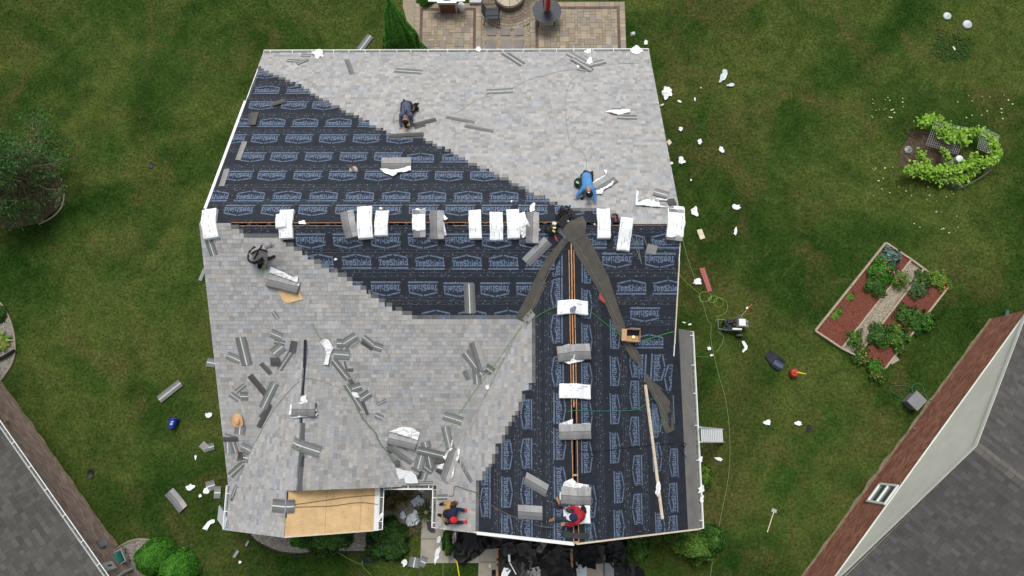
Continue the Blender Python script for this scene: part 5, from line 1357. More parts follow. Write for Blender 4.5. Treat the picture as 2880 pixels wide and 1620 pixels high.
# ================================================================== TORN-OFF ROOFING AT THE DRIVEWAY
def wpts(pts): return G('W', pts)
o = polysheet('tarp', wpts([(100, 20), (330, 30), (640, 120), (680, 200), (560, 235), (480, 232), (420, 290), (330, 350), (260, 385), (190, 440), (140, 420), (70, 330), (90, 200)]), M_TARP, None, .05, .22, .09, z=0, freq=2.6); tag(o, 'black tarp spread left of the dump trailer', 'tarp')
o = polysheet('tarp', wpts([(1960, 60), (2200, 40), (2215, 230), (2240, 400), (2330, 430), (2430, 480), (2440, 620), (2050, 640), (2040, 440), (1970, 420)]), M_TARP, None, .05, .30, .09, z=0, freq=2.4); tag(o, 'black tarp heaped right of the driveway', 'tarp')
tr = empty('dump_trailer', wpts([(1000, 500)])[0], 'trailer heaped with torn-off black shingles below the garage gable', 'trailer')
tl = wpts([(650, 190), (1480, 190), (1560, 640), (600, 640)])
RUST = mat('rusty_steel', (.13, .085, .06), .8, 20, .3, .2)
y0_, y1_ = tl[3].y-.5, tl[0].y; x0_ = (tl[0].x+tl[3].x)/2; x1_ = (tl[1].x+tl[2].x)/2
MB().box(((x0_+x1_)/2, (y0_+y1_)/2, .5), x1_-x0_, y1_-y0_, .08).build('bed', RUST, tr)
for x in (x0_, x1_): 
    MB().box((x, (y0_+y1_)/2, .78), .05, y1_-y0_, .5).build('side_wall', RUST, tr); MB().box((x, (y0_+y1_)/2, 1.05), .08, y1_-y0_+.05, .06).build('top_rail', mat('worn_rail', (.26, .17, .11), .7, 12, .3), tr)
MB().box(((x0_+x1_)/2, y1_, .78), x1_-x0_, .05, .5).build('end_wall', RUST, tr)
for x in (x0_-.12, x1_+.12): MB().tube([V((x-.08, y0_+.6, .32)), V((x+.08, y0_+.6, .32))], .32, 18).build('wheel', M_DARK, tr)
SHB = mat('torn_shingle', None, .95, 200, .2, .3, scale2=6, amt2=.2)
random.seed(11)
def debris_sheet(c, sx, sy, rz, tilt, cr, lab, col, name='torn_shingle'):
    N = 7; v, f = [], []; R = Matrix.Rotation(rz, 3, 'Z') @ Matrix.Rotation(tilt, 3, 'X'); s_ = random.uniform(0, 50)
    for j in range(N+1):
        for i in range(N+1):
            a, b = i/N-.5, j/N-.5; k = 1-.18*noise.noise((a*4+s_, b*4, 0)); p = V((a*sx*k, b*sy*k, cr*noise.noise((a*3+s_, b*3, 1))+cr*.5*noise.noise((a*7, b*7+s_, 1)))); v.append(V(c)+R @ p)
    for j in range(N):
        for i in range(N): q = j*(N+1)+i; f.append((q, q+1, q+N+2, q+N+1))
    o = obj(name, v, f, SHB, None, [jit(col, .12)]*len(f)); s2 = o.modifiers.new('thickness', 'SOLIDIFY'); s2.thickness = .008; tag(o, lab, 'shingle', 'torn-off roofing in the trailer'); return o
fill = MB()
for k in range(150):
    u, v = random.uniform(680, 1900), random.uniform(170, 600)
    if u > 1560 and v > 360: continue
    hh = .65+random.uniform(0, .5) if u < 1500 else random.uniform(.1, .4)
    c = gp('W', u, v, hh); s = random.uniform(.15, .45)
    R = Matrix.Rotation(random.uniform(0, 6.28), 3, 'Z') @ Matrix.Rotation(random.gauss(0, .35), 3, 'X') @ Matrix.Rotation(random.gauss(0, .3), 3, 'Y'); s_ = random.uniform(0, 9); N = 3; vv, ff = [], []
    for j in range(N+1):
        for i in range(N+1): a, b = i/N-.5, j/N-.5; vv.append(c+R @ V((a*s*1.6, b*s, .12*noise.noise((a*3+s_, b*3, s_)))))
    for j in range(N):
        for i in range(N): q = j*(N+1)+i; ff.append((q, q+1, q+N+2, q+N+1))
    fill.add(vv, ff, jit(random.choice([(.012, .012, .012), (.022, .022, .022), (.042, .042, .042), (.009, .009, .010)]), .2))
o = fill.build('torn_roofing', SHB); tag(o, 'heap of torn black felt and shingle scraps', 'debris', kind='stuff')
for u, v, sx, sy, rz, lab, col in ((1170, 215, .40, .20, 1.0, 'tan torn shingle piece at the top of the heap', (.13, .12, .105)), (980, 440, .35, 1.1, -.25, 'long dark grey torn shingle strip in the heap', (.05, .05, .048)), (1080, 545, .42, .36, .25, 'pale grey shingle square at the bottom of the heap', (.20, .20, .20)),
  (830, 500, .50, .55, .5, 'black curled shingle with a white edge in the heap', (.02, .02, .021)), (1240, 520, .9, .5, -.2, 'broad black felt sheet at the bottom centre of the heap', (.016, .016, .017)), (1330, 330, .8, .45, .6, 'dark grey felt fold in the middle of the heap', (.028, .028, .03)), (1480, 480, .35, .75, .55, 'black folded felt strip near the bare concrete', (.012, .012, .013)),
  (1700, 290, .9, .5, .1, 'ragged black felt sheet on the bare concrete', (.010, .010, .011)), (960, 240, .5, .4, .2, 'charcoal shingle scrap left of the tan piece', (.035, .035, .034)), (1050, 330, .25, .45, .1, 'brownish shingle scrap mid heap', (.06, .054, .047)), (760, 240, .45, .4, .3, 'dark shingle scrap beside the trailer rail', (.03, .03, .03))):
    hh = 1.18 if u < 1500 else .5
    debris_sheet(gp('W', u, v, hh), sx, sy, rz, random.gauss(0, .12), .12, lab, tuple(x*1.7 for x in col))
o = polysheet('paper_scrap', [gp('W', *p, 1.22) for p in [(700, 470), (770, 480), (785, 510), (740, 580), (650, 640), (670, 540)]], M_PAPER, None, .02, .06, .07, z=1.2); tag(o, 'white wrapper sheet draped on the torn-off heap', 'wrapper')
MB().bar(gp('W', 762, 310, 1.2), gp('W', 768, 400, 1.2), .07, .02).build('paper_strip', M_PAPER); tag(bpy.data.objects['paper_strip'], 'narrow white paper strip in the torn-off heap', 'paper')
MB().bar(gp('W', 770, 410, 1.25), gp('W', 850, 555, 1.2), .03, .02).build('paper_strip', M_PAPER); tag(bpy.data.objects['paper_strip.001'], 'thin white adhesive strip on the curled black shingle', 'paper')
a, b = gp('W', 1660, 380, .10), gp('W', 1675, 680, .10); pk = MB().bar(a, b, .36, .06).build('aluminium_plank', mat('alum_plank', (.50, .56, .58), .4, 20, .1)); tag(pk, 'pale aluminium plank lying on the bare concrete', 'plank')
for i in range(4): MB().bar(a.lerp(b, .1+i*.12)+V((-.1, 0, .033)), a.lerp(b, .13+i*.12)+V((-.06, 0, .033)), .02, .006).build('plank_slot', M_DARK, pk)
o = MB().box(gp('W', 2010, 560, .2), .34, .9, .4, taper=.9).build('storage_bin', mat('blue_grey_bin', (.16, .18, .20), .5, 20, .1)); tag(o, 'blue grey bin between the concrete and the right tarp', 'bin')
m = MB().bar(gp('W', 93, 40, .9), gp('W', 0, 210, .05), .07, .04); o = m.build('trim_board', M_WHITE); tag(o, 'white trim board leaning beside the black tarp', 'board')
# yard sign
sg = empty('yard_sign', gp('W', 80, 200), 'small white yard sign with a pink patch beside the black tarp', 'sign')
v = [gp('W', 100, 55, .95), gp('W', 55, 150, .8), gp('W', 75, 215, .2), gp('W', 105, 110, .55)]
obj('board', v, [(0, 1, 2, 3)], M_WHITE, sg); cc = sum(v, V())/4; obj('pink_patch', [cc+(p-cc)*.55+V((0, 0, .012)) for p in v], [(0, 1, 2, 3)], mat('pink_ink', (.55, .10, .14)), sg)
MB().tube([cc-V((0, 0, .05)), V((cc.x, cc.y-.05, 0))], .012, 5).build('stake', M_STEEL, sg)
a, b = gp('W', 108, 380, .03), gp('W', 145, 600, .03); o = MB().tube([a, b], .022, 8).build('yellow_pole', mat('yellow_paint', (.70, .62, .02), .5)); tag(o, 'yellow pole lying on the grass beside the walk', 'pole')
o = MB().tube([gp('W', 48, 62, .35), gp('W', 52, 55, .5)], .05, 8).build('hose_nozzle', mat('yellow_paint', (.70, .62, .02))); tag(o, 'yellow hose nozzle at the head of the narrow shrub', 'nozzle')
o = polysheet('felt_scrap', G(7, [(1935, 1255), (2090, 1275), (2100, 1300), (1950, 1318), (1930, 1300)]), M_TARP, None, .03, .06, .1, z=0); tag(o, 'black felt rectangle on the lawn below the front bed', 'felt')
o = polysheet('felt_scrap', G('N', [(900, 590), (1000, 600), (1030, 760), (960, 765), (910, 720)]), mat('felt_charcoal', (.05, .05, .055)), None, .04, .06, .1, z=.03); tag(o, 'charcoal felt scrap on the concrete walk', 'felt')

# ================================================================== LOOSE THINGS ON ROOF AND LAWN
def place(k, u, v, on, h=0.0):
    x, y = cp(k, u, v)
    if on == 'g': return atz(x, y, h)
    if on in SLOPES: return hit(x, y, h, on)
    return hit(x, y, h)
def zat(x, y, on):
    if on == 'g': return 0.012
    if on in SLOPES: return zpl(on, x, y)
    return surf(x, y)+.022
random.seed(21)
def strip(k, u0, v0, u1, v1, w, kind, label, lift=.0, on='r', curl=.0, flip=False):
    A, B = place(k, u0, v0, on), place(k, u1, v1, on); mid = (A+B)/2
    s = on if on in SLOPES else (slope_at(mid.x, mid.y) if on == 'r' else None)
    n = nrm(s) if s else V((0, 0, 1)); d = (B-A).normalized(); q = n.cross(d).normalized()*w
    if flip: q = -q
    L = (B-A).length; N = max(2, int(L/.125))
    if kind == 'b':
        fr = [0, .20, .43, .52, .78, 1.0]; g = random.uniform(.85, 1.2)
        base = [(.150*g, .158*g, .150*g), (.175*g, .183*g, .178*g), (.66, .68, .68), (.20*g, .208*g, .205*g), (.155*g, .16*g, .152*g)]
    elif kind == 'f': fr = [0, .27, .50, .53, 1.0]; base = [(.145, .148, .15), (.185, .187, .188), (.09, .09, .09), None]
    elif kind == 'd': fr = [0, .5, 1.0]; g = random.uniform(.8, 1.15); base = [(.088*g, .086*g, .083*g), (.105*g, .103*g, .10*g)]
    else: fr = [0, .5, 1.0]; base = [(.235, .24, .232), (.265, .27, .262)]
    rag = random.uniform(0, 60); M = len(fr); v, f, c = [], [], []
    for t in (0, 1):
        for i in range(N+1):
            a = i/N
            for j, b in enumerate(fr):
                e = (.012*noise.noise((a*9+rag, j, 0))) if j in (0, M-1) else 0
                p = A+d*(L*a+(.010*noise.noise((b*7, rag, i)) if i in (0, N) else 0))+q*(b-.5+e)
                z = zat(p.x, p.y, on)+.010+lift+curl*(2*abs(a-.5))**2+.006*noise.noise((p.x*4, p.y*4, rag))
                v.append(V((p.x, p.y, z-(.006 if t else 0))))
    o1 = (N+1)*M
    runs = None
    for i in range(N):
        for j in range(M-1):
            k0 = i*M+j; f.append((k0, k0+M, k0+M+1, k0+1))
            if base[j] is None:
                if runs is None or i % 2 == 0: runs = shcol()
                c.append(tuple(x*.92 for x in runs))
            else: c.append(jit(base[j], .05))
            f.append((k0+1+o1, k0+M+1+o1, k0+M+o1, k0+o1)); c.append((.1, .1, .1))
    for i in range(N):
        for j in (0, M-1):
            k0 = i*M+j; f.append((k0, k0+M, k0+M+o1, k0+o1)); c.append((.10, .10, .10))
    for i in (0, N):
        for j in range(M-1):
            k0 = i*M+j; f.append((k0, k0+1, k0+1+o1, k0+o1)); c.append((.10, .10, .10))
    if (v[M]-v[0]).cross(v[1]-v[0]).z < 0: f = [tuple(reversed(x)) for x in f]
    o = obj('shingle_strip', v, f, M_SHIN, None, c); tag(o, label, 'shingle', 'loose shingle pieces'); return o
def scrap(k, u, v, r, label, asp=1.0, ang=0.0, on='r', m=None, cr=None, pts=None, name='paper_scrap', lift=.03, cat='paper'):
    if pts: P = [place(k, a, b, on) for a, b in pts]
    else:
        P = []; ph = random.uniform(0, 9)
        for i in range(19):
            t = 2*math.pi*i/19; q = r*(.86+.45*noise.noise((math.cos(t)*1.6+ph, math.sin(t)*1.6, ph))+random.uniform(-.13, .10))
            x, y = q*math.cos(t)*asp, q*math.sin(t)/asp; P.append(place(k, u+x*math.cos(ang)-y*math.sin(ang), v+x*math.sin(ang)+y*math.cos(ang), on))
    size = max((a-b).length for a in P for b in P)
    o = polysheet(name, P, m or M_PAPER, None, lift, cr if cr is not None else min(.08, .10*size), max(.022, size/13), on=lambda x, y: zat(x, y, on), freq=3.6/max(.15, size), thick=.003, smooth=False)
    tag(o, label, cat, 'torn wrapper paper'); return o

# ---- shingle strips  (view, ends, width, kind, where)
S_ = [
 (1,1172,252,1300,264,.17,'b','short grey shingle offcut near the rear left eave',0), (1,1275,292,1390,243,.13,'b','thin tilted shingle offcut just below the eave paper wad',.012), (1,1318,200,1408,205,.16,'b','shingle scrap tucked beside the rear eave paper wad',0),
 (1,1795,243,1850,388,.33,'f','steeply tilted shingle lying granules up on the left rear slope',0), (1,2258,352,2528,372,.26,'b','long near-level shingle back up above the kneeling worker',0),
 (1,850,778,815,905,.28,'d','grey felt flap on the underlayment near the left rake',.02), (1,1020,700,1160,660,.20,'d','curled dark felt scrap between the upper left logos',.03),
 (1,748,1070,680,1255,.17,'g','plain grey starter strip beside the left rake, upper',0), (1,570,1345,515,1520,.17,'g','plain grey starter strip beside the left rake, lower',0),
 ('S',1162,353,1227,337,.17,'d','dark shingle strip just right of the blue-shirted kneeling worker',.01), ('S',1165,360,1196,352,.14,'d','short dark strip below the kneeling worker’s right hand',0), ('S',1098,383,1192,378,.17,'d','dark nailing edge strip below the kneeling worker',.012),
 (2,775,175,968,298,.28,'b','shingle slanting down from the middle of the rear gutter',0), (2,1420,180,1590,275,.28,'b','upper shingle of the crossed pile at the rear gutter',0), (2,1468,240,1660,358,.25,'b','lower long shingle of the crossed pile at the rear gutter',.025), (2,1635,302,1795,262,.26,'b','right hand shingle of the crossed pile at the rear gutter',.012),
 (2,1515,335,1600,355,.16,'b','small scrap under the crossed rear gutter pile',0), (2,600,570,870,556,.27,'b','level shingle alone in the middle of the rear slope',0), (2,205,812,490,868,.27,'f','left of two end-to-end brown grey shingles on the rear slope',0), (2,390,900,680,955,.27,'f','right of two end-to-end brown grey shingles on the rear slope',0),
 (2,1860,735,2000,738,.26,'f','bent shingle piece on the right rear slope, upper',.0), (2,1912,822,2112,828,.24,'b','bent shingle piece on the right rear slope, lower',0),
 (4,1000,838,1222,618,.34,'f','diagonal shingle on bare underlayment left of the valley membrane',0), (4,428,1050,440,1350,.33,'b','upright shingle back up on the front underlayment',0), (4,2212,692,2312,716,.27,'g','small square shingle cut on the right underlayment',0),
 (4,2285,125,2420,165,.30,'b','buckled shingle piece near the right end of the ridge',.03), (4,2420,235,2500,225,.26,'d','dark looped shingle offcut at the right rake',.03), (4,1072,1338,985,1440,.26,'g','pale shingle corner at the foot of the left valley membrane',.02),
 (5,707,140,775,420,.33,'b','tall upright shingle high on the front left slope',.012), (5,572,318,706,378,.27,'b','short shingle tucked under the tall upright one',0),
 (5,1012,95,1120,140,.29,'b','square shingle cut left of the front gable ridge top',0), (5,1045,180,1150,200,.16,'b','small scrap between two shingle cuts left of the gable ridge',0), (5,1035,305,1130,228,.33,'b','wide shingle cut left of the gable ridge',.012),
 (5,1010,388,1108,388,.26,'d','folded dark shingle end left of the gable ridge',.04), (5,1098,465,1222,280,.15,'b','narrow bent strip rising to the gable ridge',.015), (5,1248,180,1228,290,.19,'d','crumpled dark shingle end beside the gable ridge',.04),
 (5,912,402,1012,508,.15,'d','dark pointed offcut on the left slope',0), (5,800,522,985,742,.20,'d','dark diagonal shingle on the left slope',0), (5,930,852,1052,600,.25,'b','diagonal shingle crossing the dark one on the left slope',.015), (5,900,940,1012,812,.09,'d','thin dark sliver below the crossing shingles',0), (5,890,1045,1000,828,.16,'d','dark shingle strip at the left valley',.01),
 (5,602,705,690,768,.20,'b','small cut left of the paired squares on the left slope',0), (5,704,732,780,732,.30,'b','small square cut beside the left slope slivers',0), (5,660,690,750,615,.13,'b','thin broken sliver above the small square cuts',0),
 (5,1645,305,1802,318,.32,'b','shingle cut right of the white torn wrapper on the gable slope',.02), (5,1740,205,1872,122,.26,'b','elbow shaped shingle pair, upper arm',.012), (5,1738,268,1775,195,.24,'b','elbow shaped shingle pair, lower arm',0), (5,1672,198,1760,198,.28,'b','square cut left of the elbow shaped pair',0), (5,1812,242,1905,165,.10,'g','thin pale sliver right of the elbow pair',0),
 (5,1940,135,2050,222,.18,'b','shingle strip high on the right of the gable valley',.012), (5,1922,185,2035,262,.12,'d','dark strip beneath the high right strip',0), (5,2045,225,2130,252,.27,'b','square cut at the end of the high right strip',.0),
 (5,1640,372,1790,558,.23,'b','long shingle lying along the right gable valley, upper',0), (5,1785,470,1842,468,.11,'d','tiny dark chip beside the right gable valley',0), (5,1750,380,1778,480,.05,'d','thin dark sliver above the tiny chip',0),
 (5,1765,612,1930,868,.20,'b','long shingle lying along the right gable valley, middle',0), (5,1825,660,1918,630,.27,'b','shingle cut across the middle valley strip',.015), (5,1922,755,2005,700,.27,'b','square cut right of the middle valley strip',0), (5,1800,600,1840,580,.2,'d','brown grey corner above the middle valley strip',0),
 (5,1930,780,1985,920,.10,'d','dark sliver in the right gable valley',0), (5,2085,812,2168,772,.10,'b','little tilted chip on the plain front slope',0), (5,2062,922,2138,955,.20,'b','small cut below the little tilted chip',0),
 (5,1240,1195,1508,1292,.34,'b','big tilted shingle across the front gable ridge',.03), (5,705,1030,697,1118,.34,'b','square cut just below the straw hat',0),
 (5,548,1128,660,1160,.17,'b','top strip of the left rake pile',.012), (5,530,1182,685,1162,.13,'d','dark strip across the left rake pile',.03), (5,577,1190,582,1308,.33,'b','wide upright cut in the left rake pile',0), (5,628,1190,665,1302,.18,'b','leaning cut in the left rake pile',.012), (5,712,1232,812,1282,.28,'b','tilted cut right of the left rake pile',.012), (5,715,1290,705,1380,.20,'d','dark cut below the left rake pile',0), (5,735,1345,785,1352,.30,'b','small cut at the left valley foot',.01), (5,680,1395,745,1375,.18,'b','narrow cut at the left valley foot',0),
 (7,600,440,730,318,.22,'b','strip lying in the left valley above the porch eave',.012), (7,655,490,728,375,.12,'g','pale sliver lying in the left valley above the porch eave',0), (7,668,535,618,660,.15,'b','bent strip beside the left porch gutter, upper',0), (7,650,600,612,690,.12,'d','dark crumpled strip beside the left porch gutter',0),
 (7,1030,735,1252,745,.38,'b','curled shingle across the porch ridge onto bare decking',.03),
 ('P',1395,145,1500,600,.26,'b','long upright shingle at the top of the corner pile',.02), ('P',835,615,1385,745,.26,'b','long level shingle across the corner pile',.055), ('P',985,450,1015,570,.30,'b','short cut above the level shingle in the corner pile',.02), ('P',915,735,840,1010,.30,'b','leaning brown shingle in the corner pile',.02), ('P',1060,745,1115,1010,.27,'b','middle shingle hanging under the level one in the corner pile',.035), ('P',975,955,1115,1065,.19,'b','small tilted cut at the bottom of the corner pile',.05), ('P',685,1020,855,1115,.22,'b','small cut left at the bottom of the corner pile',.03), ('P',925,1060,875,1225,.17,'d','dark sliver under the corner pile',.0), ('P',990,1090,945,1240,.18,'b','upright sliver under the corner pile',.0),
 ('P',245,690,375,885,.12,'b','thin strip in the right gable valley above the paper heap',.0), ('P',335,690,560,1030,.10,'g','pale sliver left of the corner pile',0), ('P',415,785,505,845,.14,'b','small dark chip with white tab left of the corner pile',.01), ('P',370,920,470,890,.22,'d','black square patch above the paper heap',.02), ('P',225,660,310,630,.16,'d','dark chip at the head of the thin valley strip',.01), ('P',1215,1010,1335,1090,.16,'d','dark triangular cut under the opened bundle',.02), ('P',1180,850,1390,870,.2,'d','dark green-grey strip right of the corner pile',.03), ('P',600,1300,1150,1275,.09,'b','strip lying along the front eave above the gutter',.0),
 ('P',245,500,740,850,.33,'f','dark edged shingle running down to the corner pile',.02), ('P',1690,790,1960,1250,.27,'f','dark edged shingle right of the opened corner bundle',.0),
 (6,475,190,565,480,.30,'f','brown grey shingle on top of the middle front pile',.04), (6,388,292,562,522,.26,'b','dark diagonal shingle in the middle front pile',.02), (6,400,470,440,560,.27,'f','tan tabbed corner under the middle front pile',0), (6,500,455,512,612,.26,'b','upright dark end of the middle front pile',.0), (6,588,435,665,490,.28,'b','green tinted cut right of the middle front pile',.0),
 (6,170,925,360,985,.30,'b','bent shingle pair below the middle front pile',.0),
 (8,990,462,1212,592,.36,'f','tilted granules-up shingle on the garage underlayment',.0), (8,918,800,1165,816,.38,'f','level granules-up shingle left of the red-shirted worker',.0), (8,100,605,212,655,.18,'b','shingle strip at the garage gutter above the red-capped worker',.0),
 (3,385,605,440,765,.25,'b','upright strip below the leftmost ridge bundle',.0), (3,1030,1330,1080,1400,.13,'b','small chip in the middle of the left front slope',0),
]
for q in S_:
    k, a, b, c, d, w, kd, lab, lf = q; strip(k, a, b, c, d, w, kd, lab, lf)
G_ = [('S',1012,142,1043,102,.30,'b','shingle fallen on the grass behind the rear gutter'), ('L',97,452,220,355,.30,'b','full shingle back up on the left lawn'), ('L',368,238,416,246,.33,'b','shingle end showing past the left rake on the grass'), ('L',338,700,375,735,.26,'g','left of two overlapped shingle cuts on the left lawn'), ('L',355,728,410,712,.27,'b','right of two overlapped shingle cuts on the left lawn'),
 ('L',158,970,238,1070,.38,'f','curved granules-up shingle on the lower left lawn'), ('L',365,945,415,930,.36,'b','square cut beside paper wads on the lower left lawn'), ('L',410,975,447,975,.42,'b','square cut nearest the house on the lower left lawn'), ('L',520,1342,546,1304,.13,'b','thin chip on the lawn below the porch'), ('L',588,1278,605,1248,.09,'b','tiny chip on the lawn at the bed edging'),
 ('N',720,1155,690,1310,.40,'b','shingle cut on the walk edge, left of a pair'), ('N',790,1200,885,1240,.36,'b','shingle cut on the walk edge, right of a pair'), (2,1775,130,1865,110,.2,'g','grey shingle corner on the patio behind the rear gutter'), (3,300,1020,345,905,.14,'g','shingle sliver on the grass beside the left rake')]
for q in G_: strip(*q[:7], q[7], .03, 'g', curl=.05 if 'curved' in q[7] else 0)
# strip of bare underlayment and metal along the front gable ridge
def ridge_strip(name, k, pts, w, m, lab):
    P = [hit(*cp(k, *p)) for p in pts]; v, f = [], []
    for p in P:
        for b in (-w/2, 0, w/2): v.append(V((p.x+b, p.y, surf(p.x+b, p.y)+.034)))
    for i in range(len(P)-1):
        for j in (0, 1): q = i*3+j; f.append((q, q+1, q+4, q+3))
    if (v[1]-v[0]).cross(v[3]-v[0]).z < 0: f = [tuple(reversed(x)) for x in f]
    obj(name, v, f, m, house)
ridge_strip('ridge_underlayment', 5, [(1358, 165), (1345, 450), (1330, 650), (1322, 800), (1310, 1000)], .085, M_UNDER, '')
ridge_strip('ridge_underlayment', 5, [(1330, 1000), (1325, 1150), (1318, 1440)], .13, mat('ridge_metal', (.10, .105, .11), .6, 30, .15), '')
ridge_strip('ridge_underlayment', 7, [(1322, 240), (1310, 350), (1295, 520), (1300, 590)], .15, mat('ridge_metal', (.10, .105, .11)), '')

o = polysheet('ridge_felt', H(8, [(1375, 985), (1500, 1015), (1630, 1005), (1632, 1072), (1500, 1072), (1380, 1060)]), mat('ridge_felt', (.042, .044, .048), .9, 20, .15), None, .055, .01, .1); tag(o, 'charcoal felt strip across the garage ridge at the gable peak', 'felt')
# ---- paper scraps
C_ = [(1,1490,190,58,'large white paper wad at the rear left gutter',1.15,.1,'R'), (2,520,140,28,'white paper wad in the rear gutter above the path',1,0,'R'), (2,1640,266,38,'white paper under the crossed rear shingles',1,0,'R'), (2,1620,163,30,'small white paper in the rear gutter',1.4,0,'R'), (2,2105,150,52,'large white paper wad at the rear right gutter',1.4,.1,'R'), (2,1525,312,16,'tiny white paper beside the crossed rear shingles',1,0,'R'), (2,1935,775,62,'white wrapper strip between the two bent shingle pieces',2.2,-.05,'R'),
 (3,1335,438,32,'small white paper on the ridge slot, left part',1.5,0,'r'), (3,1665,808,16,'tiny white paper on the front underlayment',1.3,-.3,'r'), (3,2120,295,16,'tiny white paper above the ridge bundles',1.3,.2,'r'), (4,1065,290,42,'white paper flag above the bare ridge bundle',.8,.2,'r'), (4,855,223,11,'tiny white dot of paper on the rear underlayment',1,0,'r'), (4,1130,510,14,'little white paper right of the bare ridge bundle',.7,0,'r'),
 (6,615,640,26,'small crumpled paper in the garage valley',1,0,'r'), (5,1865,715,34,'small white paper on the middle valley shingles',1.3,.4,'r'), (5,1350,765,46,'white paper flag above the gable ridge bundle',.85,0,'r'), (8,2325,570,50,'white paper wrapped about the long pale board',.6,.1,'r'),
 ('P',1530,490,42,'twisted paper tail beside the opened corner bundle',.45,.2,'r')]
for k, u, v, r, lab, asp, ang, on in C_: scrap(k, u, v, r, lab, asp, ang, on)
scrap('P', 640, 1150, 0, 'big crumpled white wrapper heap at the front eave', pts=[(400, 980), (560, 1030), (720, 1050), (810, 1130), (860, 1290), (800, 1340), (700, 1300), (590, 1290), (560, 1190), (460, 1220), (410, 1100)], cr=.13)
scrap(5, 1580, 300, 0, 'white torn wrapper twisting down the gable slope', pts=[(1510, 190), (1560, 155), (1600, 170), (1645, 250), (1610, 320), (1595, 420), (1545, 415), (1570, 320), (1560, 250)], cr=.08)
L_ = [('L',380,538,20,'white paper wad nearest the left wall',1.3,.1), ('L',305,777,10,'tiny white paper on the left lawn',.7,0), ('L',275,945,22,'white paper wad left of the lawn shingle cuts',1.2,-.4), ('L',330,995,11,'small round paper ball on the lower left lawn',1,0), ('L',367,965,20,'white paper wad on the lawn shingle cut',1,-.5), ('L',555,1370,10,'tiny white paper below the front bed',1.1,-.5),
 ('N',430,940,45,'white paper wad on the dark spreading shrub',.75,.1), ('N',545,1240,55,'blue white paper wad on the grass below the walk',.9,0), ('N',1080,875,48,'white paper on the walk, upper',.7,.2), ('N',1062,1110,85,'long white paper on the walk, lower',.6,.2),
 ('R',40,50,17,'white paper on the grass above the rear right gutter',.9,.5), ('R',568,272,38,'translucent plastic curl on the upper right lawn',.7,.4), ('R',612,340,18,'small white paper below the plastic curl',1.6,-.1), ('R',180,395,46,'large torn white wrapper on the grass by the right rake',.9,.2), ('R',265,450,12,'tiny paper right of the torn wrapper',1.4,.4), ('R',371,435,9,'tiny yellowish paper on the upper right lawn',.7,0), ('R',412,358,5,'speck of paper above the tiny yellowish one',1,0), ('R',275,637,17,'half moon of white paper near the right rake',1.1,0), ('R',402,725,19,'white paper further from the right rake',.85,.2), ('R',553,780,21,'white paper curl furthest from the right rake',.8,-.5), ('R',281,850,27,'crumpled white paper nearer the ridge end',1.0,.3), ('R',213,869,11,'small paper at the right rake edge',1,0), ('R',345,983,7,'speck of paper on the right lawn',1,0), ('R',655,1167,26,'white printed paper right of the ridge end',1.3,.1), ('R',370,1202,32,'square white wrapper beside the last ridge bundle',.95,0), ('R',646,1332,20,'narrow white paper on the right lawn',.6,.1),
 ('G',176,415,36,'white paper beside the red flashing',1.2,0), ('G',272,955,16,'small white paper below the compressor',.9,0), ('G',114,762,12,'tiny white paper above the garage gutter corner',1.4,-.2), ('G',66,746,9,'sliver of paper above the garage gutter corner',1.8,.3), ('G',291,1012,12,'tiny paper on the thin green hose',1.4,-.3), ('G',580,628,12,'tiny paper beside the fork handle',1.3,-.3), ('E',792,365,24,'small white paper right of the ladder',1.6,.3), ('S',2156,1188,9,'white speck on the right lawn, left of a pair',1.2,0), ('S',2244,1191,9,'white speck on the right lawn, right of a pair',1.2,0), ('W',525,445,26,'translucent paper on the driveway slab',.8,0)]
for k, u, v, r, lab, asp, ang in L_: scrap(k, u, v, r, lab, asp, ang, 'g', M_PLASTIC if 'plastic' in lab or 'translucent' in lab else None)
scrap('L', 375, 1165, 0, 'long torn white wrapper on the lower left lawn', pts=[(342, 1180), (372, 1190), (390, 1155), (415, 1145), (415, 1128), (398, 1127), (375, 1140)], on='g')
scrap('G', 555, 945, 0, 'bent white wrapper piece below the compressor', pts=[(535, 900), (555, 895), (583, 940), (578, 965), (545, 992), (538, 975), (558, 950)], on='g')
for k, u, v, r, lab, asp in (('N',530,490,60,'small clear plastic bag in the front bed',.9), ('N',705,550,135,'large clear plastic wrapper in the front bed',.85), ('N',770,280,105,'crossed clear plastic wrapper by the porch',1.0), ('N',810,90,55,'clear plastic under the front gutter',1.1), ('N',985,320,70,'clear plastic caught beside the garage gutter',.7)):
    scrap(k, u, v, r, lab, asp, .3, 'g', M_PLASTIC, name='plastic_wrapper', cat='plastic', lift=.1)
for k, u, v, r, lab in (('E',625,368,26,'white paper in the garage gutter below the ladder'), ('E',630,645,38,'white paper caught in the lower garage gutter'), ('E',638,740,30,'second white paper caught low in the garage gutter')):
    scrap(k, u, v, r, lab, .8, .2, 'GE')
scrap(7, 2110, 850, 0, 'white paper hanging over the porch gutter', pts=[(2080, 900), (2095, 840), (2135, 805), (2150, 825), (2110, 880), (2090, 915)], on='PR')

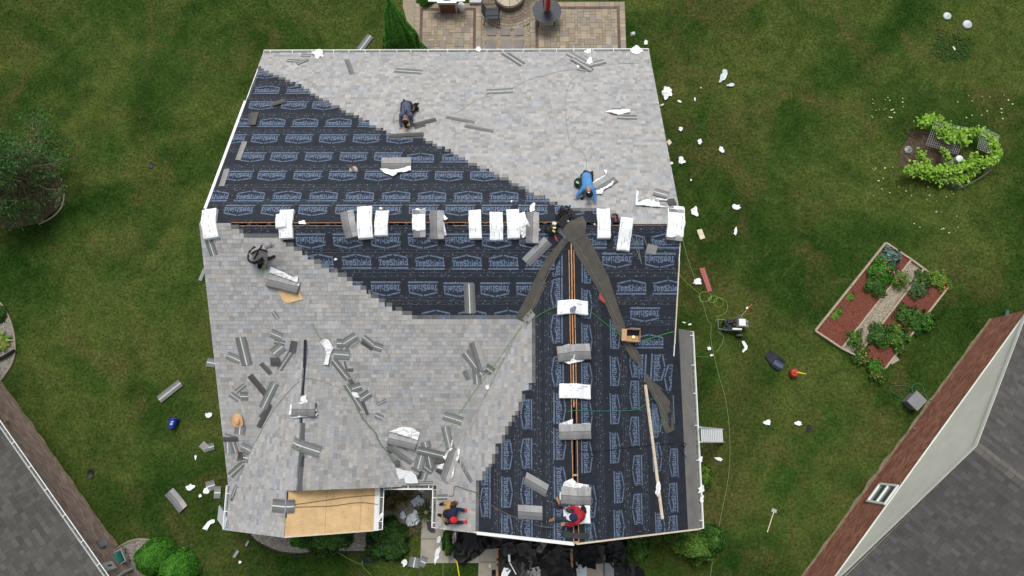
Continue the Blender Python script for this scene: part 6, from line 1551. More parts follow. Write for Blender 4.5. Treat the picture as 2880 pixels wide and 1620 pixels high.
# ---- shingle bundles
def bundle(k, u0, v0, u1, v1, w, lab, kind='wrapped', th=.085, part=(0, 1), paper=(), seed=0):
    A, B = place(k, u0, v0, 'r'), place(k, u1, v1, 'r'); mid = (A+B)/2; s = slope_at(mid.x, mid.y); n = nrm(s); d = (B-A).normalized(); q = n.cross(d); q.z = 0; q.normalize(); q *= w
    e = empty('shingle_bundle', (mid.x, mid.y, surf(mid.x, mid.y)), lab, 'shingle bundle', 'shingle bundles on the roof')
    def shell(a0, a1, name, m, fr, cols, top, jag=.0):
        N = 14; M = len(fr); pts = []
        raw = []
        for i in range(N+1):
            a = a0+(a1-a0)*i/N; p = A.lerp(B, a); raw.append(surf(p.x, p.y))
        sm = [sum(raw[max(0, i-3):i+4])/len(raw[max(0, i-3):i+4]) for i in range(N+1)]; c0 = max(r-s2 for r, s2 in zip(raw, sm))
        v, f, c = [], [], []
        for t in (0, 1):
            for i in range(N+1):
                a = a0+(a1-a0)*i/N; ed = .014 if i in (0, N) else 0
                for j, b in enumerate(fr):
                    p = A.lerp(B, a)+q*(b-.5)
                    p += q.normalized()*(.012*noise.noise((a*5+seed, b*3, seed))) + V((d.x, d.y, 0)).normalized()*(jag*noise.noise((b*8, seed, i)) if i in (0, N) else 0)
                    ej = .014 if j in (0, M-1) else 0
                    z = sm[i]+c0+.02+top-max(ed, ej)+.008*noise.noise((p.x*5, p.y*5, seed)) if t == 0 else surf(p.x, p.y)+.020
                    v.append(V((p.x, p.y, z)))
        o1 = (N+1)*M; run = shcol()
        for i in range(N):
            for j in range(M-1):
                k0 = i*M+j; f.append((k0, k0+M, k0+M+1, k0+1))
                if cols is None: c.append((.8, .8, .8))
                elif cols[j] is None:
                    if i % 2 == 0: run = shcol()
                    c.append(tuple(x*.9 for x in run))
                else: c.append(jit(cols[j], .05))
            for j in (0, M-1): k0 = i*M+j; f.append((k0, k0+M, k0+M+o1, k0+o1)); c.append((.12, .12, .12) if cols else (.8, .8, .8))
        for i in (0, N):
            for j in range(M-1): k0 = i*M+j; f.append((k0, k0+1, k0+1+o1, k0+o1)); c.append((.12, .12, .12) if cols else (.8, .8, .8))
        if (v[M]-v[0]).cross(v[1]-v[0]).z < 0: f = [tuple(reversed(x)) for x in f]
        o = obj(name, v, f, m, e, c)
        return o
    FS = ([0, .06, .30, .5, .53, .8, .94, 1], [(.15, .152, .155), (.17, .172, .175), (.20, .2, .2), (.09, .09, .09), None, None, None])
    WF = [0, .06, .35, .65, .94, 1]
    if kind == 'wrapped':
        shell(0, 1, 'wrapper', M_PAPER, WF, None, th, .02)
    elif kind == 'bare': shell(0, 1, 'shingles', M_SHIN, *FS, th)
    elif kind == 'part':      # wrapper torn off over part of the length
        shell(0, 1, 'shingles', M_SHIN, *FS, th-.006); shell(part[0], part[1], 'wrapper', M_PAPER, [0-.02, .06, .35, .65, .94, 1.02], None, th+.004, .09)
    if kind in ('wrapped', 'part'):
        a0, a1 = part if kind == 'part' else (0, 1); m = MB(); N = 14
        raw = [surf(A.lerp(B, a0+(a1-a0)*i/N).x, A.lerp(B, a0+(a1-a0)*i/N).y) for i in range(N+1)]
        sm = [sum(raw[max(0, i-3):i+4])/len(raw[max(0, i-3):i+4]) for i in range(N+1)]; c0 = max(r-s2 for r, s2 in zip(raw, sm))
        Zf = lambda t: sm[min(N, max(0, int(t*N)))]*(1-(t*N-int(t*N)))+sm[min(N, int(t*N)+1)]*(t*N-int(t*N))+c0+.02+th+(.004 if kind == 'part' else 0)+.010
        rs = random.Random(int(u0+v0))
        for i in range(9):
            t = rs.uniform(.08, .85); ln_ = rs.choice((.05, .10, .16)); b = rs.choice((.10, .13, .82, .86, .5, .3, .68)); wd = .014
            P = []
            for tt, bb in ((t, b), (min(.95, t+ln_), b), (min(.95, t+ln_), b+wd/w), (t, b+wd/w)):
                p = A.lerp(B, a0+(a1-a0)*tt)+q*(bb-.5); P.append(V((p.x, p.y, Zf(tt)+.004)))
            if (P[1]-P[0]).cross(P[3]-P[0]).z < 0: P.reverse()
            m.add(P, [(0, 1, 2, 3)])
        m.build('printed_marks', mat('wrapper_ink', (.33, .40, .44), .6, 40, .4), e)
    for pts in paper:
        P = [place(k, a, b, 'r') for a, b in pts]; polysheet('torn_wrapper', P, M_PAPER, e, .05, .06, .035, on=lambda x, y: surf(x, y)+.02, freq=9, thick=.003, smooth=False)
    return e
Bs = [(3,412,315,432,602,.42,'leftmost white wrapped bundle at the ridge end','wrapped'), (3,1188,320,1180,602,.40,'white bundle with a smaller pack on it, second along the ridge','wrapped'), (3,1785,335,1842,598,.40,'bare grey shingle stack, third along the ridge','bare'), (3,1965,290,1975,602,.43,'wide white bundle right of the bare grey stack','wrapped'), (3,2140,330,2128,576,.38,'shorter white bundle right of the wide one','wrapped'),
 (3,2505,318,2512,598,.36,'white bundle with grey shingles showing at its foot','part',(-.01,.78)), (4,108,330,112,615,.40,'half torn bundle, grey lower half on the ridge','part',(-.01,.32)), (4,487,325,496,606,.36,'clean white bundle alone mid ridge','wrapped'), (4,700,345,708,622,.38,'white bundle with ragged lower edge','wrapped'), (4,865,318,877,602,.36,'white bundle left of the crumpled wrapper','wrapped'), (4,1068,345,1060,655,.37,'bare grey bundle left of the valley membrane','bare'),
 (4,1770,310,1778,603,.38,'white bundle right of the valley membrane','wrapped'), (4,2008,400,1968,725,.36,'white bundle tilted below the ridge on the right','wrapped'), (4,2500,300,2478,630,.46,'rightmost wrapped bundle overhanging the rake','part',(-.02,.9)),
 (4,1312,1302,1616,1308,.40,'printed white bundle across the top of the garage ridge','wrapped'), (6,1312,322,1640,290,.44,'half torn bundle second down the garage ridge','bare'), (6,1330,682,1640,695,.40,'clean white bundle third down the garage ridge','wrapped'), (6,1328,1095,1645,1085,.42,'half torn bundle fourth down the garage ridge','bare'), (8,1348,632,1645,640,.46,'grey bundle with torn white top above the red-shirted worker','bare'), (8,1372,822,1636,822,.46,'white wrapped bundle the red-shirted worker sits on','wrapped')]
PAP = {(6,1312):[[(1370, 225), (1480, 225), (1420, 212)], [(1330, 370), (1470, 360), (1480, 320), (1550, 310), (1570, 350), (1590, 290), (1645, 280), (1625, 350), (1560, 385), (1430, 412)]],
       (6,1328):[[(1330, 1010), (1470, 960), (1465, 1010), (1360, 1040)], [(1500, 1050), (1560, 1005), (1640, 1000), (1650, 1110), (1620, 1150), (1540, 1155), (1590, 1100)], [(1320, 1130), (1350, 1160), (1500, 1165), (1440, 1150)]],
       (8,1348):[[(1350, 590), (1380, 500), (1460, 465), (1510, 510), (1630, 530), (1640, 590), (1500, 560), (1400, 560)], [(1338, 600), (1352, 600), (1350, 690), (1335, 670)]],
       (3,1188):[], (4,2500):[[(2560, 400), (2576, 400), (2600, 430), (2590, 480), (2565, 500)]], (4,1068):[[(1100, 350), (1125, 360), (1115, 420)], [(1112, 500), (1145, 510), (1130, 528)]], (4,108):[[(150, 330), (178, 360), (205, 395), (220, 400), (195, 420), (170, 410)], [(175, 430), (205, 570), (185, 575), (172, 500)]]}
for i, b in enumerate(Bs):
    k, u0, v0, u1, v1, w, lab, kd = b[:8]; bundle(k, u0, v0, u1, v1, w, lab, kd, part=b[8] if len(b) > 8 else (0, 1), paper=PAP.get((k, u0), ()), seed=i*3.7)
b2 = bundle(3, 1135, 365, 1132, 500, .30, 'small white pack lying on the second ridge bundle', 'wrapped', th=.16, seed=91)
scrap(4, 980, 470, 0, 'crumpled white wrapper between two ridge bundles', pts=[(930, 345), (985, 335), (1000, 400), (1045, 500), (1010, 560), (970, 600), (945, 560), (925, 440)], cr=.12)
# dark picture print on the first garage bundle
mk = [place(4, *p, 'r', .14) for p in [(1440, 1300), (1490, 1270), (1505, 1290), (1490, 1340), (1440, 1335)]]
zz = max(p.z for p in mk)+.045
obj('picture_print', [V((p.x, p.y, surf(p.x, p.y)*.0+zz+.0)) for p in mk], [(0, 1, 2, 3, 4)] if (mk[1]-mk[0]).cross(mk[2]-mk[0]).z > 0 else [(4, 3, 2, 1, 0)], M_PRINT, [o for o in bpy.data.objects if o.get('label', '').startswith('printed white bundle')][0])
# opened bundles on the slopes
bundle(1, 2125, 1300, 2425, 1298, .40, 'opened bundle on the rear underlayment with paper below', 'bare', paper=[[(2110, 1350), (2270, 1360), (2420, 1320), (2425, 1370), (2290, 1390), (2240, 1425), (2150, 1390)]], seed=50)
bundle(3, 985, 1010, 1300, 1090, .40, 'opened bundle below the grey-shirted worker', 'bare', paper=[[(1000, 940), (1020, 885), (1170, 950), (1240, 990), (1285, 975), (1290, 1040), (1200, 1015)], [(975, 1060), (1050, 1060), (1200, 1110), (1310, 1050), (1270, 1150), (1150, 1115), (1010, 1085)]], seed=52)
bundle(5, 1235, 868, 1470, 870, .40, 'opened bundle straddling the front gable ridge', 'bare', paper=[[(1210, 820), (1240, 800), (1240, 830), (1225, 920), (1205, 915)], [(1240, 800), (1460, 800), (1455, 815), (1245, 815)], [(1230, 930), (1450, 920), (1495, 900), (1470, 935), (1300, 945), (1230, 955)], [(1465, 810), (1482, 880), (1470, 885)]], seed=54)
bundle(5, 2195, 1150, 2478, 1218, .36, 'opened bundle with a big white flap near the corner pile', 'bare', paper=[[(2205, 1085), (2330, 1040), (2440, 1050), (2515, 1100), (2490, 1172), (2300, 1112)], [(2165, 1150), (2190, 1190), (2225, 1195), (2170, 1175)]], seed=56)
bundle('P', 1610, 610, 1400, 1235, .38, 'opened bundle standing over the corner pile', 'bare', paper=[[(1350, 760), (1500, 580), (1560, 575), (1450, 700), (1400, 830)], [(1640, 580), (1700, 600), (1680, 780), (1640, 860), (1570, 780), (1660, 740)], [(1230, 930), (1380, 890), (1340, 1020), (1240, 990)], [(1590, 920), (1560, 1160), (1520, 1185), (1550, 1050)]], seed=58)
bundle(4, 1700, 105, 1880, -10, .38, 'opened bundle right of the blue-shirted worker', 'bare', paper=[[(1660, 50), (1700, 10), (1800, -35), (1780, -90), (1815, -85), (1800, -30), (1690, 55)], [(1700, 120), (1800, 80), (1890, 5), (1860, 70), (1780, 110), (1760, 155), (1705, 150)]], seed=60)
bundle(4, 2110, 215, 2330, 250, .30, 'flattened white wrapper with shingles near the right rake', 'bare', th=.03, paper=[[(2095, 270), (2105, 120), (2130, 130), (2120, 240)], [(2120, 240), (2240, 190), (2330, 205), (2340, 270), (2420, 285), (2300, 282), (2095, 265)], [(2130, 180), (2420, 210), (2410, 222), (2140, 195)]], seed=62)

# ---- other things on the roof
c = place(1, 1840, 1355, 'r'); pv = empty('vent_pipe', c, 'white plastic vent pipe standing through the rear underlayment', 'pipe')
MB().tube([c, c+V((0, 0, .34))], .05, 14, cap=False).build('pipe', M_WHITE, pv); MB().tube([c+V((0, 0, .02)), c+V((0, 0, .05))], [.13, .06], 14).build('flashing_collar', mat('tan_flashing', (.45, .36, .24)), pv)
MB().tube([c+V((0, 0, .30)), c+V((0, 0, .33))], .044, 14).build('pipe_bore', M_DARK, pv)
P = [place(3, *q, 'r') for q in [(1075, 1090), (1290, 1095), (1335, 1210), (1175, 1248), (1125, 1215)]]
o = polysheet('osb_scrap', P, M_OSB, None, .03, .0, .2, on=lambda x, y: surf(x, y)+.02, thick=.012, smooth=False); tag(o, 'tan OSB scrap below the opened bundle on the left slope', 'board')
# straw hat
c = place(5, 680, 970, 'r'); n = nrm('F'); R = V((0, 0, 1)).rotation_difference(n).to_matrix(); ht = empty('straw_hat', c, 'tan straw hat on the left front slope', 'hat'); ST = mat('straw', (.58, .37, .20), .85, 50, .18, .3)
N = 28; v, f = [], []
for j, (r, h) in enumerate(((.215, .05), (.20, .035), (.15, .03), (.095, .035), (.085, .09), (.065, .125), (.03, .118), (.002, .112))):
    for i in range(N): a = 2*math.pi*i/N; v.append(c+R @ V((r*.92*math.cos(a), r*1.1*math.sin(a), h+.03+(.05*math.cos(2*a) if j == 0 else .03*math.cos(2*a) if j == 1 else 0))))
for j in range(7):
    for i in range(N): f.append((j*N+i, j*N+(i+1) % N, (j+1)*N+(i+1) % N, (j+1)*N+i))
o = obj('brim_and_crown', v[:N*4], [q for q in f if max(q) < N*4], ST, ht, smooth=True); o.name = 'brim'; obj('crown', v[3*N:], [tuple(i-3*N for i in q) for q in f if min(q) >= 3*N], ST, ht, smooth=True)
# cardboard box with nail coil
P = [place(6, *q, 'r') for q in [(2010, 65), (2135, 75), (2120, 190), (2005, 185)]]; c = sum(P, V())/4; s = slope_at(c.x, c.y); n = V((0, 0, 1)); CB = mat('cardboard', (.46, .29, .16), .85, 20, .1)
bx = empty('cardboard_box', c, 'open cardboard box with a nail coil beside the right valley membrane', 'box')
X = V((1, -.06, 0)).normalized(); Y = V((.06, 1, 0)).normalized(); zb = c.z-.02
MB().box(V((c.x, c.y, zb+.02)), .40, .36, .02, X=X, Y=Y, Z=V((0, 0, 1))).build('bottom', CB, bx)
for a, b, sx, sy in ((-.2, 0, .014, .36), (.2, 0, .014, .36), (0, -.18, .40, .014), (0, .18, .40, .014)): MB().box(V((c.x, c.y, zb+.13))+X*a+Y*b, sx, sy, .24, X=X, Y=Y, Z=V((0, 0, 1))).build('side', CB, bx)
pts = [V((c.x, c.y, zb+.25))+X*a+Y*b for a, b in ((-.12, .18), (.19, .18))]; obj('flap', pts+[pts[1]+Y*.02+V((0, 0, .16)), pts[0]+Y*.02+V((0, 0, .16))], [(0, 1, 2, 3)], M_WHITE, bx)
pts = [V((c.x, c.y, zb+.25))+X*-.2+Y*b for b in (-.18, .18)]; obj('flap', pts+[pts[1]-X*.14+V((0, 0, -.03)), pts[0]-X*.14+V((0, 0, -.03))], [(0, 1, 2, 3)], CB, bx)
o = MB().tube([V((c.x+.03, c.y-.03, zb+.03)), V((c.x+.03, c.y-.03, zb+.09))], .05, 12).build('nail_coil', mat('brass', (.6, .45, .2), .3, 30, .2, metal=.6)); tag(o, 'brass nail coil inside the cardboard box', 'nails')
# long pale board
A, B = place(6, 2200, 615, 'r', .03), place(8, 2372, 875, 'r', .03); o = MB().bar(A, B, .09, .045, up=nrm('GR')).build('long_board', M_PALE); tag(o, 'long pale timber lying down the garage slope', 'board')
for q0, q1, w, m, lab in (((2055, 545), (2165, 850), .02, M_GREYP, 'left thin metal rod on the right underlayment'), ((2105, 560), (2160, 840), .02, M_GREYP, 'middle thin metal rod on the right underlayment'), ((2185, 570), (2260, 800), .02, M_GREYP, 'right thin metal rod on the right underlayment')):
    o = MB().bar(place(4, *q0, 'r', .02), place(4, *q1, 'r', .02), w, w, up=nrm('F')).build('metal_rod', m); tag(o, lab, 'rod')
# hammer
A, B = place(4, 1905, 425, 'r', .05), place(4, 1890, 350, 'r', .05); hm = empty('hammer', A, 'red handled hammer lying across the ridge slot', 'hammer')
MB().tube([A, A.lerp(B, .75)], .02, 7).build('handle', RED, hm); MB().tube([A.lerp(B, .75), B], .012, 6).build('shaft', M_STEEL, hm); MB().bar(B+V((-.06, 0, .02)), B+V((.07, 0, .02)), .035, .04).build('head', M_DARK, hm)
# tool bag and harness heap at the valley head
def qh(u, v, h): return hit(*cp('Q', u, v), h)
tb2 = empty('tool_bag', qh(330, 860, 0), 'open black tool bag on the ridge beside the valley membrane', 'bag')
for u, v, r, h in ((230, 850, .16, .10), (330, 800, .15, .12), (280, 920, .13, .08), (200, 780, .10, .07)): MB().ball(qh(u, v, h*.6), r, r*.9, h, 12, 8).build('pouch', M_DARK, tb2)
MB().bar(qh(330, 800, .26), qh(435, 803, .26), .05, .02).build('yellow_strap', mat('hi_vis', (.65, .62, .05), .5), tb2); MB().bar(qh(320, 890, .22), qh(400, 950, .2), .05, .03).build('drill_tip', mat('pale_yellow', (.6, .55, .3), .5), tb2); MB().tube([qh(330, 620, .15), qh(430, 660, .12)], .05, 7).build('paper_tuft', M_PAPER, tb2)
hn = empty('harness_heap', qh(700, 350, 0), 'tangled black safety harness on the ridge above the valley membrane', 'harness'); random.seed(3)
for i in range(9):
    c0 = qh(random.uniform(640, 860), random.uniform(110, 420), .06); m = MB().tube(spline([c0+V((.16*math.cos(t+i), .13*math.sin(t*1.3+i), .03*math.sin(t*2))) for t in np.linspace(0, 5, 9)], 3), .018, 5); m.build('webbing', M_DARK, hn)
m = MB()
for a, b in (((560, 720), (760, 400)), ((620, 760), (800, 520)), ((700, 520), (900, 440))): m = MB().bar(qh(*a, .06), qh(*b, .09), .15, .07); m.build('padded_strap', mat('black_webbing', (.014, .014, .016), .8, 40, .3), hn)
MB().tube(spline([qh(800, 360, .12), qh(1000, 300, .18), qh(1130, 310, .2), qh(1130, 380, .18), qh(950, 400, .12), qh(800, 400, .1)], 5), .022, 6).build('belt', M_DARK, hn)
MB().bar(qh(770, 480, .08), qh(910, 560, .06), .035, .03).build('buckle', M_WHITE, hn)
P = [hit(*cp('Q', *q)) for q in [(540, 980), (620, 930), (820, 1150), (790, 1270)]]; o = polysheet('metal_flashing', P, mat('blue_steel', (.13, .155, .18), .35, 20, .15, metal=.4), None, .05, .0, .15, smooth=False); tag(o, 'blue grey metal flashing strip on the left valley membrane', 'flashing')

# ---- hoses and cords
def hose(lab, k, pts, m, r=.011, on='r', lift=.03, name='air_hose', cat='hose', n=6):
    P = [place(k, *p, on, lift) if on != 'mix' else (place(k, p[0], p[1], p[2], lift)) for p in pts]
    o = MB().tube(spline(P, n), r, 5).build(name, m); tag(o, lab, cat); return o
HG = mat('green_air_hose', (.13, .35, .05), .4, 30, .1); HL = mat('pale_green_hose', (.20, .33, .12), .5, 30, .1); HD = mat('dark_cord', (.10, .095, .09), .6, 30, .1); HT = mat('teal_cord', (.05, .20, .15), .5); HS = mat('sage_cord', (.17, .23, .13), .5); HDG = mat('deep_green_hose', (.05, .26, .05), .4)
hose('pale green hose curving down the right rear slope', 2, [(1660, 340), (1560, 385), (1460, 450), (1410, 570), (1395, 700), (1405, 850), (1425, 1000), (1450, 1100), (1560, 1170), (1605, 1240), (1605, 1350)], mat('sage_hose', (.27, .31, .22), .6), .007, 'R')
hose('thin cord across the rear slope to the kneeling worker', 2, [(2260, 270), (1800, 295), (1400, 350), (1200, 395), (1040, 440), (900, 510), (700, 590), (500, 650), (380, 730), (270, 790), (160, 800), (80, 755), (0, 670), (-70, 630), (-150, 660)], mat('sage_hose', (.27, .31, .22)), .006, 'R')
hose('thin cord at the kneeling worker’s left arm', 'A', [(400, 480), (280, 590), (215, 700), (190, 850), (200, 930), (260, 850), (420, 850)], HS, .008, 'R')
hose('sage green hose down the left valley', 5, [(1420, 0), (1500, 140), (1530, 180)], HS, .009); hose('sage green hose from gable ridge down the left valley', 5, [(1335, 560), (1230, 640), (1050, 850), (930, 1050), (820, 1250)], HS, .012)
hose('sage green hose from gable ridge toward the right valley', 5, [(1335, 550), (1450, 560), (1600, 610), (1760, 670), (1800, 700)], HS, .009); hose('green hose lying in the right gable valley', 5, [(1850, 780), (1900, 900), (1980, 1010), (2060, 1100), (2110, 1210), (2180, 1290), (2260, 1400)], mat('moss_hose', (.16, .21, .14), .6), .022)
hose('bright green hose up the garage valley, upper', 6, [(960, 20), (860, 160), (700, 390), (540, 600), (400, 800), (280, 980), (200, 1120), (140, 1230)], HL, .010); hose('green hose from the first garage bundle to the left valley', 4, [(1080, 1400), (1180, 1335), (1310, 1280)], HDG, .011); hose('green hose from the first garage bundle to the cardboard box', 4, [(1620, 1300), (1700, 1370), (1800, 1449), (1860, 1500), (1990, 1605)], HDG, .011)
hose('green hose from the cardboard box to the right rake', 6, [(2125, 185), (2250, 150), (2380, 110), (2485, 82)], HDG, .011); hose('teal cord across the garage ridge to the long board', 6, [(1420, 885), (1500, 875), (1700, 880), (2000, 878), (2130, 860), (2200, 815), (2260, 760), (2310, 770), (2350, 840), (2390, 940), (2380, 1010), (2270, 1100)], HT, .010)
hose('thin black cord across the lower garage slope', 6, [(1500, 1280), (1700, 1290), (2000, 1250), (2300, 1220), (2500, 1205)], M_DARK, .007); hose('black cord with loop on the eave membrane', 'E', [(440, 230), (470, 250), (492, 235), (480, 218), (465, 235), (480, 262)], M_DARK, .009); hose('second black cord end on the eave membrane', 'E', [(435, 275), (465, 315), (497, 355)], M_DARK, .009)
hose('dark hose from the garage underlayment to the red-capped worker', 8, [(2160, 1000), (1280, 965), (1000, 900), (760, 800), (600, 700), (490, 610), (380, 575), (290, 545), (275, 590), (270, 640), (220, 645)], HD, .013); hose('upper dark cord on the bare porch decking', 7, [(1250, 730), (1500, 695), (1800, 655), (2090, 632)], HD, .008); hose('lower dark cord on the bare porch decking', 7, [(1255, 755), (1600, 745), (1900, 710), (2090, 730)], HD, .008)
hose('pinkish chalk cord down the garage valley', 6, [(900, 120), (760, 380), (640, 620), (540, 830), (450, 1050), (330, 1230)], mat('tan_cord', (.30, .25, .20), .7), .007)
hose('bright green air hose coils beside the red flashing', 'G', [(10, 330), (80, 410), (190, 510), (200, 570), (240, 575), (290, 550), (280, 510), (230, 495), (195, 520), (210, 570), (260, 570), (300, 530), (340, 540), (320, 580), (275, 575), (275, 540), (320, 530), (380, 560), (385, 600), (345, 620), (310, 590), (330, 550), (380, 550), (420, 590), (420, 640), (390, 680), (340, 700), (325, 740)], mat('lime_hose', (.18, .38, .05), .4), .009, 'g', .03)
hose('thin green hose running down the right lawn', 'S', [(1960, 830), (1975, 850), (1990, 900), (2000, 915), (2000, 960), (2020, 1050), (2040, 1120), (2052, 1220), (2050, 1330), (2030, 1440), (2010, 1540), (1995, 1640)], HL, .008, 'g', .02); hose('thin green hose from the rake to the coils', 'S', [(1918, 665), (1935, 730), (1960, 800)], HL, .008, 'g', .02); hose('short green hose from the gutter to a tiny paper', 'G', [(165, 1022), (240, 1025), (290, 1012)], HDG, .010, 'g', .02); hose('thin green hose curling below the compressor', 'G', [(335, 820), (385, 850), (390, 890), (360, 950), (330, 985)], HL, .008, 'g', .02)
hose('thin green hose across the lower front lawn', 7, [(1450, 1175), (1530, 1190), (1680, 1215), (1800, 1280), (1920, 1330), (1925, 1290), (1940, 1360), (2020, 1440)], HL, .008, 'g', .03); hose('thin yellow green line on the walk', 'N', [(870, 70), (910, 160), (965, 270)], HL, .008, 'g', .5); hose('thin green line down the walk', 'N', [(1160, 950), (1150, 1200), (1145, 1449)], HL, .007, 'g', .04)

# ================================================================== WORKERS
def remesh(o, vox, it=6):
    r = o.modifiers.new('surface', 'REMESH'); r.mode = 'VOXEL'; r.voxel_size = vox; r.use_smooth_shade = True
    s = o.modifiers.new('soften', 'SMOOTH'); s.factor = .5; s.iterations = it
CL = {}
def cloth(name, col, rough=.9): return mat('cloth_'+name, col, rough, 26, .14, .35, scale2=7, amt2=.10, bscale=16)
def person(label, k, J, shirt, pants, boots, gloves=None, sleeve=.92, held=None):
    P = {n: hit(*cp(k, u, v), h) for n, (u, v, h) in J.items()}
    up = V((0, 0, 1))
    hd = P['head']; nk = P['neck']; look = P.get('look', hd+(hd-nk)); fwd = (look-hd).normalized(); crown = (hd-nk).normalized()
    body = MB()
    body.cap(nk, hd, .058, .07); body.ball(hd, .085, .09, .112, 14, 10, R=V((0, 0, 1)).rotation_difference((crown*.6+up*.5).normalized()).to_matrix())
    side = fwd.cross(up).normalized()
    for sg in (-1, 1): body.ball(hd+side*sg*.085, .016, .028, .034, 8, 6); body.ball(hd+fwd*.072+side*sg*.032+up*.02, .016, .016, .012, 6, 5)
    body.cap(hd+fwd*.075, hd+fwd*.108-up*.012, .016, .018); body.cap(hd+fwd*.07-up*.045-side*.02, hd+fwd*.07-up*.045+side*.02, .012, .012)
    ch, pv = P['chest'], P['pelvis']; wst = ch.lerp(pv, .6)
    body.cap(ch, wst, .13, .125); body.cap(wst, pv, .125, .14); body.cap(nk, ch, .07, .12)
    for s in 'LR':
        sh, el, ha = P['sh'+s], P['el'+s], P['ha'+s]; body.cap(ch.lerp(nk, .45), sh, .09, .075); body.cap(sh, el, .058, .045); wr = el.lerp(ha, .86); body.cap(el, wr, .045, .032)
        d = (ha-el).normalized(); dl = V((d.x, d.y, d.z*.3)).normalized(); q = up.cross(dl).normalized(); pm = wr+dl*.045
        sd2 = 1 if s == 'L' else -1
        body.cap(wr, pm-q*.02, .028, .024); body.cap(wr, pm+q*.02, .028, .024)
        for i, (off, ln_) in enumerate(((-.036, .060), (-.012, .075), (.012, .078), (.036, .066))):
            a = pm+dl*.03+q*off; b = a+dl*ln_*.55+q*off*.35+up*.006; c = b+dl*ln_*.45+q*off*.15-up*.016; body.cap(a, b, .0105, .0095); body.cap(b, c, .0095, .008)
        th = wr+dl*.02+q*sd2*-.03; t2 = th+(dl*.6-q*sd2*.8).normalized()*.04; body.cap(th, t2, .0125, .011); body.cap(t2, t2+(dl*.9-q*sd2*.35).normalized()*.03, .011, .009)
    for s in 'LR':
        hp, kn, ft = P['hip'+s], P['kn'+s], P['ft'+s]; body.cap(pv, hp, .12, .105); body.cap(hp, kn, .09, .062); body.cap(kn, ft, .06, .042); td = P.get('toe'+s); td = (td-ft).normalized() if td else V((0, 1, 0)); body.cap(ft-td*.04, ft+td*.14, .042, .036)
    o = body.build('person', M_SKIN, None, True); tag(o, label, 'person', 'roofing workers'); remesh(o, .0105, 4)
    # shirt
    m = MB(); m.cap(ch, wst, .160, .150); m.cap(wst, wst.lerp(pv, .75), .150, .158); m.cap(ch.lerp(nk, .72), ch, .085, .15)
    for s in 'LR':
        sh, el, ha = P['sh'+s], P['el'+s], P['ha'+s]; m.cap(ch.lerp(nk, .35), sh, .12, .094); m.cap(sh, el, .076, .060); m.cap(el, el.lerp(ha, sleeve-.14), .060, .044)
    x = m.build('shirt', shirt, o, True); remesh(x, .016, 3)
    m = MB()
    for s in 'LR': hp, kn, ft = P['hip'+s], P['kn'+s], P['ft'+s]; m.cap(pv, hp, .150, .126); m.cap(hp, kn, .110, .080); m.cap(kn, kn.lerp(ft, .88), .080, .058)
    x = m.build('trousers', pants, o, True); remesh(x, .017, 3)
    for s in 'LR':
        m = MB(); ft = P['ft'+s]; td = P.get('toe'+s); td = (td-ft).normalized() if td else V((0, 1, 0)); m.cap(ft+up*.04, ft-up*.01, .058, .055); m.cap(ft-td*.05, ft+td*.17, .054, .046); x = m.build('boot', boots, o, True); remesh(x, .014, 3)
    if gloves:
        for s in 'LR':
            el, ha = P['el'+s], P['ha'+s]; d = (ha-el).normalized(); dl = V((d.x, d.y, d.z*.3)).normalized(); q = up.cross(dl).normalized(); wr = el.lerp(ha, .86); pm = wr+dl*.045; m = MB(); sd2 = 1 if s == 'L' else -1
            m.cap(wr-dl*.05, wr, .043, .038); m.cap(wr, pm-q*.02, .036, .032); m.cap(wr, pm+q*.02, .036, .032)
            for off, ln_ in ((-.040, .062), (-.013, .078), (.013, .08), (.040, .068)): a = pm+dl*.03+q*off; b = a+dl*ln_*.6+q*off*.5+up*.006; m.cap(a, b, .0145, .013); m.cap(b, b+dl*ln_*.4+q*off*.2-up*.014, .013, .011)
            th = wr+dl*.02-q*sd2*.03; m.cap(th, th+(dl*.6-q*sd2*.9).normalized()*.07, .017, .014); x = m.build('glove', gloves, o, True); remesh(x, .009, 2)
    return o, P, fwd, crown, side
def capm(o, hd, tilt, fwd, col, brim=None, back=0.0, name='cap'):
    """cap shell; tilt is the direction of the crown"""
    t = tilt.normalized(); f = (fwd-t*fwd.dot(t)).normalized(); s = f.cross(t); m = MB(); N, K = 18, 6; v, fc_ = [], []
    for j in range(K+1):
        ph = math.pi/2*j/K
        for i in range(N): a = 2*math.pi*i/N; v.append(hd+s*(.104*math.cos(ph)*math.cos(a))+f*(.118*math.cos(ph)*math.sin(a))+t*(.02+.112*math.sin(ph)))
    for j in range(K):
        for i in range(N): fc_.append((j*N+i, j*N+(i+1) % N, (j+1)*N+(i+1) % N, (j+1)*N+i))
    x = obj(name, v, fc_, col, o, smooth=True)
    if brim:
        v, fc_ = [], []
        for i in range(13):
            a = math.pi*(.12+.76*i/12); v += [hd+s*.104*math.cos(a)+f*.118*math.sin(a)+t*.02, hd+s*.100*math.cos(a)+f*(.118*math.sin(a)+.085*math.sin(a)**.5)+t*.012]
        for i in range(12): fc_.append((2*i, 2*i+1, 2*i+3, 2*i+2))
        b = obj('brim', v, fc_, brim, x, smooth=True); sm = b.modifiers.new('thickness', 'SOLIDIFY'); sm.thickness = .006
    return x
def strap(o, pts, m, w=.024, name='strap'): return MB().tube(spline(pts, 4), w, 6).build(name, m, o, True)
NAVY = cloth('slate_blue', (.085, .095, .16)); SKY = cloth('sky_blue', (.085, .26, .54)); GRY = cloth('pale_grey', (.29, .28, .275)); INK = cloth('navy', (.012, .016, .045)); REDC = cloth('red', (.36, .018, .028))
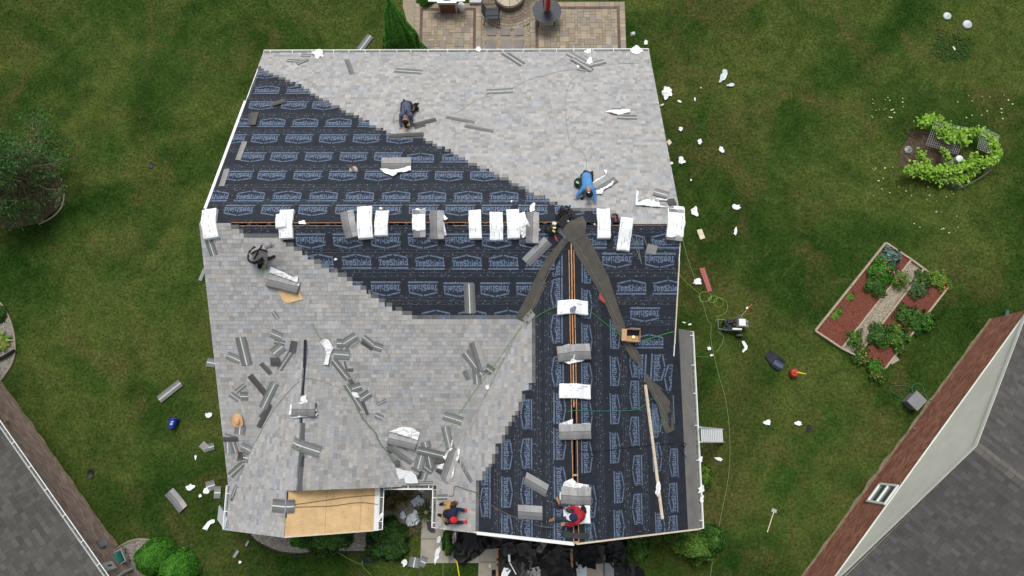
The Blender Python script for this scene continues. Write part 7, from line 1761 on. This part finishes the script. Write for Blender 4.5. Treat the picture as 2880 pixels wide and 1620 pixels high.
DARKP = cloth('charcoal', (.03, .03, .034)); DEN = cloth('dark_denim', (.03, .045, .075)); TANP = cloth('tan_canvas', (.42, .25, .09)); BLK = cloth('black', (.010, .010, .012)); BOOT = cloth('tan_leather', (.30, .17, .08), .7); BBOOT = cloth('black_leather', (.014, .012, .012), .6); WHC = cloth('white', (.62, .64, .66))
# 1 kneeling in a slate blue shirt
o, P, fw, cr, sd_ = person('worker in slate blue shirt and braces kneeling at the shingle edge', 'A', {'pelvis': (640, 300, .42), 'chest': (625, 590, .55), 'neck': (612, 735, .54), 'head': (610, 850, .46), 'look': (620, 1000, .20),
  'shL': (480, 640, .50), 'elL': (440, 830, .28), 'haL': (462, 1085, .03), 'shR': (770, 640, .50), 'elR': (825, 820, .28), 'haR': (775, 1080, .04), 'hipL': (560, 290, .36), 'hipR': (730, 290, .36), 'knL': (500, 520, .10), 'knR': (820, 560, .10), 'ftL': (560, 245, .05), 'ftR': (900, 330, .05), 'toeL': (560, 150, .04), 'toeR': (960, 300, .04)}, NAVY, DARKP, BBOOT)
capm(o, P['head'], cr+V((0, 0, .35)), -cr+V((0, 0, .3)), BLK)
n = V((0, 0, 1)); b = lambda u, v, h: hit(*cp('A', u, v), h)
strap(o, [b(560, 300, .60), b(575, 450, .70), b(600, 570, .74), b(700, 680, .70)], INK, .015); strap(o, [b(710, 330, .60), b(660, 480, .70), b(610, 570, .74), b(510, 690, .70)], INK, .015)
pch = MB(); pch.ball(b(900, 400, .18), .11, .10, .10, 12, 8); pch.ball(b(1000, 420, .14), .07, .08, .08, 10, 7); pch.ball(b(960, 300, .15), .07, .07, .07, 10, 7); x = pch.build('tool_pouch', BLK, o, True); strap(o, [b(820, 270, .40), b(880, 350, .30), b(880, 480, .24), b(800, 480, .36)], mat('worn_leather', (.12, .095, .08), .7, 20, .3), .03, 'tool_belt')
strap(o, [b(500, 270, .42), b(640, 225, .46), b(790, 300, .42)], BLK, .05, 'waist_belt'); ng = empty('nail_gun', b(690, 960, .05), 'black and yellow nail gun under the kneeling worker', 'nail gun'); MB().bar(b(620, 1000, .12), b(720, 930, .16), .08, .09).build('body', BLK, ng); MB().bar(b(660, 960, .24), b(740, 960, .2), .10, .06).build('housing', mat('gun_yellow', (.75, .45, .10), .4), ng); MB().tube([b(580, 1010, .1), b(700, 1050, .08)], .045, 10).build('magazine', BLK, ng)
# 2 in sky blue
o, P, fw, cr, sd_ = person('worker in sky blue shirt and black cap reaching over a course', 'B', {'pelvis': (715, 360, .40), 'chest': (745, 620, .52), 'neck': (775, 745, .54), 'head': (800, 870, .50), 'look': (830, 1010, .26), 'shL': (640, 720, .46), 'elL': (490, 870, .26), 'haL': (420, 1040, .04), 'shR': (880, 735, .48), 'elR': (965, 930, .28), 'haR': (965, 1180, .03),
  'hipL': (650, 370, .35), 'hipR': (810, 350, .35), 'knL': (560, 700, .28), 'knR': (850, 480, .10), 'ftL': (600, 900, .06), 'ftR': (870, 340, .06), 'toeL': (590, 1000, .03), 'toeR': (880, 240, .03)}, SKY, DARKP, BBOOT)
capm(o, P['head'], cr+V((0, 0, .45)), fw, BLK); b = lambda u, v, h: hit(*cp('B', u, v), h); obj('cap_patch', [b(750, 845, .625), b(790, 810, .63), b(825, 830, .63), b(785, 860, .63)], [(3, 2, 1, 0)], WHC, o)
x = MB(); x.ball(b(490, 560, .18), .15, .16, .13, 12, 8); x.build('tool_pouch', cloth('dark_green', (.015, .04, .022)), o, True); MB().bar(b(420, 530, .33), b(500, 580, .33), .05, .02).build('pouch_flap', mat('pale_green', (.35, .5, .38)), o); strap(o, [b(590, 380, .44), b(700, 320, .47), b(840, 350, .44)], BLK, .05, 'waist_belt'); MB().ball(b(690, 280, .10), .085, .10, .08).build('boot_sole', BBOOT, o, True)
ng = empty('nail_gun', b(600, 930, .03), 'grey nail gun beside the sky blue worker’s knee', 'nail gun'); MB().bar(b(530, 960, .07), b(660, 900, .12), .09, .10).build('body', M_GREYP, ng); MB().ball(b(555, 940, .14), .05).build('cap', mat('pale_teal', (.30, .42, .42)), ng)
# 3 in grey
o, P, fw, cr, sd_ = person('worker in pale grey hooded shirt with black harness crouching on the left slope', 'C', {'pelvis': (520, 880, .30), 'chest': (800, 640, .52), 'neck': (950, 500, .62), 'head': (1090, 400, .66), 'look': (1260, 440, .50), 'shL': (790, 500, .52), 'elL': (560, 620, .30), 'haL': (500, 740, .14), 'shR': (980, 720, .52), 'elR': (1010, 900, .32), 'haR': (1000, 1110, .14),
  'hipL': (480, 820, .26), 'hipR': (600, 950, .26), 'knL': (640, 700, .30), 'knR': (900, 920, .34), 'ftL': (470, 640, .06), 'ftR': (1130, 890, .06), 'toeL': (560, 520, .05), 'toeR': (1300, 820, .05)}, GRY, DARKP, BBOOT)
b = lambda u, v, h: hit(*cp('C', u, v), h); capm(o, P['head'], cr+V((0, 0, .6)), fw, GRY, GRY); m = MB(); m.ball(b(960, 480, .70), .09, .10, .07); m.build('hood', GRY, o, True)
for pts in ([(480, 720, .62), (620, 620, .72), (770, 550, .78), (900, 380, .72)], [(580, 900, .58), (680, 740, .70), (770, 570, .78), (930, 570, .78), (1080, 620, .68)]): strap(o, [b(*q) for q in pts], BLK, .026, 'harness_strap')
strap(o, [b(430, 760, .42), b(420, 900, .42), b(520, 1000, .42), b(700, 990, .40)], cloth('belt_dark', (.02, .014, .022)), .055, 'waist_belt'); x = MB().bar(b(700, 1000, .28), b(880, 1020, .28), .10, .05).build('tool_pouch', cloth('dark_green2', (.03, .08, .05)), o)
ng = empty('nail_gun', b(930, 1160, .03), 'green nail gun in the grey-shirted worker’s hand', 'nail gun'); MB().bar(b(900, 1180, .10), b(1050, 1200, .10), .11, .11).build('body', mat('gun_green', (.01, .20, .10), .4), ng); MB().tube([b(800, 1190, .07), b(800, 1190, .15)], .07, 12).build('magazine', BLK, ng); MB().bar(b(760, 1110, .08), b(900, 1090, .12), .08, .09).build('handle', BLK, ng); MB().tube(spline([b(920, 1260, .03), b(900, 1350, .02), b(920, 1440, .02)]), .014, 5).build('hose_tail', HG, ng)
# 4 navy shirt, red cap and gloves
o, P, fw, cr, sd_ = person('worker in navy shirt, red cap and red gloves kneeling by the garage gutter', 'D', {'pelvis': (610, 850, .32), 'chest': (745, 850, .44), 'neck': (760, 930, .48), 'head': (775, 985, .50), 'look': (900, 1000, .25), 'shR': (790, 760, .42), 'elR': (890, 745, .26), 'haR': (1050, 775, .04), 'shL': (735, 1020, .42), 'elL': (860, 1045, .22), 'haL': (1055, 1025, .04),
  'hipR': (610, 770, .28), 'hipL': (600, 930, .28), 'knR': (690, 610, .10), 'knL': (600, 1010, .14), 'ftR': (545, 610, .07), 'ftL': (500, 890, .07), 'toeR': (460, 640, .05), 'toeL': (440, 870, .04)}, INK, TANP, BBOOT, cloth('red_glove', (.50, .035, .03)))
capm(o, P['head'], V((.15, -.1, 1)), V((1, -.3, 0)), cloth('bright_red', (.52, .02, .03))); b = lambda u, v, h: hit(*cp('D', u, v), h); x = MB(); x.box(b(770, 610, .12), .15, .12, .16, .3); x.build('tool_pouch', cloth('dark_leather', (.06, .035, .025)), o); x = MB(); x.ball(b(835, 585, .16), .045, .04, .05); x.build('pouch_tool', cloth('rust', (.28, .06, .04)), o, True); x = MB(); x.ball(b(620, 1050, .16), .09, .07, .08); x.build('tool_pouch', BLK, o, True)
strap(o, [b(660, 760, .42), b(600, 850, .46), b(610, 960, .42), b(640, 1040, .30)], mat('worn_leather', (.12, .095, .08)), .045, 'tool_belt'); x = MB().ball(b(760, 670, .14), .10, .06, .07); x.build('tool_pouch', BLK, o, True)
# 5 red shirt astride the garage ridge
o, P, fw, cr, sd_ = person('worker in red shirt and white-brimmed navy cap seated on the garage ridge', 'F', {'pelvis': (1470, 720, .26), 'chest': (1420, 730, .52), 'neck': (1320, 770, .62), 'head': (1210, 790, .68), 'look': (1000, 800, .50), 'shL': (1330, 980, .52), 'elL': (1080, 1110, .36), 'haL': (840, 1080, .30), 'shR': (1350, 480, .54), 'elR': (1180, 400, .42), 'haR': (990, 420, .36),
  'hipL': (1400, 850, .26), 'hipR': (1400, 600, .26), 'knL': (930, 870, .34), 'knR': (1050, 500, .36), 'ftL': (420, 880, .08), 'ftR': (640, 220, .10), 'toeL': (280, 930, .05), 'toeR': (560, 80, .08)}, REDC, DEN, BOOT)
capm(o, P['head'], V((-.25, 0, 1)), V((-1, -.05, .1)), cloth('navy_cap', (.022, .022, .075)), WHC); b = lambda u, v, h: hit(*cp('F', u, v), h); x = MB(); x.ball(b(1600, 480, .26), .08, .11, .10); x.ball(b(1640, 560, .22), .07); x.build('tool_pouch', BLK, o, True); strap(o, [b(1530, 420, .34), b(1600, 640, .34), b(1560, 900, .34)], BLK, .035, 'tool_belt')
